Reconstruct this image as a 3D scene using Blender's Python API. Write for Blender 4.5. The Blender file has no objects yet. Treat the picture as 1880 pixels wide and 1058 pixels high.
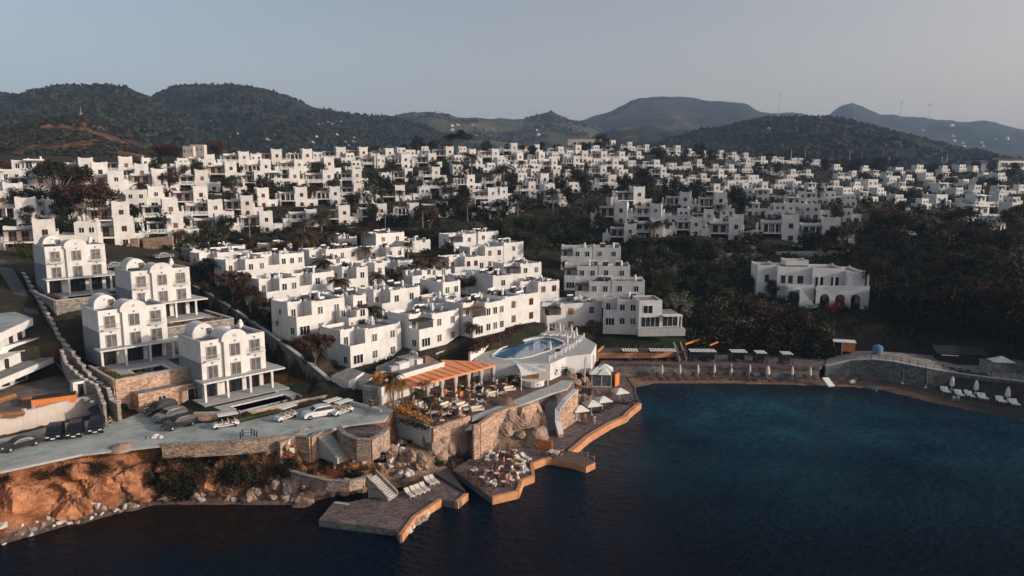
import bpy, math, random
import numpy as np
from mathutils import Vector, Matrix
R = math.radians
rnd = random.Random(7)
C = bpy.context.scene.collection
scn = bpy.context.scene
# ---------------------------------------------------------------- camera
H = 42.0; F = 1300.0; PITCH = math.atan2(195.0, 1300.0)
cam_d = bpy.data.cameras.new('camera'); cam = bpy.data.objects.new('camera', cam_d); C.objects.link(cam)
cam.location = (0, 0, H); cam.rotation_euler = (math.pi/2 - PITCH, 0, 0)
cam_d.sensor_width = 36.0; cam_d.lens = 36.0*F/1880.0
cam_d.clip_start = 0.5; cam_d.clip_end = 30000
scn.camera = cam
# ---------------------------------------------------------------- light
SUN_AZ = R(104)      # compass style: direction towards the sun, clockwise from +Y
SUN_EL = R(17)
w = bpy.data.worlds.new('World'); scn.world = w; w.use_nodes = True
nt = w.node_tree; nt.nodes.clear()
sky = nt.nodes.new('ShaderNodeTexSky'); sky.sky_type = 'NISHITA'; sky.sun_disc = False
sky.sun_elevation = SUN_EL; sky.sun_rotation = SUN_AZ
sky.altitude = 50; sky.air_density = 1.0; sky.dust_density = 3.5; sky.ozone_density = 2.0
hsv = nt.nodes.new('ShaderNodeHueSaturation'); hsv.inputs['Saturation'].default_value = 0.58
bg = nt.nodes.new('ShaderNodeBackground'); bg.inputs['Strength'].default_value = 0.12
out = nt.nodes.new('ShaderNodeOutputWorld')
tcw = nt.nodes.new('ShaderNodeTexCoord'); dt = nt.nodes.new('ShaderNodeVectorMath'); dt.operation = 'DOT_PRODUCT'; dt.inputs[1].default_value = (.55, .25, -1.3)
mrw = nt.nodes.new('ShaderNodeMapRange'); mrw.inputs['From Min'].default_value = -.35; mrw.inputs['From Max'].default_value = .45; mrw.interpolation_type = 'SMOOTHSTEP'
mxw = nt.nodes.new('ShaderNodeMix'); mxw.data_type = 'RGBA'; mxw.blend_type = 'MULTIPLY'; mxw.inputs[7].default_value = (1.46, 1.19, 1.01, 1)
nt.links.new(tcw.outputs['Generated'], dt.inputs[0]); nt.links.new(dt.outputs['Value'], mrw.inputs['Value']); nt.links.new(mrw.outputs[0], mxw.inputs[0])
nt.links.new(sky.outputs[0], hsv.inputs['Color']); nt.links.new(hsv.outputs[0], mxw.inputs[6]); nt.links.new(mxw.outputs[2], bg.inputs[0]); nt.links.new(bg.outputs[0], out.inputs[0])
sun_d = bpy.data.lights.new('sun', 'SUN'); sun = bpy.data.objects.new('sun', sun_d); C.objects.link(sun)
sun_d.energy = 2.85; sun_d.angle = R(0.6); sun_d.color = (1.0, 0.89, 0.79)
SD = Vector((math.sin(SUN_AZ)*math.cos(SUN_EL), math.cos(SUN_AZ)*math.cos(SUN_EL), math.sin(SUN_EL)))
sun.rotation_euler = SD.to_track_quat('Z', 'Y').to_euler()
vs = scn.view_settings; vs.view_transform = 'Standard'; vs.look = 'None'; vs.gamma = 1; vs.exposure = 0.3; vs.use_curve_mapping = False
scn.render.engine = 'CYCLES'
cy = scn.cycles; cy.use_denoising = True; cy.max_bounces = 5; cy.diffuse_bounces = 2; cy.glossy_bounces = 2
cy.transmission_bounces = 2; cy.volume_bounces = 0; cy.transparent_max_bounces = 4; cy.sample_clamp_indirect = 4
cy.use_adaptive_sampling = True; cy.adaptive_threshold = 0.02
# ---------------------------------------------------------------- picture geometry
SP, CP = math.sin(PITCH), math.cos(PITCH)
def ray(px, py):
    u = (px-940.0)/F; v = (529.0-py)/F
    return u, CP + v*SP, -SP + v*CP
def P(px, py, z):                      # the point of the place at height z that is seen at this pixel
    u, a, b = ray(px, py); t = (z-H)/b
    return Vector((u*t, a*t, z))
def PD(px, py, D):                     # the point at forward distance D
    u, a, b = ray(px, py)
    return Vector((u*D, a*D, H+b*D))
def proj(p):
    x, y, z = p[0], p[1], p[2]-H
    d = y*CP - z*SP; v = y*SP + z*CP
    return 940+F*x/d, 529-F*v/d, d
# ---------------------------------------------------------------- materials
M = {}
def mat(name, col, rough=0.8, col2=None, scale=1.0, detail=4, bump=0.0, bscale=None, spec=0.3, metal=0.0, lo=0.35, hi=0.65, brick=None, emit=None, alpha=None):
    m = bpy.data.materials.new(name); m.use_nodes = True; n = m.node_tree.nodes; L = m.node_tree.links
    b = n['Principled BSDF']; b.inputs['Roughness'].default_value = rough; b.inputs['Metallic'].default_value = metal
    b.inputs['Specular IOR Level'].default_value = spec
    b.inputs['Base Color'].default_value = (*col, 1)
    tc = n.new('ShaderNodeTexCoord'); geo = n.new('ShaderNodeNewGeometry')
    last = None
    if col2 is not None:
        no = n.new('ShaderNodeTexNoise'); no.inputs['Scale'].default_value = scale; no.inputs['Detail'].default_value = detail
        no.inputs['Roughness'].default_value = 0.65
        L.new(geo.outputs['Position'], no.inputs['Vector'])
        r = n.new('ShaderNodeValToRGB'); r.color_ramp.elements[0].position = lo; r.color_ramp.elements[1].position = hi
        r.color_ramp.elements[0].color = (*col, 1); r.color_ramp.elements[1].color = (*col2, 1)
        L.new(no.outputs['Fac'], r.inputs['Fac']); last = r.outputs['Color']
    if brick is not None:
        vo = n.new('ShaderNodeTexVoronoi'); vo.inputs['Scale'].default_value = brick; vo.feature = 'F1'
        mp = n.new('ShaderNodeMapping'); mp.inputs['Scale'].default_value = (1, 1, 1.7)
        L.new(geo.outputs['Position'], mp.inputs['Vector']); L.new(mp.outputs[0], vo.inputs['Vector'])
        hs = n.new('ShaderNodeHueSaturation')
        sep = n.new('ShaderNodeSeparateColor'); L.new(vo.outputs['Color'], sep.inputs[0])
        mr = n.new('ShaderNodeMapRange'); mr.inputs['To Min'].default_value = 0.6; mr.inputs['To Max'].default_value = 1.35
        L.new(sep.outputs[0], mr.inputs['Value']); L.new(mr.outputs[0], hs.inputs['Value'])
        if last: L.new(last, hs.inputs['Color'])
        else: hs.inputs['Color'].default_value = (*col, 1)
        last = hs.outputs['Color']
        bp = n.new('ShaderNodeBump'); bp.inputs['Strength'].default_value = 0.6; bp.inputs['Distance'].default_value = 0.12
        L.new(vo.outputs['Distance'], bp.inputs['Height']); bp.invert = True; L.new(bp.outputs[0], b.inputs['Normal'])
    if name.startswith('plaster') or name == 'wall_beige':      # rain streaks and grime
        ns = n.new('ShaderNodeTexNoise'); ns.inputs['Scale'].default_value = 1.0; ns.inputs['Detail'].default_value = 5
        mp = n.new('ShaderNodeMapping'); mp.inputs['Scale'].default_value = (2.2, 2.2, .28); L.new(geo.outputs['Position'], mp.inputs[0]); L.new(mp.outputs[0], ns.inputs['Vector'])
        mr = n.new('ShaderNodeMapRange'); mr.inputs['From Min'].default_value = .52; mr.inputs['From Max'].default_value = .74; mr.inputs['To Min'].default_value = 1.0; mr.inputs['To Max'].default_value = .84; L.new(ns.outputs['Fac'], mr.inputs['Value'])
        oi = n.new('ShaderNodeObjectInfo'); m2 = n.new('ShaderNodeMapRange'); m2.inputs['To Min'].default_value = .92; m2.inputs['To Max'].default_value = 1.06; L.new(oi.outputs['Random'], m2.inputs['Value'])
        mm_ = n.new('ShaderNodeMath'); mm_.operation = 'MULTIPLY'; L.new(mr.outputs[0], mm_.inputs[0]); L.new(m2.outputs[0], mm_.inputs[1])
        hs = n.new('ShaderNodeHueSaturation'); L.new(mm_.outputs[0], hs.inputs['Value']); L.new(last, hs.inputs['Color']); last = hs.outputs['Color']
    if last: L.new(last, b.inputs['Base Color'])
    if bump and brick is None:
        nb = n.new('ShaderNodeTexNoise'); nb.inputs['Scale'].default_value = bscale or scale*3; nb.inputs['Detail'].default_value = 6
        L.new(geo.outputs['Position'], nb.inputs['Vector'])
        bp = n.new('ShaderNodeBump'); bp.inputs['Strength'].default_value = 1.0; bp.inputs['Distance'].default_value = bump
        L.new(nb.outputs['Fac'], bp.inputs['Height']); L.new(bp.outputs[0], b.inputs['Normal'])
    if emit: b.inputs['Emission Color'].default_value = (*emit[0], 1); b.inputs['Emission Strength'].default_value = emit[1]
    M[name] = m
    return m
def leafmat(name, c1, c2, c3=None):
    m = bpy.data.materials.new(name); m.use_nodes = True; n = m.node_tree.nodes; L = m.node_tree.links
    b = n['Principled BSDF']; b.inputs['Roughness'].default_value = 0.75; b.inputs['Specular IOR Level'].default_value = 0.15
    geo = n.new('ShaderNodeNewGeometry'); oi = n.new('ShaderNodeObjectInfo')
    r = n.new('ShaderNodeValToRGB'); r.color_ramp.elements[0].color = (*c1, 1); r.color_ramp.elements[1].color = (*c2, 1)
    if c3: e = r.color_ramp.elements.new(0.93); e.color = (*c3, 1); r.color_ramp.elements[1].position = 0.85
    L.new(geo.outputs['Random Per Island'], r.inputs['Fac'])
    hs = n.new('ShaderNodeHueSaturation'); mr = n.new('ShaderNodeMapRange'); mr.inputs['To Min'].default_value = 0.7; mr.inputs['To Max'].default_value = 1.3
    L.new(oi.outputs['Random'], mr.inputs['Value']); L.new(mr.outputs[0], hs.inputs['Value']); L.new(r.outputs[0], hs.inputs['Color'])
    L.new(hs.outputs[0], b.inputs['Base Color'])
    M[name] = m; return m
mat('plaster', (.56,.535,.51), .85, (.68,.655,.625), .35, lo=.3, hi=.6, bump=.01, bscale=4)
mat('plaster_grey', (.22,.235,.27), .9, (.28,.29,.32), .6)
mat('roof_screed', (.13,.122,.112), .95, (.27,.255,.235), .8, lo=.3, hi=.7)  # darkened: the shade parapets cast on the roofs is put into this colour
mat('roof_dark', (.05,.05,.05), .9, (.12,.11,.10), 1.2)
mat('glass', (.015,.02,.026), .2, spec=.3)
mat('glass_curtain', (.05,.05,.048), .25, (.15,.14,.13), 1.5, spec=.6)
mat('dark', (.018,.018,.02), .8)
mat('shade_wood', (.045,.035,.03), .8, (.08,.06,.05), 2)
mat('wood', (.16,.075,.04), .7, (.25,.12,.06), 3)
mat('shutter_wood', (.30,.12,.04), .7, (.42,.17,.06), 3)
mat('deck_wood', (.09,.058,.047), .75, (.15,.095,.075), 1.2)
mat('deck_stone', (.10,.072,.068), .85, (.155,.115,.105), .5, brick=2.4)
mat('metal_dark', (.03,.03,.035), .5, spec=.5)
mat('metal_grey', (.35,.36,.37), .5, spec=.5)
mat('stone_wall', (.34,.22,.155), .9, (.46,.31,.22), .4, brick=2.3)
mat('stone_grey', (.20,.175,.155), .9, (.30,.26,.225), .4, brick=2.6)
mat('stone_brown', (.25,.175,.13), .9, (.37,.27,.20), .5, brick=2.4)
mat('yard_soil', (.10,.08,.065), .95, (.20,.165,.14), .35, bump=.05, bscale=2)
mat('stone_dark', (.10,.105,.10), .9, (.17,.17,.155), .3, brick=1.8)
mat('concrete', (.34,.33,.31), .9, (.44,.42,.39), .7)
mat('wall_beige', (.50,.42,.36), .9, (.56,.48,.42), .4)
mat('road', (.24,.265,.245), .9, (.40,.42,.39), .35, bump=.01, bscale=6)
mat('asphalt', (.06,.063,.07), .9, (.09,.093,.10), .5)
mat('paving', (.33,.33,.31), .85, (.42,.41,.39), 1.1)
mat('sun_orange_edge', (.42,.19,.09), .85, (.58,.28,.14), .8, bump=.05, bscale=2)  # edge stone with the low sun's orange light put into its colour
mat('awning', (.80,.27,.105), .8, (.86,.33,.14), .3)
mat('awning_line', (.30,.12,.07), .8)
mat('canvas', (.66,.62,.56), .85, (.74,.70,.64), 1)
mat('canvas_warm', (.62,.52,.42), .85, (.70,.60,.50), 1)
mat('white_paint', (.75,.74,.72), .5)
mat('lounger', (.60,.52,.44), .7)
mat('lounger_dark', (.05,.05,.06), .7)
mat('car_black', (.008,.009,.012), .38, spec=.4)
mat('car_glass', (.012,.015,.02), .45, spec=.25)
mat('car_white', (.62,.62,.62), .3, spec=.6)
mat('car_grey', (.12,.125,.135), .3, spec=.6)
mat('tyre', (.012,.012,.012), .9)
mat('rim', (.35,.35,.36), .35, metal=.7)
mat('lamp_glass', (.6,.58,.55), .2, spec=.7)
mat('red', (.45,.05,.03), .6)
mat('orange', (.62,.17,.05), .7, (.72,.24,.07), 2)
mat('plate_orange', (.60,.22,.04), .6)
mat('blue_tank', (.10,.20,.32), .6)
mat('pool_tile', (.03,.10,.24), .3, (.10,.20,.34), .3)
mat('pool_water', (.03,.10,.22), .05, (.07,.19,.32), .3, spec=.5, bump=.01, bscale=1.5)
mat('pool_dark', (.012,.022,.03), .05, spec=.5)
mat('cream_frame', (.58,.55,.50), .7)
mat('grass', (.025,.042,.014), .95, (.045,.06,.02), .8)
mat('sand', (.24,.15,.10), .95, (.33,.21,.145), 1.0, bump=.03, bscale=3)
mat('rock', (.22,.15,.11), .95, (.36,.25,.19), .6, bump=.35, bscale=1.2)
mat('rock_pale', (.45,.40,.36), .9, (.60,.54,.49), 2)
mat('earth', (.20,.08,.04), .95, (.48,.21,.10), .55, lo=.38, hi=.62, bump=.5, bscale=1.6)
mat('soil', (.30,.125,.055), .95, (.40,.18,.09), .5)
mat('bark', (.13,.09,.07), .9, (.20,.14,.11), 3)
mat('skin', (.42,.24,.16), .6)
mat('hair', (.03,.02,.015), .7)
mat('cloth_dark', (.02,.022,.03), .8)
mat('cloth_white', (.70,.68,.66), .8)
mat('cloth_red', (.50,.06,.03), .8)
mat('cloth_orange', (.55,.22,.08), .8)
mat('chimney_white', (.74,.71,.67), .85)
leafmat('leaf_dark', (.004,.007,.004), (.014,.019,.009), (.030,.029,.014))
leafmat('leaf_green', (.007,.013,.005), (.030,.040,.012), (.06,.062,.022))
leafmat('leaf_red', (.012,.007,.006), (.060,.032,.022), (.095,.046,.028))
leafmat('leaf_brown', (.05,.028,.016), (.15,.085,.045), (.22,.13,.07))
leafmat('leaf_yellow', (.05,.04,.008), (.15,.10,.02), (.20,.13,.03))
leafmat('leaf_olive', (.03,.035,.025), (.10,.105,.075), (.15,.14,.11))
leafmat('leaf_palm', (.012,.014,.008), (.050,.045,.022), (.10,.065,.035))
leafmat('leaf_dry', (.10,.055,.025), (.26,.135,.06), (.36,.20,.09))
leafmat('leaf_gold', (.14,.055,.012), (.40,.17,.035), (.5,.24,.06))
leafmat('petal_pink', (.30,.04,.06), (.55,.10,.14))
# ---------------------------------------------------------------- mesh builder
class MB:
    def __init__(s): s.v = []; s.f = []; s.m = []; s.mats = []; s.smooth = False
    def mi(s, m):
        if m not in s.mats: s.mats.append(m)
        return s.mats.index(m)
    def poly(s, pts, m):
        b = len(s.v); s.v += [tuple(p) for p in pts]; s.f.append(tuple(range(b, b+len(pts)))); s.m.append(s.mi(m)); return s
    def add(s, vs, fs, m):
        b = len(s.v); s.v += [tuple(p) for p in vs]; i = s.mi(m)
        for f in fs: s.f.append(tuple(b+k for k in f)); s.m.append(i)
        return s
    def box(s, x0, x1, y0, y1, z0, z1, m, top=None):
        v = [(x0,y0,z0),(x1,y0,z0),(x1,y1,z0),(x0,y1,z0),(x0,y0,z1),(x1,y0,z1),(x1,y1,z1),(x0,y1,z1)]
        s.add(v, [(3,2,1,0),(0,1,5,4),(1,2,6,5),(2,3,7,6),(3,0,4,7)], m); s.add(v[4:], [(0,1,2,3)], top or m); return s
    def prism(s, pts, z0, z1, m, top=None):
        n = len(pts); a = 0
        for i in range(n): a += pts[i][0]*pts[(i+1)%n][1]-pts[(i+1)%n][0]*pts[i][1]
        if a < 0: pts = list(reversed(pts))
        lo = [(p[0], p[1], z0(p) if callable(z0) else z0) for p in pts]; hi = [(p[0], p[1], z1(p) if callable(z1) else z1) for p in pts]
        s.add(lo+hi, [tuple(reversed(range(n)))] + [(i, (i+1)%n, n+(i+1)%n, n+i) for i in range(n)], m)
        s.add(hi, [tuple(range(n))], top or m); return s
    def cyl(s, a, b, r0, r1, m, n=8, caps=True):
        a = Vector(a); b = Vector(b); d = (b-a).normalized(); q = Vector((0,0,1)) if abs(d.z) < .9 else Vector((1,0,0))
        u = d.cross(q).normalized(); w_ = d.cross(u)
        A = [a+(u*math.cos(2*math.pi*i/n)+w_*math.sin(2*math.pi*i/n))*r0 for i in range(n)]
        B = [b+(u*math.cos(2*math.pi*i/n)+w_*math.sin(2*math.pi*i/n))*r1 for i in range(n)]
        fs = [(i, n+i, n+(i+1)%n, (i+1)%n) for i in range(n)]
        if caps: fs += [tuple(range(n)), tuple(reversed(range(n, 2*n)))]
        s.add(A+B, fs, m); return s
    def lathe(s, prof, m, c=(0,0), n=12):
        vs = []; 
        for r, z in prof: vs += [(c[0]+r*math.cos(2*math.pi*i/n), c[1]+r*math.sin(2*math.pi*i/n), z) for i in range(n)]
        fs = []
        for k in range(len(prof)-1):
            for i in range(n): fs.append((k*n+i, k*n+(i+1)%n, (k+1)*n+(i+1)%n, (k+1)*n+i))
        fs.append(tuple(reversed(range(n)))); fs.append(tuple(range((len(prof)-1)*n, len(prof)*n)))
        s.add(vs, fs, m); return s
    def extr(s, prof, axis, a, b, m):      # profile in the two other axes, swept along axis from a to b
        n = len(prof)
        def pt(p, t): return (t, p[0], p[1]) if axis == 'x' else ((p[0], t, p[1]) if axis == 'y' else (p[0], p[1], t))
        vs = [pt(p, a) for p in prof]+[pt(p, b) for p in prof]
        s.add(vs, [tuple(range(n)), tuple(reversed(range(n, 2*n)))]+[(i, n+i, n+(i+1)%n, (i+1)%n) for i in range(n)], m); return s
    def bar(s, a, b, w_, h_, m):           # a rectangular bar between two points (w horizontal, h vertical)
        a = Vector(a); b = Vector(b); d = (b-a).normalized(); u = d.cross(Vector((0,0,1)))
        u = u.normalized() if u.length > 1e-4 else Vector((1,0,0)); t = u.cross(d).normalized()
        vs = []
        for p in (a, b):
            for su, st in ((-1,-1),(1,-1),(1,1),(-1,1)): vs.append(p+u*su*w_/2+t*st*h_/2)
        s.add(vs, [(3,2,1,0),(4,5,6,7),(0,1,5,4),(1,2,6,5),(2,3,7,6),(3,0,4,7)], m); return s
    def xf(s, mt): s.v = [tuple(mt @ Vector(p)) for p in s.v]; return s
    def mesh(s, name):
        me = bpy.data.meshes.new(name); me.from_pydata(s.v, [], s.f)
        for k in s.mats: me.materials.append(M[k])
        me.polygons.foreach_set('material_index', s.m)
        if s.smooth: me.polygons.foreach_set('use_smooth', [True]*len(s.f))
        me.update(); return me
    def build(s, name, parent=None, loc=None, rz=0):
        o = bpy.data.objects.new(name, s.mesh(name)); C.objects.link(o)
        if parent: o.parent = parent
        if loc is not None: o.location = loc; o.rotation_euler = (0, 0, rz)
        return o
def tag(o, label=None, cat=None, group=None, kind=None):
    if label: o['label'] = label
    if cat: o['category'] = cat
    if group: o['group'] = group
    if kind: o['kind'] = kind
    return o
def thing(name, label, cat, loc=(0,0,0), rz=0, group=None):
    o = bpy.data.objects.new(name, None); C.objects.link(o); o.location = loc; o.rotation_euler = (0,0,rz)
    o.empty_display_size = .3
    return tag(o, label, cat, group)
def dup(root, loc, rz=0, label=None, group=None, s=None):
    r = root.copy(); C.objects.link(r); r.location = loc; r.rotation_euler = (0, 0, rz)
    if s is not None: r.scale = (s, s, s) if not isinstance(s, tuple) else s
    if label: r['label'] = label
    if group: r['group'] = group
    for ch in KIDS.get(root.name, []):
        c = ch.copy(); C.objects.link(c); c.parent = r
        for g in KIDS.get(ch.name, []):
            d = g.copy(); C.objects.link(d); d.parent = c
    return r
KIDS = {}
def part(mb, name, parent, label=None):
    o = mb.build(name, parent); KIDS.setdefault(parent.name, []).append(o)
    if label: o['label'] = label
    return o
ORD = ['','first','second','third','fourth','fifth','sixth','seventh','eighth','ninth','tenth','eleventh','twelfth','thirteenth','fourteenth','fifteenth','sixteenth','seventeenth','eighteenth','nineteenth','twentieth']
def ordn(i):
    if i <= 20: return ORD[i]
    t = {2:'twenty',3:'thirty',4:'forty'}[i//10]
    return t+'-'+ORD[i%10] if i%10 else {20:'twentieth',30:'thirtieth',40:'fortieth'}[i]
# ================================================================ terrain
def seg_dist(X, Y, poly, closed):
    d = np.full(X.shape, 1e9); n = len(poly)
    for i in range(n if closed else n-1):
        ax, ay = poly[i][0], poly[i][1]; bx, by = poly[(i+1)%n][0], poly[(i+1)%n][1]
        dx, dy = bx-ax, by-ay; L = dx*dx+dy*dy+1e-9
        t = np.clip(((X-ax)*dx+(Y-ay)*dy)/L, 0, 1)
        d = np.minimum(d, np.hypot(X-ax-t*dx, Y-ay-t*dy))
    return d
def inside(X, Y, poly):
    r = np.zeros(X.shape, bool); n = len(poly)
    for i in range(n):
        ax, ay = poly[i][0], poly[i][1]; bx, by = poly[(i+1)%n][0], poly[(i+1)%n][1]
        c = ((ay > Y) != (by > Y)) & (X < (bx-ax)*(Y-ay)/((by-ay) if by != ay else 1e-9)+ax)
        r ^= c
    return r
# shoreline, followed from the left of the picture to the right, seen at water level
shore_px = [(-700,1110),(-300,1050),(0,998),(60,984),(130,964),(200,948),(250,934),(300,924),(400,926),(500,925),(560,930),(600,912),(690,902),(735,893),(800,884),
            (835,868),(850,850),(880,838),(940,832),(1000,835),(1012,815),(1060,790),(1110,765),(1150,735),(1165,712),(1200,704),(1300,704),(1400,705),(1500,708),(1560,710),(1620,716),
            (1700,736),(1800,757),(1880,776),(2000,806),(2300,880),(2900,1040)]
shore = [P(x, y, 0) for x, y in shore_px]
land_poly = [(p.x, p.y) for p in shore] + [(9000, 60), (9000, 9000), (-9000, 9000), (-9000, 40)]
# ground levels of the place: (pixel, pixel, forward distance)
ctrl_px = [
 # road and cliff top
 (0,840,88),(150,815,91),(300,800,94),(430,790,96),(560,780,98),(700,765,103),
 # villa plots
 (-60,790,95),(60,760,100),
 # left slope behind villas
 (30,470,160),(120,440,185),(240,452,188),(330,448,198),(20,560,135),
 # lower terraced town
 (610,690,122),(642,680,124),(740,657,132),(770,655,134),(843,626,142),(990,585,158),(560,626,134),(670,590,145),(493,562,150),(613,535,163),(425,520,160),(560,500,180),
 (375,500,170),(460,490,185),(680,472,205),(760,465,215),(915,463,228),(800,500,195),(870,505,196),(920,542,180),(1000,520,195),(1027,548,178),(704,530,172),(740,572,158),
 (1040,602,158),(1105,600,158),(1190,602,158),(1160,553,175),(1150,520,190),(1140,487,205),(1240,610,158),(1300,600,166),
 # upper town
 (50,409,205),(90,356,222),(230,449,190),(20,330,245),(310,430,210),(490,431,228),(630,416,247),(700,412,253),(810,407,256),(930,400,262),(1030,388,265),
 (480,345,290),(560,302,346),(330,325,275),(170,325,255),(740,335,330),(665,294,390),(520,300,340),(400,310,310),(820,350,310),(850,320,350),(1020,335,345),(1100,300,430),(960,295,410),
 (1170,380,266),(1280,442,221),(1350,442,221),(1210,438,224),(1150,438,226),(1260,385,280),(1330,385,290),(1350,312,490),(1220,335,360),(1450,436,225),(1540,434,225),(1600,434,225),
 (1450,380,270),(1480,345,380),(1400,305,500),(1600,365,330),(1600,345,400),(1720,400,320),(1800,395,350),(1700,330,470),(1800,330,500),(1870,320,540),(1750,365,400),(1870,400,330),
 # the crest of the town
 (60,300,300),(240,300,330),(380,290,370),(620,286,420),(800,284,430),(1000,281,470),(1150,275,520),(1300,290,540),(1420,300,560),(1600,312,560),(1850,312,600),
 # slopes round the cove
 (1490,575,171),(1600,570,172),(1400,575,170),(1250,540,185),(1300,490,205),(1400,470,215),(1500,470,215),(1640,480,212),(1250,470,215),(1000,440,238),(1080,430,240),
 (1700,560,165),(1850,560,160),(1700,480,200),(1880,480,195),(1700,640,152),(1860,650,140),(1560,640,158),(1350,620,163),(1600,650,155),(2200,600,150),(2200,480,190),(1880,700,125),
 (1250,640,160),(1400,648,160),(1500,650,158),
]
cp = [tuple(PD(x, y, d)) for x, y, d in ctrl_px]
cp += [(-400,100,30),(-300,250,55),(-900,400,70),(500,250,75),(300,120,48),(230,160,32),(700,500,60),(0,800,32),(-300,800,34),(300,800,32),(600,900,34),(-900,900,40),(0,2500,28),(-2500,2500,30),(2500,2500,30),(0,6500,28),(-6000,6000,30),(6000,6000,30),
       (-62,83,7),(-50,86,7),(-35,92,7),(-12,95,7),(0,100,7.4)]
cp = np.array(cp)
def _k(d): return d
A = _k(np.hypot(cp[:,0,None]-cp[None,:,0], cp[:,1,None]-cp[None,:,1]))
n_ = len(cp)
K = np.zeros((n_+1, n_+1)); K[:n_,:n_] = A - np.eye(n_)*1.2; K[:n_,n_] = 1; K[n_,:n_] = 1
wts = np.linalg.solve(K, np.append(cp[:,2], 0))
def rbf(X, Y):
    r = np.full(X.shape, wts[-1])
    for i in range(n_): r = r + wts[i]*np.hypot(X-cp[i,0], Y-cp[i,1])
    return r
FLAT = []      # (world polygon, level, blend)
def pz(pts, z): return [(p.x, p.y) for p in (P(a, b, z) for a, b in pts)]
def vnoise(X, Y, s, seed):
    x = X/s; y = Y/s; xi = np.floor(x).astype(int); yi = np.floor(y).astype(int); fx = x-xi; fy = y-yi
    fx = fx*fx*(3-2*fx); fy = fy*fy*(3-2*fy)
    def h(a, b):
        v = np.sin(a*127.1+b*311.7+seed*74.7)*43758.5453
        return v-np.floor(v)
    return (h(xi,yi)*(1-fx)+h(xi+1,yi)*fx)*(1-fy)+(h(xi,yi+1)*(1-fx)+h(xi+1,yi+1)*fx)*fy-.5
ROAD = pz([(-500,900),(-200,900),(0,866),(150,832),(300,815),(430,808),(540,800),(640,783),(705,778),(735,735),(690,738),(640,742),(600,740),(540,752),(470,768),(440,778),(350,785),(240,770),(205,752),(190,755),(118,771),(60,785),(0,799),(-200,840),(-500,880)], 7.0)
def local_rect(o, yaw, x0, x1, y0, y1):
    c, s = math.cos(yaw), math.sin(yaw)
    return [(o[0]+c*x-s*y, o[1]+s*x+c*y) for x, y in ((x0,y0),(x1,y0),(x1,y1),(x0,y1))]
VYAW = R(46)
V_AT = [  # front left corner of the slab, ground level
 (PD(85,516,138), 19.9), (PD(244,563,131), 16.0), (PD(184,647,115.7), 11.5), (PD(373,704,111), 7.6)]
for (p, z) in V_AT:
    FLAT.append((local_rect(p, VYAW, -1.0, 13.6, -10.2, 12), z, .5))
FLAT.append((pz([(795,792),(870,755),(1000,718),(1050,697),(1010,672),(900,655),(800,665),(715,700),(702,752)], 5.8), 5.4, .8))
FLAT.append((pz([(595,690),(660,690),(700,700),(700,745),(640,735),(600,712)], 6.4), 6.3, 1.0))
FLAT.append((pz([(860,652),(900,650),(1085,645),(1095,628),(1040,600),(960,600),(880,630)], 9.0), 8.1, 2.0))
FLAT.append((pz([(706,775),(735,763),(792,795),(790,836),(740,820),(700,800)], 3.6), 3.0, .5))
FLAT.append((pz([(560,835),(625,839),(700,836),(745,832),(700,815),(590,812)], 4.6), 4.4, .8))
FLAT.append((pz([(1100,650),(1290,650),(1285,625),(1120,625)], 5.0), 5.0, 1.2))
FLAT.append((pz([(1095,668),(1510,680),(1510,660),(1290,650),(1100,650)], 3.2), 3.2, 1.0))
FLAT.append((pz([(1510,668),(1600,660),(1700,665),(1880,700),(1880,660),(1700,640),(1560,640)], 4.0), 3.2, 2.0))
DG = [(340,516,172),(385,540,160),(430,568,150),(480,602,140),(530,638,131),(575,672,124),(608,700,119)]
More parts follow.
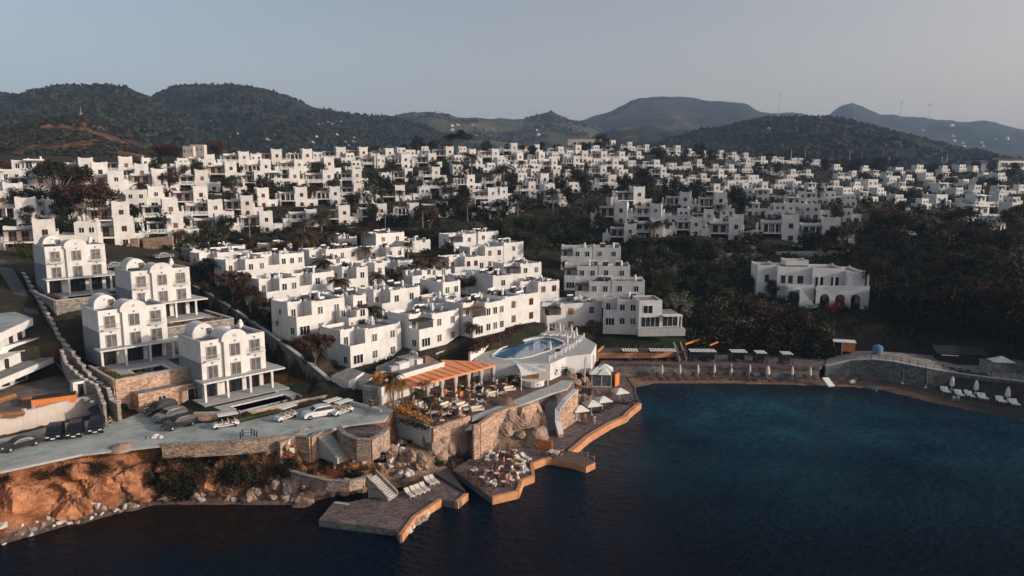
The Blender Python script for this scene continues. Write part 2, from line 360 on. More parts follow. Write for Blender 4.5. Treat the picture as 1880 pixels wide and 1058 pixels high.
LT = [
 (497,451,206,536,46,'small low white house between palms below the hedge belt',dict(nw=1,notch=False,h_=4.2)),
 (742,444,220,790,44,'low white house left of the top row of the middle quarter',dict(nw=2,notch=False,h_=4.6)),
 (757,500,178,800,44,'white house behind the round dark tree with a blank left wall',dict(nw=1,h_=5)),
 (600,478,186,640,47,'small white house above the palms in the long upper row',dict(nw=1,notch=False,h_=5)),
 (905,508,172,942,34,'narrow white house right of the maroon awning in the centre',dict(nw=1,notch=False)),
  # corner x, roof y, distance, right x, yaw, description, extras
 (642,612,127,736,50,'white two-storey house nearest the orange pergola, behind the round red-brown pine',dict(dep=9,nw=2,pan='glass_curtain')),
 (769,583,134,843,50,'white three-level house on a grey basement right behind the restaurant roof',dict(dep=9,nw=2,awn='shade_wood',pan='glass_curtain')),
 (868,562,140,927,48,'long white house with maroon awning above the curved planted wall',dict(nw=3,awn='wood')),
 (927,547,150,958,46,'narrow white house with brown shutters, second along the curved planted wall',dict(nw=1,notch=False,frame='shutter_wood')),
 (958,542,156,992,42,'white house at the pool end of the planted wall',dict(nw=1,notch=False,frame='shutter_wood')),
 (1004,561,163,1105,20,'white house with dark awning and orange shutters beside the pool lawn',dict(nw=2,awn='shade_wood',frame='shutter_wood',pan='shutter_wood')),
 (1108,550,162,1172,-8,'shaded white house joined to the glazed block by the lawn',dict(nw=2,notch=True)),
 (543,560,132,632,50,'white house with corner balcony at the foot of the row of red-brown pines',dict(nw=2,pan='glass_curtain')),
 (632,547,141,672,48,'narrow white house joined uphill of the corner balcony house by the pines',dict(nw=1)),
 (488,516,149,548,50,'white house beside the tallest red-brown pine',dict(nw=2)),
 (548,506,156,613,50,'white house with cluttered roof above the pine row, joined to its downhill neighbour',dict(nw=2)),
 (425,480,166,490,50,'white house behind the umbrella-shaped pine with two front windows',dict(nw=2)),
 (490,470,175,558,50,'long white terraced house above the pine row with a dark cluttered roof',dict(nw=3)),
 (375,467,182,463,50,'white house with a blank side wall just above the diagonal wall',dict(nw=2,dep=8)),
 (353,458,192,450,50,'uppermost long white house at the head of the diagonal wall',dict(nw=2,dep=9,notch=False)),
 (578,461,190,657,48,'white house with three square windows behind the palm clump',dict(nw=3)),
 (620,437,225,655,46,'small white house below the hedge of the hillside town',dict(nw=1,notch=False,h_=4.5)),
 (690,430,218,742,44,'tall plain white house next to the thin lamp post',dict(nw=2,notch=False)),
 (690,457,200,742,46,'white house below the tall plain one by the lamp post',dict(nw=2)),
 (640,494,165,675,46,'white house half behind two palm trees',dict(nw=1)),
 (675,486,173,706,46,'white terraced house just right of the one behind the palms',dict(nw=1)),
 (701,537,147,739,48,'white house with a blank left wall left of the round dark tree',dict(nw=1)),
 (739,531,152,771,46,'white house directly left of the round dark tree',dict(nw=1,notch=False)),
 (813,520,160,845,44,'white house directly right of the round dark tree',dict(nw=2,notch=False)),
 (712,482,186,758,46,'white house between the two groups of palm trees',dict(nw=2)),
 (833,432,226,874,40,'white house with small awning in the top row of the middle quarter',dict(nw=1,awn='shade_wood')),
 (878,427,233,915,38,'white house at the right end of the top row of the middle quarter',dict(nw=2,notch=False)),
 (873,456,205,925,38,'white house with brown shutters, second row of the middle quarter',dict(nw=2,frame='shutter_wood')),
 (925,447,211,961,36,'taller white house with side pergola ending the second row of the middle quarter',dict(nw=1,notch=False)),
 (835,475,192,880,40,'white house with wooden doors in the third row of the middle quarter',dict(nw=2,frame='shutter_wood')),
 (935,487,185,994,32,'white house with a dark glazed corner at the edge of the green slope',dict(nw=2,awn='shade_wood')),
 (855,510,177,922,36,'white house with maroon awning in the centre of the middle quarter',dict(nw=2,awn='wood')),
 (966,521,172,1027,30,'white house with one wooden shuttered window above the house by the lawn',dict(nw=2,frame='shutter_wood')),
 (780,500,180,828,42,'low white house among palms left of the wooden-door house',dict(nw=1,h_=5)),
 (640,575,136,676,48,'white house behind palms, left of the blank-walled house',dict(nw=1,h_=5,ch=0)),
 (800,553,150,842,44,'low white house tucked behind the long house with maroon awning',dict(nw=1,h_=4.6)),
 (1030,455,206,1088,-6,'left half of the uppermost pair of shaded white houses by the green slope',dict(nw=2,awn='shade_wood')),
 (1089,455,205,1140,-6,'right half of the uppermost pair of shaded white houses by the green slope',dict(nw=2,notch=False)),
 (1036,489,190,1098,-6,'left house of the second shaded row by the green slope',dict(nw=2,awn='shade_wood')),
 (1099,489,189,1157,-6,'right house of the second shaded row by the green slope',dict(nw=2,notch=False)),
 (1056,517,176,1122,-6,'left house of the third shaded row by the green slope',dict(nw=2,awn='shade_wood')),
 (1123,517,175,1184,-6,'right house with maroon side awning in the third shaded row',dict(nw=2,notch=False)),
]
def lt_width(px, py, D, pxr, yaw):
    c = PD(px, py, D); a = R(yaw); k = (pxr-940)/F
    return min(max((k*D-c.x)/(math.cos(a)-k*math.sin(a)*CP), 3.0), 22), c
for px, py, D, pr, yw, lb, kw in LT:
    W_, c = lt_width(px, py, D, pr, yw)
    FLAT.append((local_rect(c, R(yw), -1, W_+1, -1.5, kw.get('dep', 8.5)+.5), c.z-kw.get('h_', 6.4)-.1, 3.0))
FLAT.append((pz([(-400,850),(-200,838),(0,797),(60,783),(118,769),(190,753)], 7.0)+pz([(205,725),(190,700),(140,680),(0,700),(-300,730)], 9.5), 9.2, .3))
FLAT.append((local_rect(V_AT[2][0], VYAW, -2.5, 14, -22, -11.2), 7.0, .6))
FLAT.append((pz([(228,778),(345,762),(376,745),(378,722),(300,715),(236,745)], 7.0), 7.0, .5))
FLAT.append((local_rect(V_AT[3][0], VYAW, -5.5, -.5, -15, 3), 7.0, .6))
FLAT.append((local_rect(V_AT[3][0], VYAW, -1.0, 13.6, -10.2, 12), 7.6, .5))
for a_, b_ in zip(DG[:-1], DG[1:]):
    p_, q_ = PD(*a_), PD(*b_); d_ = (q_-p_); d_.z = 0; d_.normalize(); n_x, n_y = d_.y, -d_.x
    if n_x > 0: n_x, n_y = -n_x, -n_y
    for o0, o1, dz_ in ((.5, 7.0, -5.0), (-4.0, -.1, -.5)):
        FLAT.append(([(p_.x+n_x*o0, p_.y+n_y*o0), (q_.x+n_x*o0, q_.y+n_y*o0), (q_.x+n_x*o1, q_.y+n_y*o1), (p_.x+n_x*o1, p_.y+n_y*o1)], (p_.z+q_.z)/2+dz_, .3))
FLAT.append((ROAD, 7.0, .7))
FLAT.append((pz([(520,862),(600,884),(640,886),(680,872),(740,872),(790,862),(790,838),(740,815),(660,815),(600,832)], 3.3), 3.2, 1.2))
def height(X, Y, fine=True):
    X = np.asarray(X, float); Y = np.asarray(Y, float)
    h = rbf(X, Y)
    h = h + vnoise(X,Y,9,1)*1.0 + vnoise(X,Y,4,2)*.5
    for poly, z, b in FLAT:
        ins = inside(X, Y, poly); d = np.where(ins, 0, seg_dist(X, Y, poly, True))
        t = np.clip(1-d/b, 0, 1); h = h*(1-t)+z*t
    ins = inside(X, Y, land_poly); d = seg_dist(X, Y, [(p.x,p.y) for p in shore], False)
    cl = np.clip((8-X)/10, 0, 1)*np.clip((X+400)/100, 0, 1)     # cliffs to the left, beaches to the right
    ru = vnoise(X, Y, 5, 5)*3.4+vnoise(X, Y, 2.3, 6)*2.0+vnoise(X, Y, 11, 8)*2.4
    ru = ru-np.abs(vnoise(X+Y*.25, Y*.3, 3.6, 21))*np.clip((-12-X)/8, 0, 1)*6.5
    cliff = .5+np.maximum(d-1.2, 0)*1.4+ru*np.clip(d/3.5, 0, 1)*(1-np.clip((d-8)/2.5, 0, 1))
    beach = .12+d*.10+np.maximum(d-9, 0)*.6
    prof = cliff*cl+beach*(1-cl)
    land = np.minimum(h, prof)
    sea = -.05-d*.16-np.clip(d-4, 0, 100)*.25
    return np.where(ins, np.maximum(land, .05), np.maximum(sea, -14))
def ground(x, y): return float(height(np.array([x]), np.array([y]))[0])
def axis(fine0, fine1, step, lo, hi, g):
    a = list(np.arange(fine0, fine1+step/2, step)); s = step
    v = fine1; r = []
    while v < hi: s *= g; v += s; r.append(v)
    s = step; v = fine0; l = []
    while v > lo: s *= g; v -= s; l.append(v)
    return np.array(l[::-1]+a+r)
gx = axis(-85, 130, .95, -7000, 7000, 1.07); gy = axis(66, 210, .9, -300, 9000, 1.035)
GX, GY = np.meshgrid(gx, gy); GZ = height(GX, GY)
nx, ny = len(gx), len(gy)
idx = np.arange(nx*ny).reshape(ny, nx)
quads = np.stack([idx[:-1,:-1].ravel(), idx[:-1,1:].ravel(), idx[1:,1:].ravel(), idx[1:,:-1].ravel()], 1)
me = bpy.data.meshes.new('ground')
me.from_pydata(np.stack([GX.ravel(), GY.ravel(), GZ.ravel()], 1).tolist(), [], quads.tolist())
me.polygons.foreach_set('use_smooth', [True]*len(quads))
ground_o = bpy.data.objects.new('ground', me); C.objects.link(ground_o); tag(ground_o, kind='structure')
def height_g(x, y):       # height of the built sheet itself
    i = int(np.clip(np.searchsorted(gx, x)-1, 0, nx-2)); j = int(np.clip(np.searchsorted(gy, y)-1, 0, ny-2))
    fx = (x-gx[i])/(gx[i+1]-gx[i]); fy = (y-gy[j])/(gy[j+1]-gy[j])
    return float((GZ[j,i]*(1-fx)+GZ[j,i+1]*fx)*(1-fy)+(GZ[j+1,i]*(1-fx)+GZ[j+1,i+1]*fx)*fy)
def hit(px, py, d0=60, d1=900):   # where the line of sight through a pixel meets the ground sheet
    u, a, b = ray(px, py); t = d0; st = 1.0; pv = None
    while t < d1:
        x, y, z = u*t, a*t, H+b*t
        if z < max(height_g(x, y), 0): return Vector((x, y, max(height_g(x, y), 0)))
        t += st
        if t > 250: st = 2.5
    return Vector((u*d1, a*d1, height_g(u*d1, a*d1)))
# ground material: red cliff earth, dry soil, dark scrub soil, sand by the water
m = bpy.data.materials.new('ground'); m.use_nodes = True; n = m.node_tree.nodes; L = m.node_tree.links; M['ground'] = m
b = n['Principled BSDF']; b.inputs['Roughness'].default_value = .95; b.inputs['Specular IOR Level'].default_value = .1
geo = n.new('ShaderNodeNewGeometry'); sep = n.new('ShaderNodeSeparateXYZ'); L.new(geo.outputs['Position'], sep.inputs[0])
def N(t, **k):
    x = n.new(t)
    for a_, v_ in k.items(): x.inputs[a_.replace('_', ' ')].default_value = v_
    return x
def noise(s, det=5, ro=.6):
    x = N('ShaderNodeTexNoise', Scale=s, Detail=det, Roughness=ro); L.new(geo.outputs['Position'], x.inputs['Vector']); return x.outputs['Fac']
def ramp(f, stops):
    r = n.new('ShaderNodeValToRGB'); e = r.color_ramp.elements
    e[0].position, e[0].color = stops[0][0], (*stops[0][1], 1); e[1].position, e[1].color = stops[-1][0], (*stops[-1][1], 1)
    for p_, c_ in stops[1:-1]: q = e.new(p_); q.color = (*c_, 1)
    L.new(f, r.inputs[0]); return r.outputs[0]
def mix(f, a_, b_):
    x = n.new('ShaderNodeMix'); x.data_type = 'RGBA'; L.new(f, x.inputs[0]); L.new(a_, x.inputs[6]); L.new(b_, x.inputs[7]); return x.outputs[2]
def rng(v, a_, b_, c_=0, d_=1):
    x = N('ShaderNodeMapRange'); x.inputs['From Min'].default_value = a_; x.inputs['From Max'].default_value = b_
    x.inputs['To Min'].default_value = c_; x.inputs['To Max'].default_value = d_; L.new(v, x.inputs['Value']); return x.outputs[0]
def math_(op, a_, b_=None, v_=None):
    x = n.new('ShaderNodeMath'); x.operation = op; L.new(a_, x.inputs[0])
    if b_ is not None: L.new(b_, x.inputs[1])
    if v_ is not None: x.inputs[1].default_value = v_
    return x.outputs[0]
scrub = ramp(noise(.12), [(.35,(.022,.024,.014)),(.55,(.045,.04,.024)),(.7,(.10,.065,.04))])
red = ramp(noise(.35,8,.7), [(.30,(.07,.032,.018)),(.42,(.26,.105,.05)),(.56,(.48,.20,.095)),(.75,(.56,.33,.21))])
rockc = ramp(noise(.9,8,.7), [(.3,(.12,.08,.055)),(.5,(.24,.165,.12)),(.7,(.38,.28,.21))])
sandc = ramp(noise(.8,6), [(.3,(.17,.10,.07)),(.7,(.30,.19,.13))])
near = math_('MULTIPLY', rng(sep.outputs['X'], 6, -6), rng(sep.outputs['Z'], 7.05, 6.6))
c = mix(near, scrub, red)
rk = math_('MULTIPLY', rng(sep.outputs['X'], -24, -12), rng(sep.outputs['Y'], 125, 112))
c = mix(rk, c, rockc)
c = mix(math_('MULTIPLY', rng(sep.outputs['Z'], 2.6, 1.4), rng(sep.outputs['X'], 4, 14)), c, sandc)
c = mix(math_('MULTIPLY', rng(sep.outputs['Z'], .9, .3), rng(sep.outputs['X'], 4, -4)), c, ramp(noise(1.5,6), [(.3,(.08,.05,.04)),(.7,(.26,.18,.14))]))
c = mix(math_('MULTIPLY', rng(sep.outputs['X'], 70, 88), rng(sep.outputs['Z'], 8, 5)), c, ramp(noise(1.2,6), [(.3,(.035,.03,.03)),(.7,(.075,.065,.058))]))
L.new(c, b.inputs['Base Color'])
bp = n.new('ShaderNodeBump'); bp.inputs['Distance'].default_value = .9; L.new(noise(.8,8,.7), bp.inputs['Height']); L.new(bp.outputs[0], b.inputs['Normal'])
ground_o.data.materials.append(m)
# ---------------------------------------------------------------- sea
m = bpy.data.materials.new('sea'); m.use_nodes = True; n = m.node_tree.nodes; L = m.node_tree.links; M['sea'] = m
b = n['Principled BSDF']; b.inputs['Roughness'].default_value = .16; b.inputs['Specular IOR Level'].default_value = .04; b.inputs['IOR'].default_value = 1.33
geo = n.new('ShaderNodeNewGeometry'); sep = n.new('ShaderNodeSeparateXYZ'); L.new(geo.outputs['Position'], sep.inputs[0])
deep = ramp(noise(.035,4), [(.3,(.0010,.006,.014)),(.7,(.0018,.012,.026))])
teal = ramp(noise(.055,5,.65), [(.34,(.002,.022,.052)),(.5,(.006,.056,.096)),(.66,(.016,.105,.140))])
brown = ramp(noise(.5,6), [(.3,(.006,.004,.004)),(.7,(.026,.013,.010))])
f1 = math_('MULTIPLY', rng(sep.outputs['Y'], 76, 130), rng(sep.outputs['X'], -12, 30))
f1 = math_('MULTIPLY', f1, rng(math_('ADD', sep.outputs['Y'], math_('MULTIPLY', sep.outputs['X'], None, .30)), 158, 142, .12, 1))
c = mix(f1, deep, teal)
fb = math_('MULTIPLY', rng(math_('ADD', sep.outputs['Y'], math_('MULTIPLY', noise(.15), None, 6)), 77, 83), rng(sep.outputs['X'], -16, -34))
c = mix(fb, c, brown)
L.new(c, b.inputs['Base Color'])
wv = N('ShaderNodeTexNoise', Scale=.6, Detail=6, Roughness=.6); mp = n.new('ShaderNodeMapping'); mp.inputs['Scale'].default_value = (1, 1.5, 1); mp.inputs['Rotation'].default_value = (0,0,.5)
L.new(geo.outputs['Position'], mp.inputs[0]); L.new(mp.outputs[0], wv.inputs['Vector'])
bp = n.new('ShaderNodeBump'); bp.inputs['Distance'].default_value = 2.4; bp.inputs['Strength'].default_value = 1.0; L.new(wv.outputs[0], bp.inputs['Height']); L.new(bp.outputs[0], b.inputs['Normal'])
mb = MB(); mb.poly([(-9000,-900,0),(9000,-900,0),(9000,900,0),(-9000,900,0)], 'sea'); tag(mb.build('water'), kind='structure')
# ---------------------------------------------------------------- hills
def hillmat(name, stops, s, bump, s2=None, patch=None):
    global n, L, geo
    m = bpy.data.materials.new(name); m.use_nodes = True; n = m.node_tree.nodes; L = m.node_tree.links; M[name] = m
    b = n['Principled BSDF']; b.inputs['Roughness'].default_value = .95; b.inputs['Specular IOR Level'].default_value = .05
    geo = n.new('ShaderNodeNewGeometry')
    c = ramp(noise(s,8,.65), stops)
    if patch: c = mix(rng(noise(patch[0],6,.6), patch[1], patch[1]+.06), c, ramp(noise(s*3,6), [(.3,patch[2]),(.7,patch[3])]))
    L.new(c, b.inputs['Base Color'])
    bp = n.new('ShaderNodeBump'); bp.inputs['Distance'].default_value = bump; bp.inputs['Strength'].default_value = 1; L.new(noise(s*2.5,8,.7), bp.inputs['Height']); L.new(bp.outputs[0], b.inputs['Normal'])
def hill(name, ridge, D, mname, foot=.45, zb=24, amp=10, seed=1, nu=220, nv=60, back=1.5, wood=None):
    xs = np.array([p[0] for p in ridge], float); ys = np.array([p[1] for p in ridge], float)
    us = np.linspace(xs[0], xs[-1], nu); yr = np.interp(us, xs, ys)
    yr2 = yr+vnoise(us, us*0+seed, 26, seed)*3.0+vnoise(us, us*0+seed, 9, seed+1)*1.6
    vs_ = np.concatenate([np.linspace(0, 1, nv), np.linspace(1, 2, 10)[1:]])
    pts = []
    ybroad = np.convolve(np.pad(yr2, 12, 'edge'), np.ones(25)/25, 'valid')
    for v in vs_:
        kk = min(1, abs(v-1)*3.0)
        for u, y in zip(us, yr2*(1-kk)+ybroad*kk):
            top = PD(u, y, D); dirx = (u-940)/F
            dd = D*(foot+(1-foot)*v) if v <= 1 else D*(1+(back-1)*(v-1))
            s_ = v**1.15 if v <= 1 else (1-(v-1)**.8)
            z = zb+(top.z-zb)*s_
            yy = top.y*dd/D
            pts.append([dirx*dd, yy, z])
    a = np.array(pts); X, Y = a[:,0], a[:,1]
    vv = np.repeat(vs_, nu); env = np.clip(np.minimum(vv*3, 1), 0, 1)*np.clip(np.abs(vv-1)*4+.20, 0, 1)
    sc = D/1300
    a[:,2] += env*(vnoise(X,Y,150*sc,seed)*amp*3.2+vnoise(X,Y,60*sc,seed+3)*amp*2.2+vnoise(X,Y,24*sc,seed+5)*amp*1.1)*np.clip((a[:,2]-zb)/60, 0, 1)
    a[:,2] += vnoise(X,Y,9*sc,seed+9)*amp*.28*np.clip((a[:,2]-zb)/40, 0, 1)
    nn = len(vs_); id_ = np.arange(nn*nu).reshape(nn, nu)
    q = np.stack([id_[:-1,:-1].ravel(), id_[:-1,1:].ravel(), id_[1:,1:].ravel(), id_[1:,:-1].ravel()], 1)
    me = bpy.data.meshes.new(name); me.from_pydata(a.tolist(), [], q.tolist()); me.materials.append(M[mname]); me.polygons.foreach_set('use_smooth', [True]*len(q))
    o = bpy.data.objects.new(name, me); C.objects.link(o); tag(o, kind='structure')
    HILLS.append((a, nu, nv, q))
    if wood:
        r = random.Random(seed); mb = MB(); nw_, sz, mm, cut = wood; G = a.reshape(nn, nu, 3)
        for _ in range(nw_):
            j = min(int(r.random()**.8*(nv-1)), nv-2)+1; i = r.randrange(nu-1); u = r.random(); v = r.random(); p = (G[j-1,i]*(1-u)+G[j-1,i+1]*u)*(1-v)+(G[j,i]*(1-u)+G[j,i+1]*u)*v
            if float(vnoise(np.array([p[0]]), np.array([p[1]]), 45*sc, 77)[0]) < cut: continue
            leafq(mb, Vector((p[0], p[1], p[2]+sz*.2)), sz*r.uniform(.5,1.3), mm, r)
        tag(mb.build('woodland'), kind='stuff')
    return o
HILLS = []
def leafq(mb, p, s_, m, r):
    a = Vector((r.gauss(0,1), r.gauss(0,1), r.gauss(0,1))).normalized(); b_ = a.cross(Vector((r.gauss(0,1), r.gauss(0,1), r.gauss(0,1)))).normalized(); c_ = b_
    mb.add([p-a*s_-c_*s_*.55, p+a*s_*.2-c_*s_*.7, p+a*s_+c_*s_*.3, p-a*s_*.3+c_*s_*.7], [(0,1,2,3)], m)
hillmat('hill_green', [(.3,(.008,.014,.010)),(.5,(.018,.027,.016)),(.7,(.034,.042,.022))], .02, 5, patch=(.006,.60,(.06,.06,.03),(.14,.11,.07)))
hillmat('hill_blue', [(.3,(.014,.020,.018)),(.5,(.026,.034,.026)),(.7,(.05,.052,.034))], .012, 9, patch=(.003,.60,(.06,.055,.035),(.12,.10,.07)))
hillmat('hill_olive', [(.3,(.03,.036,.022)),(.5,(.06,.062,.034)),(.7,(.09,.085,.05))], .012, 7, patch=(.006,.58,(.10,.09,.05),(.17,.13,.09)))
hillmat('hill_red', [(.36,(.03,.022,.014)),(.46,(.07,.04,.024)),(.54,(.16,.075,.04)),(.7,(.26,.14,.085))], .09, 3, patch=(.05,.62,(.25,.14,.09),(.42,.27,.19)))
hill('hill_far', [(1400,300),(1440,232),(1480,224),(1520,214),(1545,198),(1565,192),(1585,198),(1615,212),(1650,212),(1700,216),(1750,222),(1790,222),(1810,220),(1850,230),(1900,242),(1980,252),(2200,290)], 3600, 'hill_blue', amp=14, seed=3)
hill('mountain', [(960,300),(1040,228),(1080,218),(1120,205),(1160,185),(1200,176),(1250,176),(1300,184),(1330,186),(1370,190),(1400,206),(1440,208),(1470,208),(1500,218),(1540,240),(1600,300)], 3000, 'hill_blue', amp=14, seed=11)
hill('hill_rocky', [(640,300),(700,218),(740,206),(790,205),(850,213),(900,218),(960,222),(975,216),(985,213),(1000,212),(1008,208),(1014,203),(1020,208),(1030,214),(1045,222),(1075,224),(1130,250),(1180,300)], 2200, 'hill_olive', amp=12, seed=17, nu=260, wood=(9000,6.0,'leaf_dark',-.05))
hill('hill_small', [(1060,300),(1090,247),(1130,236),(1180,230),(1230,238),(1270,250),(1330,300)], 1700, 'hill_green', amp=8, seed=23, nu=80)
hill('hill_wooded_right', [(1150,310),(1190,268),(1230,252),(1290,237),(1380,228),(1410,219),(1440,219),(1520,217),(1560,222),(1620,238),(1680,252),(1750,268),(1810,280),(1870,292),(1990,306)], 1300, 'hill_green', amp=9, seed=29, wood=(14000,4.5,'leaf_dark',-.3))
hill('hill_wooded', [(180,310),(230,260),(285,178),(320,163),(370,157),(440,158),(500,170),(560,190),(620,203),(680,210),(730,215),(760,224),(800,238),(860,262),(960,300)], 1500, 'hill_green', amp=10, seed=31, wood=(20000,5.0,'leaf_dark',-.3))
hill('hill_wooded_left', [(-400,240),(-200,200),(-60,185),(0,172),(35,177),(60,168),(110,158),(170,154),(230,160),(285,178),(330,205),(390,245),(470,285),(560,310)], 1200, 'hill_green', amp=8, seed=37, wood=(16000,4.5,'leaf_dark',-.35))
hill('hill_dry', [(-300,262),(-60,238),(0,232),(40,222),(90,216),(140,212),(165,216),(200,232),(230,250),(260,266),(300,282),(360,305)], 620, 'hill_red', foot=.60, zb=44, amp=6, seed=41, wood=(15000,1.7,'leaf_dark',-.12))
# ================================================================ buildings: shared pieces
def win(mb, x, z, w_, h_, y=0, face='f', pane='glass', frame='white_paint', mull=1, t=.07, d=.07):
    """a window on a wall plane; face f: wall plane y=const looking to -y; l: plane x=const looking to -x; r: looking to +x; b: looking to +y"""
    def bx(a0, a1, z0, z1, o0, o1, m):
        if face == 'f': mb.box(x+a0, x+a1, y-o1, y-o0, z+z0, z+z1, m)
        elif face == 'b': mb.box(x+a0, x+a1, y+o0, y+o1, z+z0, z+z1, m)
        elif face == 'l': mb.box(y-o1, y-o0, x+a0, x+a1, z+z0, z+z1, m)
        else: mb.box(y+o0, y+o1, x+a0, x+a1, z+z0, z+z1, m)
    bx(-w_/2, w_/2, 0, h_, .003, d*.4, pane)
    for a0, a1, z0, z1 in ((-w_/2-t, -w_/2, -t, h_+t), (w_/2, w_/2+t, -t, h_+t), (-w_/2, w_/2, -t, 0), (-w_/2, w_/2, h_, h_+t)): bx(a0, a1, z0, z1, .003, d, frame)
    for k in range(mull): xx = -w_/2+w_*(k+1)/(mull+1); bx(xx-.035, xx+.035, 0, h_, d*.4, d*.8, frame)
    return mb
def parapet(mb, x0, x1, y0, y1, z0, h_, t, m, horn=0, sk=''):
    if 'f' not in sk: mb.box(x0, x1, y0, y0+t, z0, z0+h_, m)
    if 'b' not in sk: mb.box(x0, x1, y1-t, y1, z0, z0+h_, m)
    if 'l' not in sk: mb.box(x0, x0+t, y0+t, y1-t, z0, z0+h_, m)
    if 'r' not in sk: mb.box(x1-t, x1, y0+t, y1-t, z0, z0+h_, m)
    if horn:
        for cx, cy, sx, sy in ((x0,y0,1,1),(x1,y0,-1,1),(x0,y1,1,-1),(x1,y1,-1,-1)):
            xa, xb = sorted((cx, cx+sx*.42)); ya, yb = sorted((cy, cy+sy*.42)); mb.box(xa, xb, ya, yb, z0+h_, z0+h_+horn, m)
            xa, xb = sorted((cx+sx*.42, cx+sx*.95)); ya, yb = sorted((cy, cy+sy*t)); mb.box(xa, xb, ya, yb, z0+h_, z0+h_+horn*.45, m)
def chimney_mb(x, y, z0, h_, r=.34):
    mb = MB(); mb.lathe([(r*1.15,z0),(r,z0+h_*.55),(r*1.3,z0+h_*.6),(r*1.3,z0+h_*.68),(r*.85,z0+h_*.72),(r*.95,z0+h_*.85),(r*.55,z0+h_*.95),(.05,z0+h_)], 'chimney_white', (x, y), 8); return mb
def rail_mb(x0, x1, y, z, h_, m, face='f', step=.45, post=.05):
    mb = MB(); n_ = max(2, int((x1-x0)/step))
    def q(a, zz0, zz1, w_=post): 
        if face == 'f': mb.box(a-w_/2, a+w_/2, y-.03, y+.03, zz0, zz1, m)
        else: mb.box(y-.03, y+.03, a-w_/2, a+w_/2, zz0, zz1, m)
    for i in range(n_+1): q(x0+(x1-x0)*i/n_, z, z+h_)
    if face == 'f': mb.box(x0, x1, y-.04, y+.04, z+h_, z+h_+.07, m)
    else: mb.box(y-.04, y+.04, x0, x1, z+h_, z+h_+.07, m)
    return mb
def pergola_mb(x0, x1, y0, y1, z, m, post='shade_wood', slats=9, zb=None):
    mb = MB(); zb = z-2.3 if zb is None else zb
    for yy in (y0+.15, y1-.15): mb.box(x0, x1, yy-.07, yy+.07, z-.2, z-.06, m)
    for i in range(slats): xx = x0+.15+(x1-x0-.3)*i/(slats-1); mb.box(xx-.09, xx+.09, y0-.2, y1, z-.06, z+.05, m)
    for xx in (x0+.1, x1-.1): mb.box(xx-.07, xx+.07, y0+.08, y0+.22, zb, z-.2, post)
    return mb
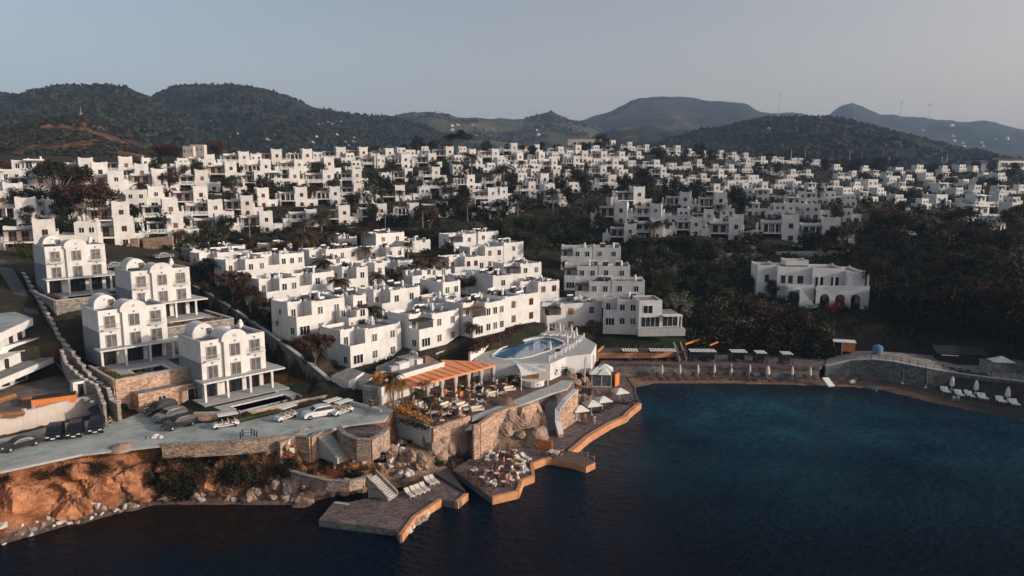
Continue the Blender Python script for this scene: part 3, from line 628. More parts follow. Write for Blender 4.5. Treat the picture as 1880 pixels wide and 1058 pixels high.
# ---------------------------------------------------------------- hillside house with a tower
def tower_house(var, far=False):
    v = var
    tag_n = ['white house with a tall plain tower and a dark pergola','x']
    root = thing('hillside_house', 'white tower house on the hillside', 'house')
    th = [7.2, 7.4, 6.9, 7.3][v % 4]; wl = [5.2, 4.8, 5.5, 5.0][v % 4]; wh = [5.7, 5.5, 5.9, 5.6][v % 4]
    mb = MB(); mb.box(-2, 2, 0, 4.4, -3.5, th-.45, 'plaster', 'roof_screed'); parapet(mb, -2, 2, 0, 4.4, th-.45, .45, .2, 'plaster', .28)
    mb.box(-2-wl, -2.003, 3.1, 7.2, -3.5, wh-.3, 'plaster', 'roof_screed'); parapet(mb, -2-wl, -2.003, 3.1, 7.2, wh-.3, .38, .2, 'plaster', .18, sk='r')
    mb.box(-2+.003, 2.6, 4.403, 8.2, -3.5, 4.6, 'plaster', 'roof_dark'); parapet(mb, -2+.003, 2.6, 4.403, 8.2, 4.6, .35, .2, 'plaster', .0, sk='f')
    if v % 2 == 0: mb.box(-4.4-wl, -2.003-wl, .8, 6, -3.5, 3.2, 'plaster', 'roof_dark'); parapet(mb, -4.4-wl, -2.003-wl, .8, 6, 3.2, .5, .2, 'plaster', .2)
    else: mb.box(-4.0-wl, -2.003-wl, 1.4, 5, -3.5, 2.4, 'plaster', 'roof_screed'); parapet(mb, -4.0-wl, -2.003-wl, 1.4, 5, 2.4, .7, .2, 'plaster', .2)
    mb.box(2.003, 5.2+(v%2)*.6, 1.6, 6.4, -3.5, 2.7+(v%3)*.25, 'plaster', 'roof_screed'); parapet(mb, 2.003, 5.2+(v%2)*.6, 1.6, 6.4, 2.7+(v%3)*.25, .45, .2, 'plaster', .2, sk='l')
    part(mb, 'wall', root)
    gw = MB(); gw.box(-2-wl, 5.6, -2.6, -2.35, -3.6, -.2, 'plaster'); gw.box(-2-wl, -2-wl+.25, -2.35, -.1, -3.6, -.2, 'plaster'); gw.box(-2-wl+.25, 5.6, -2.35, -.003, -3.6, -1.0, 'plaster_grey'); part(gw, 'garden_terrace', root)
    part(win(MB(), 3.7, .7, 1.0, 1.1, 1.6, 'f', 'glass', 'wood' if v % 2 else 'white_paint'), 'window', root)
    pan = 'glass'; fr = ['shutter_wood','wood','white_paint','wood'][v % 4]
    part(win(MB(), .1, 4.1, .95, 1.15, 0, 'f', 'wood' if v == 1 else pan, fr), 'window', root)
    part(win(MB(), .15, .9, 1.0, 1.2, 0, 'f', pan, fr), 'window', root)
    if v % 2 == 0: part(win(MB(), 2.2, 4.2, .8, 1.0, 2.0, 'r', pan, fr), 'window', root)
    bmb = MB(); bmb.box(-2-wl, -2.003, -.1, 3.097, 2.55, 2.85, 'plaster'); bmb.box(-2-wl, -2-wl+.22, -.1, 3.097, -3.5, 2.55, 'plaster')
    bal = part(bmb, 'balcony', root)
    if v in (0, 3): part(rail_mb(-2-wl+.1, -2.1, -.02, 2.85, .85, 'shade_wood' if v else 'wood'), 'railing', bal)
    else: part(rail_mb(-2-wl+.1, -2.1, -.02, 2.85, .85, 'white_paint', post=.14, step=.32), 'railing', bal)
    part(win(MB(), -2-wl*.70, 2.9, 1.3, 2.0, 3.1, 'f', pan, fr), 'door', root)
    part(win(MB(), -2-wl*.28, 2.9, 1.2, 2.0, 3.1, 'f', pan, fr), 'door', root)
    part(win(MB(), -2-wl*.5, .05, wl-1.3, 2.1, 3.1, 'f', 'dark', fr, 3), 'door', root)
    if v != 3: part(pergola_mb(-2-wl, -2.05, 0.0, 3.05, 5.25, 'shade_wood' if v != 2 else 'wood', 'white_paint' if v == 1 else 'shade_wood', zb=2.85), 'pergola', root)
    else:
        gl = MB()
        for i in range(4): xx = -2-wl+.12+(wl-.3)*i/3; gl.box(xx-.13, xx+.13, -.08, .18, 2.85, 5.0, 'plaster')
        gl.box(-2-wl, -2.05, -.1, 3.05, 5.0, 5.2, 'roof_screed'); part(gl, 'porch', root)
    part(chimney_mb(-3.0-wl, 2.4, 2.4, 3.0), 'chimney', root)
    part(win(MB(), -3.2-wl, .2, .8, .9, .8 if v % 2 == 0 else 1.4, 'f', pan, fr), 'window', root)
    return root
TH = [tower_house(i) for i in range(4)]
def box_house(var):
    """plain stepped house of two or three boxes"""
    root = thing('stepped_house', 'white stepped box house', 'house')
    mb = MB()
    if var == 0:
        mb.box(-4.5, 4.5, 0, 7, -4, 3.2, 'plaster', 'roof_screed'); parapet(mb, -4.5, 4.5, 0, 7, 3.2, .4, .2, 'plaster', .15)
        mb.box(-1, 4.2, 2.2, 6.8, 3.203, 6.2, 'plaster', 'roof_screed'); parapet(mb, -1, 4.2, 2.2, 6.8, 6.2, .35, .2, 'plaster', .15)
        W_ = [(-2.8,.8,1.3,1.2,0),(.2,.8,1.0,1.2,0),(2.9,.5,1.4,1.9,0),(.6,4.0,1.1,1.3,2.2),(2.8,4.0,1.1,1.3,2.2)]
        ch = (3.6, 6)
    elif var == 1:
        mb.box(-5, 1, 0, 7.5, -4, 6.0, 'plaster', 'roof_screed'); parapet(mb, -5, 1, 0, 7.5, 6.0, .4, .2, 'plaster', .15)
        mb.box(1.003, 5, 1.8, 7.5, -4, 3.4, 'plaster', 'roof_screed'); parapet(mb, 1.003, 5, 1.8, 7.5, 3.4, .4, .2, 'plaster', .15, sk='l')
        W_ = [(-3.6,3.7,1.1,1.3,0),(-.6,3.7,1.1,1.3,0),(-3.6,.8,1.1,1.3,0),(-.6,.4,1.6,1.9,0),(3,.5,1.9,1.8,1.8)]
        ch = (-4, 6)
    else:
        mb.box(-6, 6, 0, 7, -4, 3.0, 'plaster', 'roof_screed'); parapet(mb, -6, 6, 0, 7, 3.0, .35, .2, 'plaster')
        mb.box(-5.5, 0, 1.5, 6.8, 3.003, 6.0, 'plaster', 'roof_screed'); parapet(mb, -5.5, 0, 1.5, 6.8, 6.0, .35, .2, 'plaster')
        mb.box(-5.7, .2, -.6, 1.5, 5.8, 6.0, 'plaster')
        W_ = [(-4.4,.4,1.7,1.9,0),(-1.6,.7,1.0,1.2,0),(1.5,.4,1.9,1.9,0),(4.3,.7,1.2,1.2,0),(-4.2,3.5,1.6,1.9,1.5),(-1.5,3.8,1.2,1.4,1.5)]
        ch = (-1, 6)
    part(mb, 'wall', root)
    for x, z, w_, h_, y in W_: part(win(MB(), x, z, w_, h_, y, 'f', 'glass', 'white_paint'), 'window', root)
    part(chimney_mb(ch[0], ch[1], 6.0, 1.4, .3), 'chimney', root)
    return root
BH = [box_house(i) for i in range(3)]
# ---- where they stand: (x of the tower, y of its top, width of the tower) in the picture, row by row from the lowest terrace up
ROWS = [
 ('lowest row of hillside town', [(85,405,34,0),(230,400,31,0),(324,397,27,1),(410,393,25,0),(490,389,23,0),(573,384,20,2),(633,378,21,0),(701,375,20,0),(761,374,18,3),(814,370,18,2),(884,380,17,'b0'),(925,365,19,2),(979,359,15,0),(1032,355,15,2)]),
 ('second terrace row of hillside town', [(51,365,35,3),(224,372,28,0),(315,368,26,1),(397,366,25,2),(484,346,21,0),(554,345,21,3),(616,344,19,3),(668,352,17,'b0'),(735,341,18,0),(776,345,17,'b0'),(830,345,15,'b1'),(874,349,15,'b0'),(925,343,15,2),(977,335,14,1),(1060,335,14,'b1'),(1124,322,15,1)]),
 ('third terrace row of hillside town', [(5,352,26,1),(120,368,25,'b1'),(207,344,22,1),(288,341,25,2),(370,343,24,0),(432,330,20,'b0'),(478,314,19,0),(542,312,19,1),(604,312,20,2),(656,312,17,1),(705,318,15,'b0'),(751,310,15,0),(814,327,16,2),(865,322,15,3),(914,321,14,1),(965,318,13,'b1')]),
 ('fourth terrace row of hillside town', [(28,338,30,3),(76,314,30,1),(138,318,24,'b1'),(215,313,26,2),(295,311,25,0),(372,314,22,1),(425,297,20,0),(489,295,18,3),(550,292,17,2),(605,290,18,0),(650,296,15,'b0'),(695,285,15,2),(745,284,15,3),(801,308,15,1),(847,303,14,'b1'),(900,300,13,'b0'),(960,302,12,'b0'),(1022,312,14,0),(1066,308,12,2),(1108,305,12,0),(1150,312,11,'b1')]),
 ('fifth terrace row of hillside town', [(10,312,26,'b2'),(120,300,22,'b0'),(186,300,25,3),(262,303,22,1),(338,298,24,0),(449,278,18,2),(509,275,18,0),(565,275,17,3),(627,272,18,1),(668,271,15,0),(716,272,15,2),(794,282,15,0),(840,286,13,'b0'),(880,290,13,1),(926,290,12,'b1'),(978,294,12,'b0'),(1018,292,12,0),(1059,287,12,3),(1095,293,11,'b0'),(1130,292,12,1),(1206,293,11,2)]),
 ('sixth terrace row of hillside town', [(30,296,24,'b0'),(84,293,24,'b2'),(160,291,23,0),(233,290,22,1),(285,291,18,'b1'),(386,283,18,2),(420,283,15,'b0'),(478,284,14,'b1'),(535,282,14,'b0'),(590,280,13,'b1'),(640,282,13,'b0'),(760,276,13,'b1'),(826,270,14,0),(868,275,13,1),(910,273,14,2),(955,281,13,0),(995,280,12,3),(1045,277,11,'b0'),(1074,278,12,1),(1109,278,12,0),(1142,278,11,2),(1173,278,9,0)]),
 ('topmost row on town crest', [(690,273,12,'b0'),(742,272,11,'b1'),(778,270,11,'b0'),(944,264,12,1),(986,266,10,0),(1030,269,11,2),(1062,267,11,3),(1094,268,10,'b0'),(1126,258,9,0),(1157,258,8,1),(1188,261,8,2),(1218,263,8,0),(1245,263,9,3),(1268,270,8,'b1')]),
]
ROWS_R = [
 ('lowest row above dark right slope', [(1156,412,21,0),(1206,402,22,2),(1277,400,20,0),(1350,401,25,0),(1450,397,28,3),(1525,402,29,3)]),
 ('second row above dark right slope', [(1139,372,23,0),(1203,374,21,2),(1300,386,18,1),(1395,372,18,'b2'),(1470,362,18,'b2'),(1500,376,20,'b1'),(1425,375,19,'b0'),(1560,384,18,'b1'),(1450,372,18,2)]),
 ('third row above dark right slope', [(1173,344,21,0),(1257,354,20,3),(1322,355,21,3),(1378,347,14,'b1'),(1412,348,16,'b2'),(1445,350,14,'b0'),(1472,352,13,1),(1500,354,14,'b2'),(1530,352,13,'b1'),(1556,358,13,'b0'),(1230,346,14,'b0'),(1288,338,12,'b1')]),
 ('fourth row up right hillside', [(1218,307,12,0),(1250,322,11,'b1'),(1292,318,10,2),(1324,311,9,0),(1353,321,9,1),(1379,321,8,2),(1316,338,10,0),(1368,336,9,3),(1404,335,9,1),(1434,331,10,'b0'),(1468,333,12,'b1'),(1500,336,11,'b2'),(1535,332,10,1),(1568,314,9,3),(1590,330,11,'b1'),(1232,326,10,1),(1268,326,10,'b0'),(1342,334,9,'b0'),(1390,322,9,'b1'),(1450,322,9,'b0')]),
 ('fifth row up right hillside', [(1240,300,9,'b1'),(1284,293,9,0),(1314,302,10,1),(1343,302,9,2),(1372,304,9,'b0'),(1399,306,9,'b1'),(1425,308,9,'b0'),(1456,311,9,0),(1484,311,8,2)]),
 ('crest row of right hillside', [(1292,277,8,0),(1325,272,8,1),(1348,278,8,2),(1370,278,8,0),(1353,291,9,3),(1374,291,9,1),(1401,287,9,2),(1424,284,8,'b1'),(1440,283,8,'b2'),(1458,288,8,'b0'),(1477,286,9,'b1'),(1500,292,8,'b0')]),
]
FARR = [(1575,335,24,'b0'),(1620,345,26,'b1'),(1665,335,26,'b2'),(1655,358,28,'b1'),(1700,366,30,'b0'),(1765,345,26,'b1'),(1720,330,24,'b2'),(1775,330,24,'b0'),(1805,330,22,'b1'),(1845,355,28,'b1'),(1790,385,34,'b0'),(1835,398,36,'b1'),(1670,322,22,'b0'),(1615,313,20,'b2'),(1540,302,22,'b1'),(1590,305,20,'b0'),(1608,330,34,'b1'),(1640,327,30,'b0'),(1596,352,30,'b2'),(1655,308,26,'b1'),(1690,304,26,'b0'),(1640,316,24,'b2'),(1710,318,26,'b1'),(1745,316,26,'b2'),(1736,305,20,'b0'),(1770,303,22,'b1'),(1793,305,18,'b1'),(1812,318,26,'b0'),(1842,318,26,'b1'),(1745,336,36,'b2'),(1796,341,28,'b0'),(1735,358,40,'b1'),(1772,365,22,'b0'),(1815,358,42,'b2'),(1850,341,30,'b2'),(1878,340,24,'b0'),(1822,378,52,'b2'),(1870,372,34,'b1'),(1870,362,26,'b1'),(1690,345,24,'b1'),(1560,345,18,'b1'),(1550,318,16,'b2')]
def crest(px): return float(np.interp(px, [0,400,800,1150,1500,1880], [330,385,445,540,590,620]))
def house_at(px, ytop, wpx, kind, yaw, label, group, tw=4.0, hh=7.2):
    D = 250.0
    for _ in range(6):
        g = hit(px, ytop+hh*F/D*.93, 60, crest(px)); D = g.y*CP-(g.z-H)*SP
    s = min(max(wpx*D/F/tw, .78), 1.22)
    g = hit(px, ytop+hh*s*F/D*.93, 60, crest(px))
    src = TH[kind] if isinstance(kind, int) else BH[int(kind[1])]
    z = PD(px, ytop, g.y*CP-(g.z-H)*SP).z-hh*s*.99
    z = min(max(z, g.z-1.5), g.z+2.2)
    return dup(src, (g.x, g.y, z), yaw, label, group, s)
KN = {0:'dark pergola', 1:'white pergola', 2:'brown pergola', 3:'columned porch', 'b0':'set-back top', 'b1':'low wing', 'b2':'wide terrace'}
HOUSES = []
for rn, row in ROWS+ROWS_R:
    row = sorted(row); right = 'right' in rn; ex = []
    for a_, b_ in zip(row[:-1], row[1:]):
        w_ = (a_[2]+b_[2])/2; gp = b_[0]-a_[0]
        if gp > w_*4.3: ex.append((a_[0]+gp*.46, (a_[1]+b_[1])/2+w_*.25, w_*.9, ['b0','b1','b2'][len(ex)%3]))
    row = sorted(row+ex, key=lambda q: q[0])
    for i, (px, yt, wp, kd) in enumerate(row):
        va = math.degrees(math.atan2(940-px, F))
        yaw = (va*.42+20 if px < 1200 and not right else -14)+rnd.uniform(-3, 3)
        if not right and px >= 1100: yaw = 12
        if right and yt < 345: yaw = 8+rnd.uniform(-4, 4)
        isb = isinstance(kd, str)
        o = house_at(px, yt, wp*(2.1 if isb else 1), kd, R(yaw), f"{'white stepped house' if isb else 'white tower house'} with {KN[kd]}, {ordn(i+1)} from left in {rn}", 'white houses of hillside town', 9.0 if isb else 4.0, 6.3 if isb else 7.2)
        HOUSES.append(o)
FARR.sort()
for i, (px, yt, wp, kd) in enumerate(FARR):
    o = house_at(px, yt, wp*1.15, kd, R(16+rnd.uniform(-5,5)), f"white flat-roofed house, {ordn(i+1)} from left among far houses at right edge", 'flat-roofed houses on the far right hillside', 11.0, 6.3)
    HOUSES.append(o)
# one of each kind is itself placed; the first ones are re-used, so move them onto free spots in the town
spare = [(TH[0],455,372,20),(TH[1],660,345,17),(TH[2],905,350,15),(TH[3],1000,322,14),(BH[0],145,432,24),(BH[1],265,360,20),(BH[2],520,318,16)]
for i, (o, px, yt, wp) in enumerate(spare):
    g = hit(px, yt+28); o.location = g; o.rotation_euler = (0,0,R(22)); o['label'] = f"{['white tower house','white stepped house'][i>3]} half hidden by trees between the terrace rows, {ordn(i+1)} such from left" ; o['group'] = 'houses between the terrace rows'
for i, o in enumerate(sorted([s[0] for s in spare], key=lambda q: proj(q.location)[0])):
    o['label'] = f"white house half hidden by trees between the terrace rows, {ordn(i+1)} such from the left"
# ---------------------------------------------------------------- terraced houses of the lower town
def row_house(name, label, px, py, D, pxr, yaw, dep=8.5, h_=6.4, notch=True, nw=2, pan='glass', awn=None, base=None, frame='white_paint', left=None, base_col=None, group='terraced white houses of the lower town', ch=1):
    c = PD(px, py, D); a = R(yaw); dx, dy = math.cos(a), math.sin(a)
    k = (pxr-940)/F      # find W with x = k*depth
    d0 = D; # depth(W) = (y+dy W)CP - (z-H)SP
    W_ = (k*D-c.x)/(dx-k*dy*CP); W_ = min(max(W_, 3.0), 22)
    zb = c.z-h_
    root = thing(name, label, 'house', (c.x, c.y, zb), a, group)
    mb = MB(); t = .22; nd, nwid = 2.8, min(3.4, W_*.4)
    lo = -1.6
    if notch:      # outer corner of the upper floor cut back to a balcony
        mb.prism([(0,0),(W_,0),(W_,dep),(0,dep)], lo, 3.05, base_col or 'plaster', 'roof_screed')
        mb.prism([(nwid,0.0),(W_,0.0),(W_,dep),(0,dep),(0,nd),(nwid,nd)], 3.053, h_-.55, 'plaster', 'roof_screed')
        mb.box(0, nwid-.003, 0, t, 3.053, 4.0, 'plaster'); mb.box(0, t, t, nd-.003, 3.053, 4.0, 'plaster')
        rim = [((nwid,0),(W_,0)),((W_,0),(W_,dep)),((W_,dep),(0,dep)),((0,dep),(0,nd)),((0,nd),(nwid,nd)),((nwid,nd),(nwid,0))]
    else:
        mb.prism([(0,0),(W_,0),(W_,dep),(0,dep)], lo, h_-.55, 'plaster', 'roof_screed')
        rim = [((0,0),(W_,0)),((W_,0),(W_,dep)),((W_,dep),(0,dep)),((0,dep),(0,0))]
    for (ax, ay), (bx, by) in rim:
        L_ = math.hypot(bx-ax, by-ay); ux, uy = (bx-ax)/L_, (by-ay)/L_; nx_, ny_ = -uy, ux
        q = [(ax+nx_*.0, ay+ny_*.0), (bx-ux*.22, by-uy*.22), (bx-ux*.22+nx_*.2, by-uy*.22+ny_*.2), (ax+nx_*.2, ay+ny_*.2)]
        mb.prism(q, h_-.547, h_+.08, 'plaster')
        for (ex, ey) in ((ax+ux*.25, ay+uy*.25), (bx-ux*.7, by-uy*.7)):   # raised ends
            q = [(ex, ey), (ex+ux*.5, ey+uy*.5), (ex+ux*.5+nx_*.2, ey+uy*.5+ny_*.2), (ex+nx_*.2, ey+ny_*.2)]; mb.prism(q, h_+.08, h_+.3, 'plaster')
    part(mb, 'wall', root)
    x0 = nwid if notch else 0
    n_ = max(1, min(nw, int((W_-x0)/1.9)))
    for i in range(n_):
        xx = x0+(W_-x0)*(i+.5)/n_
        part(win(MB(), xx, 3.95, 1.1, 1.4, 0, 'f', pan if (i+int(px)) % 3 else 'glass_curtain', frame), 'window', root)
        part(win(MB(), xx, .8, 1.1, 1.4, 0, 'f', 'glass_curtain' if (i+int(px)) % 2 else pan, frame), 'window', root)
    if notch:
        part(win(MB(), nwid*.35, 3.1, .9, 2.0, nd, 'f', 'glass', frame), 'door', root)
        part(win(MB(), nwid*.5, .5, nwid*.62, 1.6, 0, 'f', 'glass', 'white_paint', 2), 'window', root)
        part(win(MB(), nd*.5, .6, 1.2, 1.3, 0, 'l', 'glass', frame), 'window', root)
        part(win(MB(), nd+2.5, 3.9, .9, 1.1, 0, 'l', 'glass', frame), 'window', root)
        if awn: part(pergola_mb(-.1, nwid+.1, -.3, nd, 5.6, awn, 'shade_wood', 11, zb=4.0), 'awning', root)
    rr = random.Random(int(px*7+py))
    for k in range(rr.randint(3, 6)+(W_ > 9)*2):
        cb = MB()
        x = rr.uniform(x0+.6, W_-1.2); y = rr.uniform(nd+.3, dep-1.2); q = rr.random()
        if q < .15: cb.cyl((x,y,h_-.5),(x,y,h_+.5),.03,.03,'metal_grey',5); cb.lathe([(.05,h_+.3),(.32,h_+.5),(.36,h_+.62)],'metal_grey',(x,y),8)
        elif q < .5: cb.prism([(x,y),(x+1.5,y),(x+1.5,y+.9),(x,y+.9)], h_-.54, lambda p: h_+.1+(p[1]-y)*.6, 'metal_dark'); cb.cyl((x,y+.95,h_+.75),(x+1.5,y+.95,h_+.75),.2,.2,'white_paint',8)
        elif q < .8: cb.box(x, x+.8, y, y+.5, h_-.54, h_+.35, 'metal_grey')
        else: cb.cyl((x,y,h_-.1),(x+1.2,y,h_-.1),.28,.28,'white_paint',8)
        part(cb, 'roof_unit', root)
    if ch: part(chimney_mb(W_*.75, dep*.55, h_-.3, 1.5, .27), 'chimney', root)
    return root, W_, zb
for px, py, D, pr, yw, lb, kw in LT:
    row_house('terraced_house', lb, px, py, D, pr, yw, **kw)
# glazed block by the lawn
c = PD(1174, 552, 158); rt = thing('glazed_house', 'flat-roofed white block with large dark windows and a low wing above the lawn', 'house', (c.x, c.y, c.z-6.2), R(4))
mb = MB(); mb.prism([(0,0),(5.2,0),(5.2,7),(0,7)], -1.5, 5.9, 'plaster', 'roof_screed'); parapet(mb, 0, 5.2, 0, 7, 5.9, .3, .2, 'plaster'); mb.box(5.203, 9.4, .6, 7, -1.5, 2.9, 'plaster', 'roof_screed'); mb.box(-.6, 10, -2.2, -.003, -1.5, .1, 'paving')
mb.box(5.203, 9.6, -1.4, .597, 2.7, 2.95, 'plaster'); mb.box(9.2, 9.45, -1.3, -1.05, .1, 2.7, 'plaster'); part(mb, 'wall', rt)
part(win(MB(), 2.0, 3.3, 2.1, 1.7, 0, 'f', 'glass', 'white_paint', 1), 'window', rt); part(win(MB(), 2.6, .2, 4.2, 2.2, 0, 'f', 'dark', 'white_paint', 3), 'window', rt); part(win(MB(), 7.3, .2, 3.4, 2.2, .6, 'f', 'dark', 'white_paint', 2), 'window', rt)
# ---------------------------------------------------------------- the big arched villa on the right
c = PD(1434, 492, 176); zb = c.z-8.0
rt = thing('arched_villa', 'large white villa with an arcade of round arches and flat terraced roof among trees', 'villa', (c.x, c.y, zb), R(-6)); rt.scale = (.91,.91,.93)
mb = MB()
def wall_arches(mb, x0, x1, y0, y1, z0, z1, arches, m, seg=8):   # a wall along x with round-headed openings (centre, width, springing height)
    xs = x0
    for (cx, w_, sp) in sorted(arches):
        mb.box(xs, cx-w_/2, y0, y1, z0, z1, m)
        r = w_/2; top = []
        for k in range(seg+1):
            a = math.pi-math.pi*k/seg; top.append((cx+r*math.cos(a), sp+r*math.sin(a)))
        for k in range(seg):
            (xa, za), (xb, zb_) = top[k], top[k+1]
            v = [(xa,y0,za),(xb,y0,zb_),(xb,y0,z1),(xa,y0,z1),(xa,y1,za),(xb,y1,zb_),(xb,y1,z1),(xa,y1,z1)]
            mb.add(v, [(0,1,2,3),(7,6,5,4),(4,5,1,0),(3,2,6,7)], m)
        xs = cx+w_/2
    mb.box(xs, x1, y0, y1, z0, z1, m)
# upper floor, stepping back in bays
mb.box(-5, 0, 5, 13, -3, 8.2, 'plaster', 'roof_screed'); parapet(mb, -5, 0, 5, 13, 8.2, .5, .25, 'plaster', .3)
mb.box(.003, 9, 3.2, 13, -3, 8.0, 'plaster', 'roof_screed'); parapet(mb, .003, 9, 3.2, 13, 8.0, .6, .25, 'plaster', .3)
mb.box(9.003, 17.5, 2, 12, -3, 7.8, 'plaster', 'roof_screed'); parapet(mb, 9.003, 17.5, 2, 12, 7.8, .6, .25, 'plaster', .3)
mb.box(17.503, 22.3, .4, 12, -3, 7.2, 'plaster', 'roof_screed'); parapet(mb, 17.503, 22.3, .4, 12, 7.2, .6, .25, 'plaster', .3)
mb.box(3, 9, 6, 12, 8.61, 9.6, 'plaster', 'roof_screed'); parapet(mb, 3, 9, 6, 12, 9.6, .35, .25, 'plaster', .2)
mb.box(2, 8.9, -.5, 3.197, -3, 3.4, 'plaster', 'paving')
# arcade terrace
wall_arches(mb, 8.903, 22.6, -2.4, -2.1, -3, 3.4, [(11.2,2.5,-.6+1.4),(15.2,2.5,.8),(19.2,2.5,.8)], 'plaster')
mb.box(8.903, 22.6, -2.1, 1.9, 3.15, 3.4, 'plaster', 'paving'); mb.box(22.35, 22.6, -2.1, .39, -3, 3.15, 'plaster')
mb.box(8.903, 22.6, -2.4, -2.18, 3.403, 4.3, 'plaster'); mb.box(2, 8.9, -.5, -.28, 3.403, 4.2, 'plaster')
part(mb, 'wall', rt)
mb = MB(); 
for i in range(8): mb.box(5.2+i*.45, 9.2+.0, -3.6-.0, -2.43, -3+i*.0, 3.1-i*.75, 'plaster') if False else mb.box(4.6+i*.55, 5.15+i*.55, -2.6, -.503, -3, 3.0-i*.6, 'plaster')
part(mb, 'outer_stair', rt)
for x in (9.3, 13.2, 17.2, 21.9):
    mb = MB(); mb.box(x, x+.4, -2.38, -1.98, 4.3, 6.6 if x < 20 else 7.4, 'plaster'); part(mb, 'pillar', rt)
for x, w_, y in ((1.6,1.0,3.2),(3.6,1.0,3.2),(6.2,1.4,3.2),(-2.4,1.0,5)): part(win(MB(), x, 4.1, w_, 2.0, y, 'f', 'glass', 'wood'), 'window', rt)
for x, w_, y in ((10.9,1.9,2),(15,1.9,2)): part(win(MB(), x, 3.45, w_, 2.5, y, 'f', 'glass', 'wood'), 'door', rt)
for x in (11.2, 15.2, 19.2): part(win(MB(), x, -.9, 1.5, 2.4, 1.99 if x < 17 else .39, 'f', 'dark', 'wood'), 'door', rt)
part(win(MB(), 4.5, .3, 1.0, 1.5, -.5, 'f', 'glass', 'white_paint'), 'window', rt)
# ================================================================ four new villas with barrel vaults and round roof drums
def villa(i, origin, z, lab):
    rt = thing('domed_villa', lab, 'villa', (origin.x, origin.y, z), VYAW, 'four new white villas with roof drums')
    mb = MB(); S = 3.0; T1, T2 = 6.2, 9.4      # slab level, first storey top, roof
    # body in three bays: left bay 0.6-4.0, centre bay 4.0-7.6 (proud), right bay 7.6-11
    mb.box(.5, 11.2, 2.6, 10.4, -.5, S-.003, 'plaster')
    mb.box(.5, 4.0, 1.4, 10.4, S+.25, T2-.4, 'plaster', 'roof_screed')
    mb.box(4.003, 7.6, .9, 10.4, S+.25, T2-.4, 'plaster', 'roof_screed')
    mb.box(7.603, 11.2, 1.4, 10.4, S+.25, T2-.4, 'plaster', 'roof_screed')
    parapet(mb, .5, 3.999, 1.4, 10.4, T2-.397, .5, .2, 'plaster', 0, sk='r'); parapet(mb, 7.604, 11.2, 1.4, 10.4, T2-.397, .5, .2, 'plaster', 0, sk='l')
    mb.box(4.0, 7.6, 10.2, 10.4, T2-.397, T2+.1, 'plaster')
    # curved gable over the centre bay with a shallow arch
    prof = [(3.7,T2-.4)]+[(5.8+2.1*math.cos(math.pi-math.pi*k/12), T2-.05+1.45*math.sin(math.pi*k/12)) for k in range(13)]+[(7.9,T2-.4)]
    mb.extr(prof, 'y', .88, 1.18, 'plaster')
    # string course
    mb.box(.42, 3.98, 1.30, 1.397, T1-.02, T1+.12, 'plaster'); mb.box(7.62, 11.28, 1.30, 1.397, T1-.02, T1+.12, 'plaster')
    part(mb, 'wall', rt)
    mb = MB(); prof = [(4.2,T2-.39)]+[(5.8+1.6*math.cos(math.pi-math.pi*k/12), T2-.3+1.35*math.sin(math.pi*k/12)) for k in range(13)]+[(7.4,T2-.39)]
    mb.extr(prof, 'y', 1.18, 6.5, 'plaster'); part(mb, 'vault', rt)
    # drum: a short round-ended roof house standing across the vault
    mb = MB(); cx, cz, r = 3.2, T2+.2, 1.75
    prof = [(cx-r, T2-.39)]+[(cx+r*math.cos(math.pi-math.pi*k/16), cz+r*math.sin(math.pi*k/16)) for k in range(17)]+[(cx+r, T2-.39)]
    mb.extr(prof, 'y', 6.6, 10.0, 'plaster'); dr = part(mb, 'roof_drum', rt)
    part(win(MB(), cx+.95, T2+.1, 1.0, 1.0, 6.6, 'f', 'glass_curtain', 'white_paint', 0), 'window', dr)
    part(MB().cyl((cx-.1,6.58,cz+.95),(cx-.1,6.48,cz+.95),.12,.12,'metal_dark',8), 'vent', dr)
    # grey sheet over the lower half of the side wall
    mb = MB(); mb.box(.44, .497, 1.5, 10.3, -.5, T1-.3, 'plaster_grey'); part(mb, 'side_lower', rt)
    # slab over the ground floor terrace
    mb = MB(); mb.box(-.2, 13.6 if i != 2 else 12.4, -.6, 2.597, S, S+.24, 'plaster', 'paving'); mb.box(11.21, 13.4, 2.603, 9.5, S, S+.24, 'plaster', 'paving'); part(mb, 'terrace_roof', rt)
    for x in (.0, 3.6, 7.4, 11.2):
        mb = MB(); mb.box(x, x+.35, -.3, .05, -.4, S-.003, 'plaster'); part(mb, 'column', rt)
    for x, w_ in ((1.9,2.0),(5.9,2.6),(9.3,2.2)): part(win(MB(), x, .05, w_, 2.4, 2.6, 'f', 'glass', 'metal_dark', 2), 'sliding_door', rt)
    part(MB().box(3.1, 4.3, 2.2, 2.597, -.4, S-.004, 'plaster'), 'pier', rt); part(MB().box(7.3, 8.0, 2.2, 2.597, -.4, S-.004, 'plaster'), 'pier', rt)
    for zz, hh in ((S+.3, 2.0), (T1+.35, 1.9)):
        for x, w_, y in ((2.2,1.5,1.4),(5.8,1.5,.9),(9.4,1.6,1.4)):
            w1 = part(win(MB(), x, zz, w_, hh, y, 'f', 'glass_curtain', 'metal_grey', 1, t=.1, d=.12), 'window', rt)
            part(MB().lathe([(.02,zz+hh+.35),(.12,zz+hh+.38),(.12,zz+hh+.55),(.03,zz+hh+.6)], 'metal_dark', (x, y-.12), 6), 'wall_lamp', rt)
    for x0, x1 in ((.9,3.5),(8.2,10.7)):
        b_ = MB(); b_.box(x0, x1, .72, 1.397, T1-.03, T1+.1, 'plaster'); bo = part(b_, 'balcony', rt); part(rail_mb(x0+.05, x1-.05, .8, T1+.1, .8, 'metal_grey', step=.22, post=.03), 'railing', bo)
    mb = MB(); mb.cyl((5.8,.87,T2+.45),(5.8,.84,T2+.45),.26,.26,'metal_grey',12); part(mb, 'round_vent', rt)
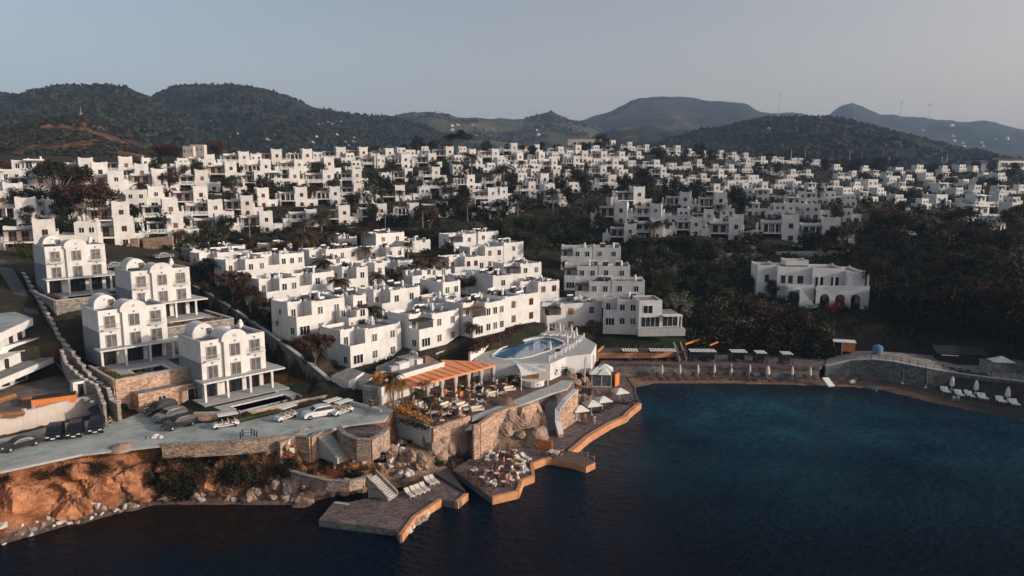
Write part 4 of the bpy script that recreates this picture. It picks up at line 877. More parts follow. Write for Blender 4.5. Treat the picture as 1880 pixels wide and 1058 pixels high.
    mb = MB(); mb.box(10.3, 11.0, 8.6, 9.4, T2-.39, T2+.7, 'plaster'); mb.lathe([(.35,T2+.7),(.33,T2+1.0),(.15,T2+1.25),(.03,T2+1.3)], 'plaster', (10.65, 9.0), 8); part(mb, 'chimney', rt)
    if i in (0, 1): mb = MB(); mb.prism([(1.0,3),(3.0,3),(3.0,4.4),(1.0,4.4)], T2-.38, lambda p: T2-.1+(p[1]-3)*.35, 'metal_dark'); part(mb, 'solar_panel', rt)
    # forecourt and pool
    return rt
VL = ['white domed villa farthest up the slope, with solar panel on its roof', 'white domed villa second from the top, standing half behind the one with the stone-walled pool', 'white domed villa above the stone-walled pool terrace', 'white domed villa nearest the road with a lawn and dark pool in front']
VO = []
for i, ((p, z), lb) in enumerate(zip(V_AT, VL)): VO.append(villa(i, p, z, lb))
def W_of(i, x, y, z=0):
    p, zz = V_AT[i]; c, s = math.cos(VYAW), math.sin(VYAW); return Vector((p.x+c*x-s*y, p.y+s*x+c*y, zz+z))
PL = ['dark pool in front of the uppermost domed villa', 'dark pool in front of the second domed villa from the top', 'dark square pool on the stone-walled terrace', 'long dark pool beside the lawn near the road']
for i, (x0, x1, y0, y1) in enumerate(((1.5,8.0,-8.5,-3.8),(4.5,11.5,-8.0,-4.0),(2.6,8.2,-8.2,-3.6),(1.6,11.0,-8.6,-5.0))):
    p, zz = V_AT[i]
    rt = thing('villa_pool', PL[i], 'pool', (p.x, p.y, zz), VYAW)
    m_ = 1.6; mb = MB()
    for a in ((x0-m_, x0, y0-m_, y1+m_), (x1, x1+m_, y0-m_, y1+m_), (x0, x1, y0-m_, y0), (x0, x1, y1, y1+m_)): mb.box(*a, -.6, .10, 'paving')
    part(mb, 'deck', rt)
    mb = MB()
    for a in ((x0, x0+.3, y0, y1), (x1-.3, x1, y0, y1), (x0+.3, x1-.3, y0, y0+.3), (x0+.3, x1-.3, y1-.3, y1)): mb.box(*a, -.6, .16, 'plaster')
    part(mb, 'coping', rt)
    mb = MB(); mb.box(x0+.3, x1-.3, y0+.3, y1-.3, -.6, .0, 'pool_dark'); part(mb, 'pool_water', rt)
# plot platforms: stone-faced terraces
def wall_line(name, label, pts, w_, m, cap='concrete', cat='wall', capw=.06, capt=.14, group=None, step=0):
    """pts: (x, y, z_bottom, z_top) along the wall"""
    o = pts[0]; rt = thing(name, label, cat, (o[0], o[1], o[2]), 0, group); mb = MB(); cb = MB()
    if step:
        q_ = []
        for a, b in zip(pts[:-1], pts[1:]):
            for k in range(step):
                s0, s1 = k/step, (k+1)/step; zt = a[3]+(b[3]-a[3])*(s0+s1)/2; l0 = [a[i]+(b[i]-a[i])*s0 for i in range(3)]; l1 = [a[i]+(b[i]-a[i])*(s1-.004) for i in range(3)]; q_ += [(*l0, zt), (*l1, zt)]
        pts = q_
    for ii, (a, b) in enumerate(zip(pts[:-1], pts[1:])):
        if step and ii % 2: continue
        dx, dy = b[0]-a[0], b[1]-a[1]; L_ = math.hypot(dx, dy); nx_, ny_ = -dy/L_*w_/2, dx/L_*w_/2
        def q(k, e=0): 
            f = 1+e/(w_/2) if e else 1
            return [(a[0]-nx_*f-o[0], a[1]-ny_*f-o[1]), (b[0]-nx_*f-o[0], b[1]-ny_*f-o[1]), (b[0]+nx_*f-o[0], b[1]+ny_*f-o[1]), (a[0]+nx_*f-o[0], a[1]+ny_*f-o[1])]
        f0 = q(0); za = [a[2]-o[2], b[2]-o[2], b[2]-o[2], a[2]-o[2]]; zt = [a[3]-o[2], b[3]-o[2], b[3]-o[2], a[3]-o[2]]
        mb.add([(x, y, z) for (x, y), z in zip(f0, za)]+[(x, y, z) for (x, y), z in zip(f0, zt)], [(3,2,1,0),(0,1,5,4),(1,2,6,5),(2,3,7,6),(3,0,4,7),(4,5,6,7)], m)
        if cap:
            f1 = q(0, capw)
            cb.add([(x, y, z+.003) for (x, y), z in zip(f1, zt)]+[(x, y, z+capt) for (x, y), z in zip(f1, zt)], [(3,2,1,0),(0,1,5,4),(1,2,6,5),(2,3,7,6),(3,0,4,7),(4,5,6,7)], cap)
    part(mb, 'wall_face', rt)
    if cap: part(cb, 'coping', rt)
    return rt
def vpts(i, l, zb, zt): return [(*W_of(i, x, y)[:2], V_AT[i][1]+zb, V_AT[i][1]+zt) for x, y in l]
wall_line('garden_wall', 'honey-coloured stone wall holding up the square pool terrace', vpts(2, [(-1.2,2),(-1.2,-10.4),(13.8,-10.4),(13.8,-2)], -5.5, .5), .4, 'stone_wall')
wall_line('garden_wall', 'low stone wall round the uppermost pool garden', vpts(0, [(-1.2,8),(-1.2,-10.4),(13.2,-10.4)], -4.5, .4), .4, 'stone_grey')
wall_line('garden_wall', 'grey garden wall below the second pool from the top', vpts(1, [(-1.2,2),(-1.2,-10.4),(14,-10.4),(14.0,2)], -4.5, .35), .4, 'stone_grey')
wall_line('garden_wall', 'low stone wall between the long pool garden and the road', [(*P(x, y, 7.2)[:2], 6.5, 8.1) for x, y in ((357,770),(440,768),(470,764),(540,748),(600,736),(606,728))], .4, 'stone_wall')
# garage cut into the stone terrace
c = W_of(2, 1.0, -13.4, -4.6); rt = thing('stone_garage', 'flat-roofed stone garage built against the pool terrace wall', 'garage', c, VYAW)
mb = MB(); mb.box(0, 11.5, 0, 2.78, -.6, 2.9, 'stone_wall', 'roof_screed'); mb.box(0, 11.5, 0, .25, 2.903, 3.1, 'stone_wall'); part(mb, 'wall', rt)
part(win(MB(), 3.4, .8, 1.1, 1.3, 0, 'f', 'dark', 'cream_frame'), 'window', rt); part(win(MB(), 8.4, 0, 2.2, 2.3, 0, 'f', 'glass', 'white_paint', 1), 'door', rt)
part(MB().box(8.4, 10.4, 1.5, 1.9, 2.903, 3.0, 'dark'), 'skylight', rt)
# hedge strips and lawns
def leaf_strip(mb, pts, w_, h_, n_, s_, m, seed):
    r = random.Random(seed)
    for a, b in zip(pts[:-1], pts[1:]):
        k = max(1, int(n_*(Vector(b)-Vector(a)).length))
        for _ in range(k):
            t = r.random(); p = Vector(a).lerp(Vector(b), t)+Vector((r.uniform(-w_,w_)/2, r.uniform(-w_,w_)/2, r.random()**.6*h_))
            leafq(mb, p, s_*r.uniform(.6,1.3), m, r)
for i, l, lb in ((2, [(-.4,-1),(-.4,-9.6),(3,-9.6)], 'clipped yellow-green hedge along the square pool terrace'), (0, [(-.3,-2),(-.3,-9.6)], 'low hedge beside the uppermost pool'), (1, [(1,-9.6),(12,-9.6)], 'dry brown hedge below the second pool')):
    mb = MB(); p0 = W_of(i, *l[0]); pts = [W_of(i, *q)-p0 for q in l]
    leaf_strip(mb, pts, .8, .9, 120, .13, 'leaf_yellow' if i == 2 else 'leaf_brown', i+5); o = mb.build('hedge', None, p0); tag(o, lb, 'hedge')
mb = MB(); mb.prism([tuple((W_of(3, x, y))[:2]) for x, y in ((-1,-11.5),(17,-11.5),(17,0),(13.8,0),(13.8,-3),(12.8,-3),(12.8,-10.4),(-1,-10.4))], 7.3, 7.68, 'grass'); tag(mb.build('lawn'), kind='structure')
mb = MB(); mb.prism([tuple((W_of(2, x, y))[:2]) for x, y in ((10,-10),(13.4,-10),(13.4,-1),(10,-1))], 11.2, 11.62, 'grass'); tag(mb.build('lawn'), kind='structure')
for i in (2, 3, 0, 1):
    mb = MB(); mb.prism([tuple((W_of(i, x, y))[:2]) for x, y in ((-.8,-2.2),(13.4,-2.2),(13.4,2.5),(-.8,2.5))], V_AT[i][1]-.3, V_AT[i][1]+.08, 'paving'); tag(mb.build('paving'), kind='structure')
# ---------------------------------------------------------------- unfinished white building at the left edge
c = P(0, 806, 7.0)
rt = thing('unfinished_building', 'unfinished white building with sloping cantilevered balconies at the left edge', 'building', (c.x, c.y, 7.0), R(27))
def lx(px, py, z):   # picture point to the building's own frame
    p = P(px, py, z)-Vector((c.x, c.y, 0)); a = R(27); return (p.x*math.cos(a)+p.y*math.sin(a), -p.x*math.sin(a)+p.y*math.cos(a))
def slab(pts, z, th, m='plaster', top='roof_screed'): mb = MB(); mb.prism([lx(x, y, z) for x, y in pts], z-7-th, z-7, m, top); return mb
part(slab([(-120,636),(0,612),(60,584),(25,572),(-60,560),(-200,600)], 18.0, 1.3, top='road'), 'roof', rt)
part(slab([(-200,690),(0,638),(83,617),(50,602),(-60,605),(-200,640)], 15.2, 1.1), 'balcony', rt)
part(slab([(-200,760),(0,697),(98,656),(60,648),(-60,655),(-200,700)], 12.4, 1.0), 'balcony', rt)
mb = MB()
for z0, z1, pts in ((2.4,4.4,[(-180,742),(-20,722),(62,690),(60,668),(-160,690)]),(5.4,7.1,[(-180,712),(0,682),(66,653),(64,640),(-160,650)]),(8.2,9.8,[(-180,662),(-4,640),(47,620),(45,608),(-160,615)])):
    mb.prism([lx(x, y, 7+z0) for x, y in pts], z0-.5, z1, 'plaster')
part(mb, 'wall', rt)
for (x, y, z, w_, h_) in ((-8,683,12.5,.9,1.5),(12,676,12.5,.8,1.5),(42,663,12.5,1.4,1.6),(-5,640,15.3,.7,1.3),(20,630,15.3,.7,1.4),(35,624,15.3,1.0,1.4),(10,709,9.6,1.2,1.8),(38,699,9.6,1.5,1.8)):
    a = lx(x, y, z); mb = MB(); mb.box(-w_/2, w_/2, -.12, .12, 0, h_, 'dark'); mb.box(-w_/2-.1, -w_/2, -.15, .15, -.1, h_+.1, 'wood'); o = part(mb, 'window', rt); o.location = (a[0], a[1], z-7); o.rotation_euler = (0,0,R(18))
for (x, y) in ((26,728),(-40,745),(3,738)):
    a = lx(x, y, 7.2); mb = MB(); mb.box(a[0]-.2, a[0]+.2, a[1]-.2, a[1]+.2, -.2, 4.4, 'plaster'); part(mb, 'column', rt)
# cream retaining wall along the parking and the yard behind
wall_line('retaining_wall', 'long cream rendered wall behind the parked black cars', [(*P(x, y, 7.0)[:2], 6.6, zt) for x, y, zt in ((-200,842,9.4),(-60,816,9.6),(0,800,9.7),(60,786,9.7),(118,772,9.8),(190,756,9.8),(196,752,9.8))], .35, 'wall_beige')
mb = MB(); mb.prism([tuple(P(x, y, 7.0)[:2]) for x, y in ((-300,865),(-60,812),(0,796),(60,782),(118,768),(190,752))]+[tuple(P(x, y, 9.5)[:2]) for x, y in ((190,712),(180,690),(100,690),(0,715),(-300,740))], 6.5, 9.45, 'concrete', 'yard_soil'); tag(mb.build('yard'), kind='structure')
FL = None
# stepped wall and lane between the unfinished building and the villas
wall_line('boundary_wall', 'long stepped grey wall climbing the slope left of the villas', [(*PD(x, y, d)[:2], PD(x, y, d).z-3.2, PD(x, y, d).z) for x, y, d in ((218,742,104),(205,735,106),(200,716,108),(165,690,112),(135,650,118),(108,618,124),(95,590,128),(78,560,134),(60,530,142),(45,505,150),(28,485,158),(8,470,164))], .5, 'stone_grey', step=3)
wall_line('boundary_wall', 'parallel lower wall on the left of the dark lane', [(*PD(x, y, d)[:2], PD(x, y, d).z-2.6, PD(x, y, d).z) for x, y, d in ((192,745,103),(178,708,108),(150,694,110),(122,668,114),(112,640,118))], .4, 'stone_grey', step=3)
mb = MB(); pts = [(205,750,104),(170,700,110),(120,635,121),(70,570,133),(25,500,152),(-10,468,166),(-40,470,166),(-5,505,152),(45,580,133),(95,640,121),(140,690,110),(175,750,104)]
vs_ = [PD(x, y, d) for x, y, d in pts]; vs_ = [(p.x, p.y, height_g(p.x, p.y)+.12) for p in vs_]
mb.add(vs_, [(i, i+1, 10-i, 11-i) for i in range(5)], 'asphalt'); tag(mb.build('lane'), kind='structure')
# diagonal retaining wall between villas and the lower town
dg = DG
wall_line('retaining_wall', 'long dark diagonal wall with a pale coping between the villas and the terraced houses', [(*PD(x, y, d)[:2], PD(x, y, d).z-6.0, PD(x, y, d).z) for x, y, d in dg], .6, 'stone_dark')
for k, (pp, zt) in enumerate((([(188,452),(256,450)], 1), ([(264,450),(318,446)], 1))):
    a, b = [PD(x, y+6, 190) for x, y in pp]; wall_line('terrace_wall', ['wider orange-lit stone wall above the top villa','shorter orange-lit stone wall next to the dark gap'][k], [(a.x, a.y, a.z-2, a.z+2.4), (b.x, b.y, b.z-2, b.z+2.6)], .5, 'stone_wall')
# ================================================================ vegetation
def crown_mb(kind, m, seed, n_=1400, r=1.0):
    """leaf clumps through a unit-ish crown; kind sets the outline"""
    rr = random.Random(seed); mb = MB(); cl = []
    nc = {'umbrella':26,'round':30,'bush':16,'cypress':22,'open':22,'conifer':26}[kind]
    for _ in range(nc):
        a = rr.uniform(0, 2*math.pi)
        if kind == 'umbrella': q = rr.random()**.5; p = Vector((q*math.cos(a), q*math.sin(a), .30*(1-q*q)+rr.uniform(-.22,.16))); s_ = rr.uniform(.20,.36)
        elif kind == 'round':
            d = Vector((rr.gauss(0,1), rr.gauss(0,1), rr.gauss(0,1))).normalized(); p = d*rr.uniform(.35,.82); p.z = p.z*.82; s_ = rr.uniform(.20,.38)
        elif kind == 'open':
            d = Vector((rr.gauss(0,1), rr.gauss(0,1), rr.gauss(0,1))).normalized(); p = d*rr.uniform(.4,1.0); s_ = rr.uniform(.14,.30)
        elif kind == 'bush':
            d = Vector((rr.gauss(0,1), rr.gauss(0,1), abs(rr.gauss(0,1)))).normalized(); p = d*rr.uniform(.2,.75); p.z *= .8; s_ = rr.uniform(.22,.42)
        elif kind == 'cypress':
            z = rr.uniform(-1, 1); q = .30*(1-max(z,0)**1.5)*rr.random()**.5; p = Vector((q*math.cos(a), q*math.sin(a), z)); s_ = rr.uniform(.12,.22)
        else:
            z = rr.uniform(-1, 1); q = .62*(1-(z+1)/2)+.04; p = Vector((q*math.cos(a), q*math.sin(a), z)); s_ = rr.uniform(.12,.26)
        cl.append((p, s_))
    per = n_//nc; base = []
    for p, s_ in cl:
        for _ in range(per):
            d = Vector((rr.gauss(0,1), rr.gauss(0,1), rr.gauss(0,1))).normalized(); q = p+d*s_*rr.random()**.4
            leafq(mb, q, rr.uniform(.030,.060), m, rr)
    return mb
def limbs(mb, h0, top, rr, n_, spread, r0):
    """tapered, slightly bent trunk with limbs; the crown centre sits at z=top"""
    p = Vector((0,0,-.5)); pts = [p]
    for k in range(4): p = p+Vector((rr.uniform(-.12,.12), rr.uniform(-.12,.12), (h0+.5)/4)); pts.append(p.copy())
    for k in range(4): mb.cyl(pts[k], pts[k+1], r0*(1-.12*k), r0*(1-.12*(k+1)), 'bark', 7)
    for _ in range(n_):
        a = rr.uniform(0, 6.28); q = rr.uniform(.35,.8)*spread; e = Vector((math.cos(a)*q, math.sin(a)*q, top+rr.uniform(-.3,.4)))
        mid = pts[-1].lerp(e, .5)+Vector((0,0,-.15)); mb.cyl(pts[-1], mid, r0*.5, r0*.3, 'bark', 5); mb.cyl(mid, e, r0*.3, r0*.1, 'bark', 5)
TREES = {}
def tree_proto(key, kind, m, seed, w_, hc, ht, n_=1500, nl=6, r0=.18, name='tree'):
    """w_ crown radius, hc crown half height, ht height of the crown centre"""
    rt = thing(name, 'tree', 'tree'); rr = random.Random(seed)
    if ht > hc*.75:
        mb = MB(); limbs(mb, max(ht-hc*1.0, ht*.35), ht, rr, nl, w_, r0); part(mb, 'trunk', rt)
    mb = crown_mb(kind, m, seed, n_)
    mb.v = [(x*w_, y*w_, ht+z*hc) for x, y, z in mb.v]
    # keep leaves leaf sized whatever the crown's shape
    part(mb, 'crown', rt); TREES[key] = [rt, True]; return rt
tree_proto('pine_red', 'umbrella', 'leaf_red', 1, 3.4, 3.0, 5.2, 3000, 8, .2, 'pine_tree')
tree_proto('pine_red2', 'umbrella', 'leaf_red', 2, 3.0, 3.4, 4.6, 2800, 7, .18, 'pine_tree')
tree_proto('pine_dark', 'umbrella', 'leaf_dark', 3, 4.0, 3.2, 5.0, 2600, 7, .25, 'pine_tree')
tree_proto('round_dark', 'round', 'leaf_dark', 4, 3.0, 3.0, 3.6, 2600, 6, .2, 'round_tree')
tree_proto('round_green', 'round', 'leaf_green', 5, 2.8, 2.6, 3.2, 2400, 6, .2, 'leafy_tree')
tree_proto('round_red', 'round', 'leaf_red', 6, 3.0, 3.0, 3.8, 2400, 6, .2, 'leafy_tree')
tree_proto('open_olive', 'open', 'leaf_olive', 7, 2.4, 2.6, 3.6, 1300, 9, .14, 'olive_tree')
tree_proto('conifer', 'conifer', 'leaf_dark', 8, 2.4, 4.2, 4.6, 1700, 0, .18, 'conifer')

tree_proto('bush_dark', 'bush', 'leaf_dark', 10, 2.0, 1.9, .1, 1300, name='bush')
tree_proto('bush_green', 'bush', 'leaf_green', 11, 1.9, 1.8, .1, 1300, name='shrub')
tree_proto('bush_olive', 'bush', 'leaf_olive', 12, 1.7, 1.6, .1, 1000, name='grey_bush')
tree_proto('bush_brown', 'bush', 'leaf_brown', 13, 1.5, 1.3, .1, 1000, name='dry_bush')
tree_proto('bush_yellow', 'bush', 'leaf_yellow', 14, 1.5, 1.4, .1, 900, name='yellow_bush')
tree_proto('bush_red', 'bush', 'leaf_red', 15, 1.8, 1.7, .1, 1100, name='reddish_bush')
tree_proto('bush_gold', 'bush', 'leaf_gold', 16, 1.6, 1.7, .1, 1000, name='golden_bush')
tree_proto('bush_dry', 'bush', 'leaf_dry', 17, 1.7, 1.0, .1, 1000, name='dry_tuft')
def pink():
    rt = thing('flowering_bush', 'bush', 'bush'); mb = crown_mb('bush', 'leaf_dark', 31, 900); mb.v = [(x*1.9, y*1.9, z*2.0) for x, y, z in mb.v]; part(mb, 'foliage', rt)
    mb = crown_mb('bush', 'petal_pink', 32, 700); mb.v = [(x*1.7+.4, y*1.7-.5, z*1.8+.5) for x, y, z in mb.v]; part(mb, 'blossom', rt); TREES['bush_pink'] = [rt, True]
pink()
def palm_proto(key, seed, h_, nf=34, L_=2.2, m='leaf_palm'):
    rt = thing('palm_tree', 'palm', 'palm tree'); rr = random.Random(seed); mb = MB(); p = Vector((0,0,-.5)); 
    for k in range(7):
        q = p+Vector((rr.uniform(-.06,.06), rr.uniform(-.06,.06), (h_+.5)/7)); mb.cyl(p, q, .20-.008*k, .17-.008*k, 'bark', 8); p = q
    part(mb, 'trunk', rt); mb = MB()
    for k in range(nf):
        a = 2*math.pi*k/nf*2.618+rr.uniform(-.2,.2); up = rr.uniform(-.35, 1.15); d = Vector((math.cos(a), math.sin(a), 0)); side = Vector((-d.y, d.x, 0)); prev = p.copy(); L1 = L_*rr.uniform(.8,1.1)
        for j in range(1, 8):
            t = j/7; q = p+d*(L1*t)+Vector((0,0,up*L1*t*.8-L1*.75*t*t)); tang = (q-prev).normalized(); wl = .62*math.sin(math.pi*min(1,t*.9+.12))+.05
            for s_ in (-1, 1):
                for u in (0, .5):
                    b0 = prev.lerp(q, u); tip = b0+side*s_*wl+tang*.22+Vector((0,0,-.16)); mb.add([b0-tang*.05, b0+tang*.13, tip], [(0,1,2)], m)
            mb.add([prev-side*.025, prev+side*.025, q+side*.02, q-side*.02], [(0,1,2,3)], m); prev = q
    part(mb, 'crown', rt); TREES[key] = [rt, True]
palm_proto('palm', 41, 5.5); palm_proto('palm_low', 42, 2.6, 36, 2.1); palm_proto('palm_tall', 43, 8.0, 32, 2.3); palm_proto('palm_gold', 44, 5.2, 26, 2.3, 'leaf_gold')
VEG = []
def veg(key, pos, s, desc, zone, group=None, rz=None):
    rt, free = TREES[key]; rz = rnd.uniform(0, 6.28) if rz is None else rz
    if free:
        TREES[key][1] = False; o = rt; o.location = pos; o.rotation_euler = (0,0,rz); o.scale = (s,s,s)
        if group: o['group'] = group
    else: o = dup(rt, pos, rz, None, group, s)
    o['category'] = {'palm':'palm tree','bush':'bush'}.get(key.split('_')[0], 'tree')
    VEG.append((o, desc, zone)); return o
def vegp(key, px, py, hpx, desc, zone, group=None, d0=60):
    """a plant whose foot is seen at (px,py) and which is hpx pixels tall"""
    g = hit(px, py, d0, crest(px)*1.02); D = g.y*CP-(g.z-H)*SP
    if any(k in zone for k in ('terraced houses','among the tower houses','cluster at the left','beside a tower house','middle of the hillside town','above the white tower houses','above the green slope','middle quarter','behind the fourth')):
        D *= .945; t_ = PD(px, py-hpx, D); g = Vector((t_.x, t_.y, height_g(t_.x, t_.y))); hpx = max(t_.z-g.z, 2.5)*F/D
    full = {'pine_red':6.6,'pine_red2':6.4,'pine_dark':6.4,'round_dark':6.4,'round_green':5.6,'round_red':6.6,'open_olive':6.0,'conifer':8.6,'cypress':6.8,'palm':6.2,'palm_low':3.4,'palm_tall':8.6,'palm_gold':6.0}.get(key, 1.8)
    return veg(key, (g.x, g.y, g.z-.15), hpx*D/F/full, desc, zone, group)
UP = 'between hillside houses'
# trees that one can tell apart
for a in [
 ('pine_red',428,562,62,'tall umbrella-crowned red-brown pine','in the row above the diagonal wall'),('pine_dark',388,522,40,'broad dark red pine','in the row above the diagonal wall'),('pine_red2',460,580,54,'lower red-brown pine','in the row above the diagonal wall'),
 ('pine_red',488,598,48,'ragged red-brown pine','in the row above the diagonal wall'),('round_red',520,618,52,'round red-brown tree','in the row above the diagonal wall'),('pine_red',579,684,68,'round-topped red-brown pine','at the foot of the diagonal wall'),
 ('round_dark',790,566,46,'round dark clipped tree','between two terraced white houses'),('round_dark',822,470,30,'dark round tree','in the middle quarter'),('round_red',930,440,34,'red-brown round tree','at the edge of the green slope'),
 ('round_green',985,478,46,'pale green round tree','at the edge of the green slope'),('open_olive',1247,598,68,'tall grey-green tree','beside the glazed block'),('round_green',1038,500,24,'green bush-like tree','beside the shaded houses'),
 ('round_red',1090,618,36,'red-leaved tree','by the pool lawn'),('round_green',412,440,30,'clipped olive-green tree','on the lowest hedge of the hillside town'),('round_red',332,448,34,'dark red open tree','on the lowest hedge of the hillside town'),
 ('pine_red',145,402,62,'large umbrella pine with a bare forked trunk','in the cluster at the left'),('pine_red2',178,398,58,'umbrella pine','in the cluster at the left'),('pine_dark',105,352,50,'dark dense pine','in the cluster at the left'),('round_dark',118,395,50,'dark tree','in the cluster at the left'),('round_red',130,345,44,'dark red tree','in the cluster at the left'),('pine_red2',95,330,36,'umbrella pine','in the cluster at the left'),('round_dark',75,420,26,'dark tree','in the cluster at the left'),
 ('round_red',404,296,46,'very large dark red tree','on the crest of the hillside town'),('round_red',300,300,46,'dark red tree','on the crest of the hillside town'),('round_dark',285,318,34,'dark tree','behind the fourth terrace row'),('round_red',322,300,42,'red tree','on the crest of the hillside town'),
 ('pine_dark',845,276,40,'tall dark pine','on the crest of the hillside town'),('round_red',795,280,32,'dark red tree','on the crest of the hillside town'),('round_dark',768,284,34,'dark bushy tree','on the crest of the hillside town'),('conifer',764,272,34,'pointed dark conifer','on the crest of the hillside town'),
 ('round_dark',893,276,26,'dark round tree','on the crest of the hillside town'),('round_dark',742,284,22,'small dark tree','on the crest of the hillside town'),('round_red',820,284,28,'dark red tree','on the crest of the hillside town'),('round_dark',935,274,22,'dark round tree','on the crest of the hillside town'),
 ('round_red',960,270,20,'small red tree','on the crest of the hillside town'),('round_dark',995,272,22,'dark tree','on the crest of the hillside town'),('round_red',1022,272,20,'red tree','on the crest of the hillside town'),('round_dark',1075,272,20,'dark tree','on the crest of the hillside town'),
 ('round_dark',1105,278,34,'dense dark tree','on the crest of the hillside town'),('round_red',1130,284,24,'dark red tree','on the crest of the hillside town'),('round_dark',1215,300,28,'dark spreading tree','on the right crest'),('round_dark',1258,298,28,'dark spreading tree','on the right crest'),
 ('round_dark',1285,290,30,'large dark tree','on the right crest'),('round_dark',1305,298,26,'dark tree','on the right crest'),('round_dark',1183,352,48,'big dark globe-shaped tree','above the white tower houses'),('round_dark',1148,345,30,'dark tree','above the white tower houses'),
 ('round_dark',1238,368,50,'dark spreading tree','above the white tower houses'),('round_dark',1280,370,46,'dark spreading tree','above the white tower houses'),('round_dark',1350,378,40,'tall dark tree','beside the lowest right tower house'),('round_dark',1360,405,52,'tall reddish dark tree','beside the lowest right tower house'),
 ('round_green',1195,372,30,'yellow-green tree','above the white tower houses'),('round_dark',1535,412,38,'dark round tree','above the white box house'),('round_dark',1390,325,26,'dark tree','on the right hillside'),('round_dark',1428,322,26,'dark tree','on the right hillside'),
 ('palm',1436,385,36,'tall shaggy palm','on the right hillside'),('palm',1505,378,34,'palm','on the right hillside'),('palm_low',1202,438,36,'green palm','before the lowest right tower houses'),('palm',1320,415,40,'dark palm','before the lowest right tower houses'),
 ('round_dark',1480,310,24,'dark tree','on the right hillside'),('round_dark',1515,318,28,'dark tree','on the right hillside'),('round_dark',1570,320,32,'dark tree','on the right hillside'),('round_dark',1612,322,36,'dark tree','on the right hillside'),('round_dark',1640,310,30,'dark tree','on the right hillside'),
 ('round_red',1680,372,34,'red-brown tree','among the far right houses'),('round_dark',1700,374,26,'dark tree','among the far right houses'),('round_dark',1725,338,20,'dark tree','among the far right houses'),('round_dark',1800,352,28,'dark tree','among the far right houses'),
 ('round_dark',1830,352,24,'dark tree','among the far right houses'),('round_dark',1860,378,22,'dark tree','among the far right houses'),('round_dark',1590,385,28,'dark tree','among the far right houses'),('round_red',1615,422,48,'broad red-brown tree','below the white box house'),
 ('round_dark',1655,390,24,'dark tree','among the far right houses'),('round_dark',1690,398,26,'dark tree','among the far right houses'),('round_dark',1730,392,28,'dark tree','among the far right houses'),('conifer',1800,380,30,'pointed dark conifer','among the far right houses'),
 ('round_dark',1820,308,22,'dark tree','by the hotel'),('round_dark',1860,330,34,'dark tree','by the hotel'),('round_dark',1790,312,24,'dark tree','by the hotel'),('round_dark',1750,302,16,'dark tree','by the hotel'),
 ('palm',560,442,40,'tall palm','below the hillside town'),('palm',545,450,32,'leaning palm','below the hillside town'),('palm',858,392,30,'palm','beside a tower house'),('palm',775,408,34,'palm','beside a tower house'),('palm',720,340,40,'palm','beside a tower house'),('palm',866,318,38,'palm','beside a tower house'),
 ('palm',950,392,38,'tall dark palm','beside a tower house'),('palm',1015,385,42,'tall dark palm','beside a tower house'),('palm',690,300,34,'slim tall palm','beside a tower house'),('palm_low',925,330,30,'palm','beside a tower house'),('palm',480,352,26,'palm','beside a tower house'),
 ('round_dark',688,352,40,'dark tree','in the middle of the hillside town'),('round_dark',712,355,34,'dark tree','in the middle of the hillside town'),('open_olive',675,375,48,'lacy dark tree','in the middle of the hillside town'),('conifer',700,378,44,'dark conifer','in the middle of the hillside town'),('conifer',297,340,22,'small pointed conifer','in the middle of the hillside town'),
 ('round_dark',1072,355,40,'dark tree','above the green slope'),('round_dark',1045,372,34,'dark tree','above the green slope'),('round_green',1090,390,30,'yellow-green tree','above the green slope'),
 ('palm_low',592,500,30,'bushy palm','among the terraced houses'),('palm_low',478,472,22,'low palm','among the terraced houses'),('palm_low',515,462,22,'low palm','among the terraced houses'),('palm',553,462,40,'shaggy palm','among the terraced houses'),('palm',575,458,36,'shaggy palm','among the terraced houses'),('palm',605,458,36,'shaggy palm','among the terraced houses'),
 ('palm',665,452,36,'shaggy palm','among the terraced houses'),('palm',672,478,28,'palm','among the terraced houses'),('palm',748,476,34,'palm','among the terraced houses'),('palm',768,514,42,'tall palm','among the terraced houses'),('palm_low',790,500,34,'broad palm','among the terraced houses'),('palm_low',738,520,32,'broad palm','among the terraced houses'),
 ('palm_low',715,520,30,'palm','among the terraced houses'),('palm_low',692,526,30,'palm','among the terraced houses'),('palm_low',620,542,36,'low palm','among the terraced houses'),('palm_low',512,552,24,'low palm','among the terraced houses'),('palm_low',676,588,34,'low palm','among the terraced houses'),
 ('palm_low',865,622,34,'low palm','beside the grey basement house'),('round_red',850,530,36,'red-brown shrubby tree','in the middle quarter'),('bush_green',825,548,18,'green bush','in the middle quarter'),
 ('bush_pink',1545,575,24,'pink flowering bush','before the arched villa'),('bush_pink',1480,590,18,'pink flowering bush','below the arched villa'),('open_olive',1672,630,34,'pale spiky tree','on the cove road'),
 ('round_dark',1418,548,36,'dark tree','before the arched villa'),('round_dark',1455,565,30,'dark tree','before the arched villa'),('round_red',1415,480,26,'red-brown tree','behind the arched villa'),('round_red',1515,462,20,'red-brown tree','behind the arched villa'),('round_red',1545,470,26,'red-brown tree','behind the arched villa'),
]:
    vegp(*a)
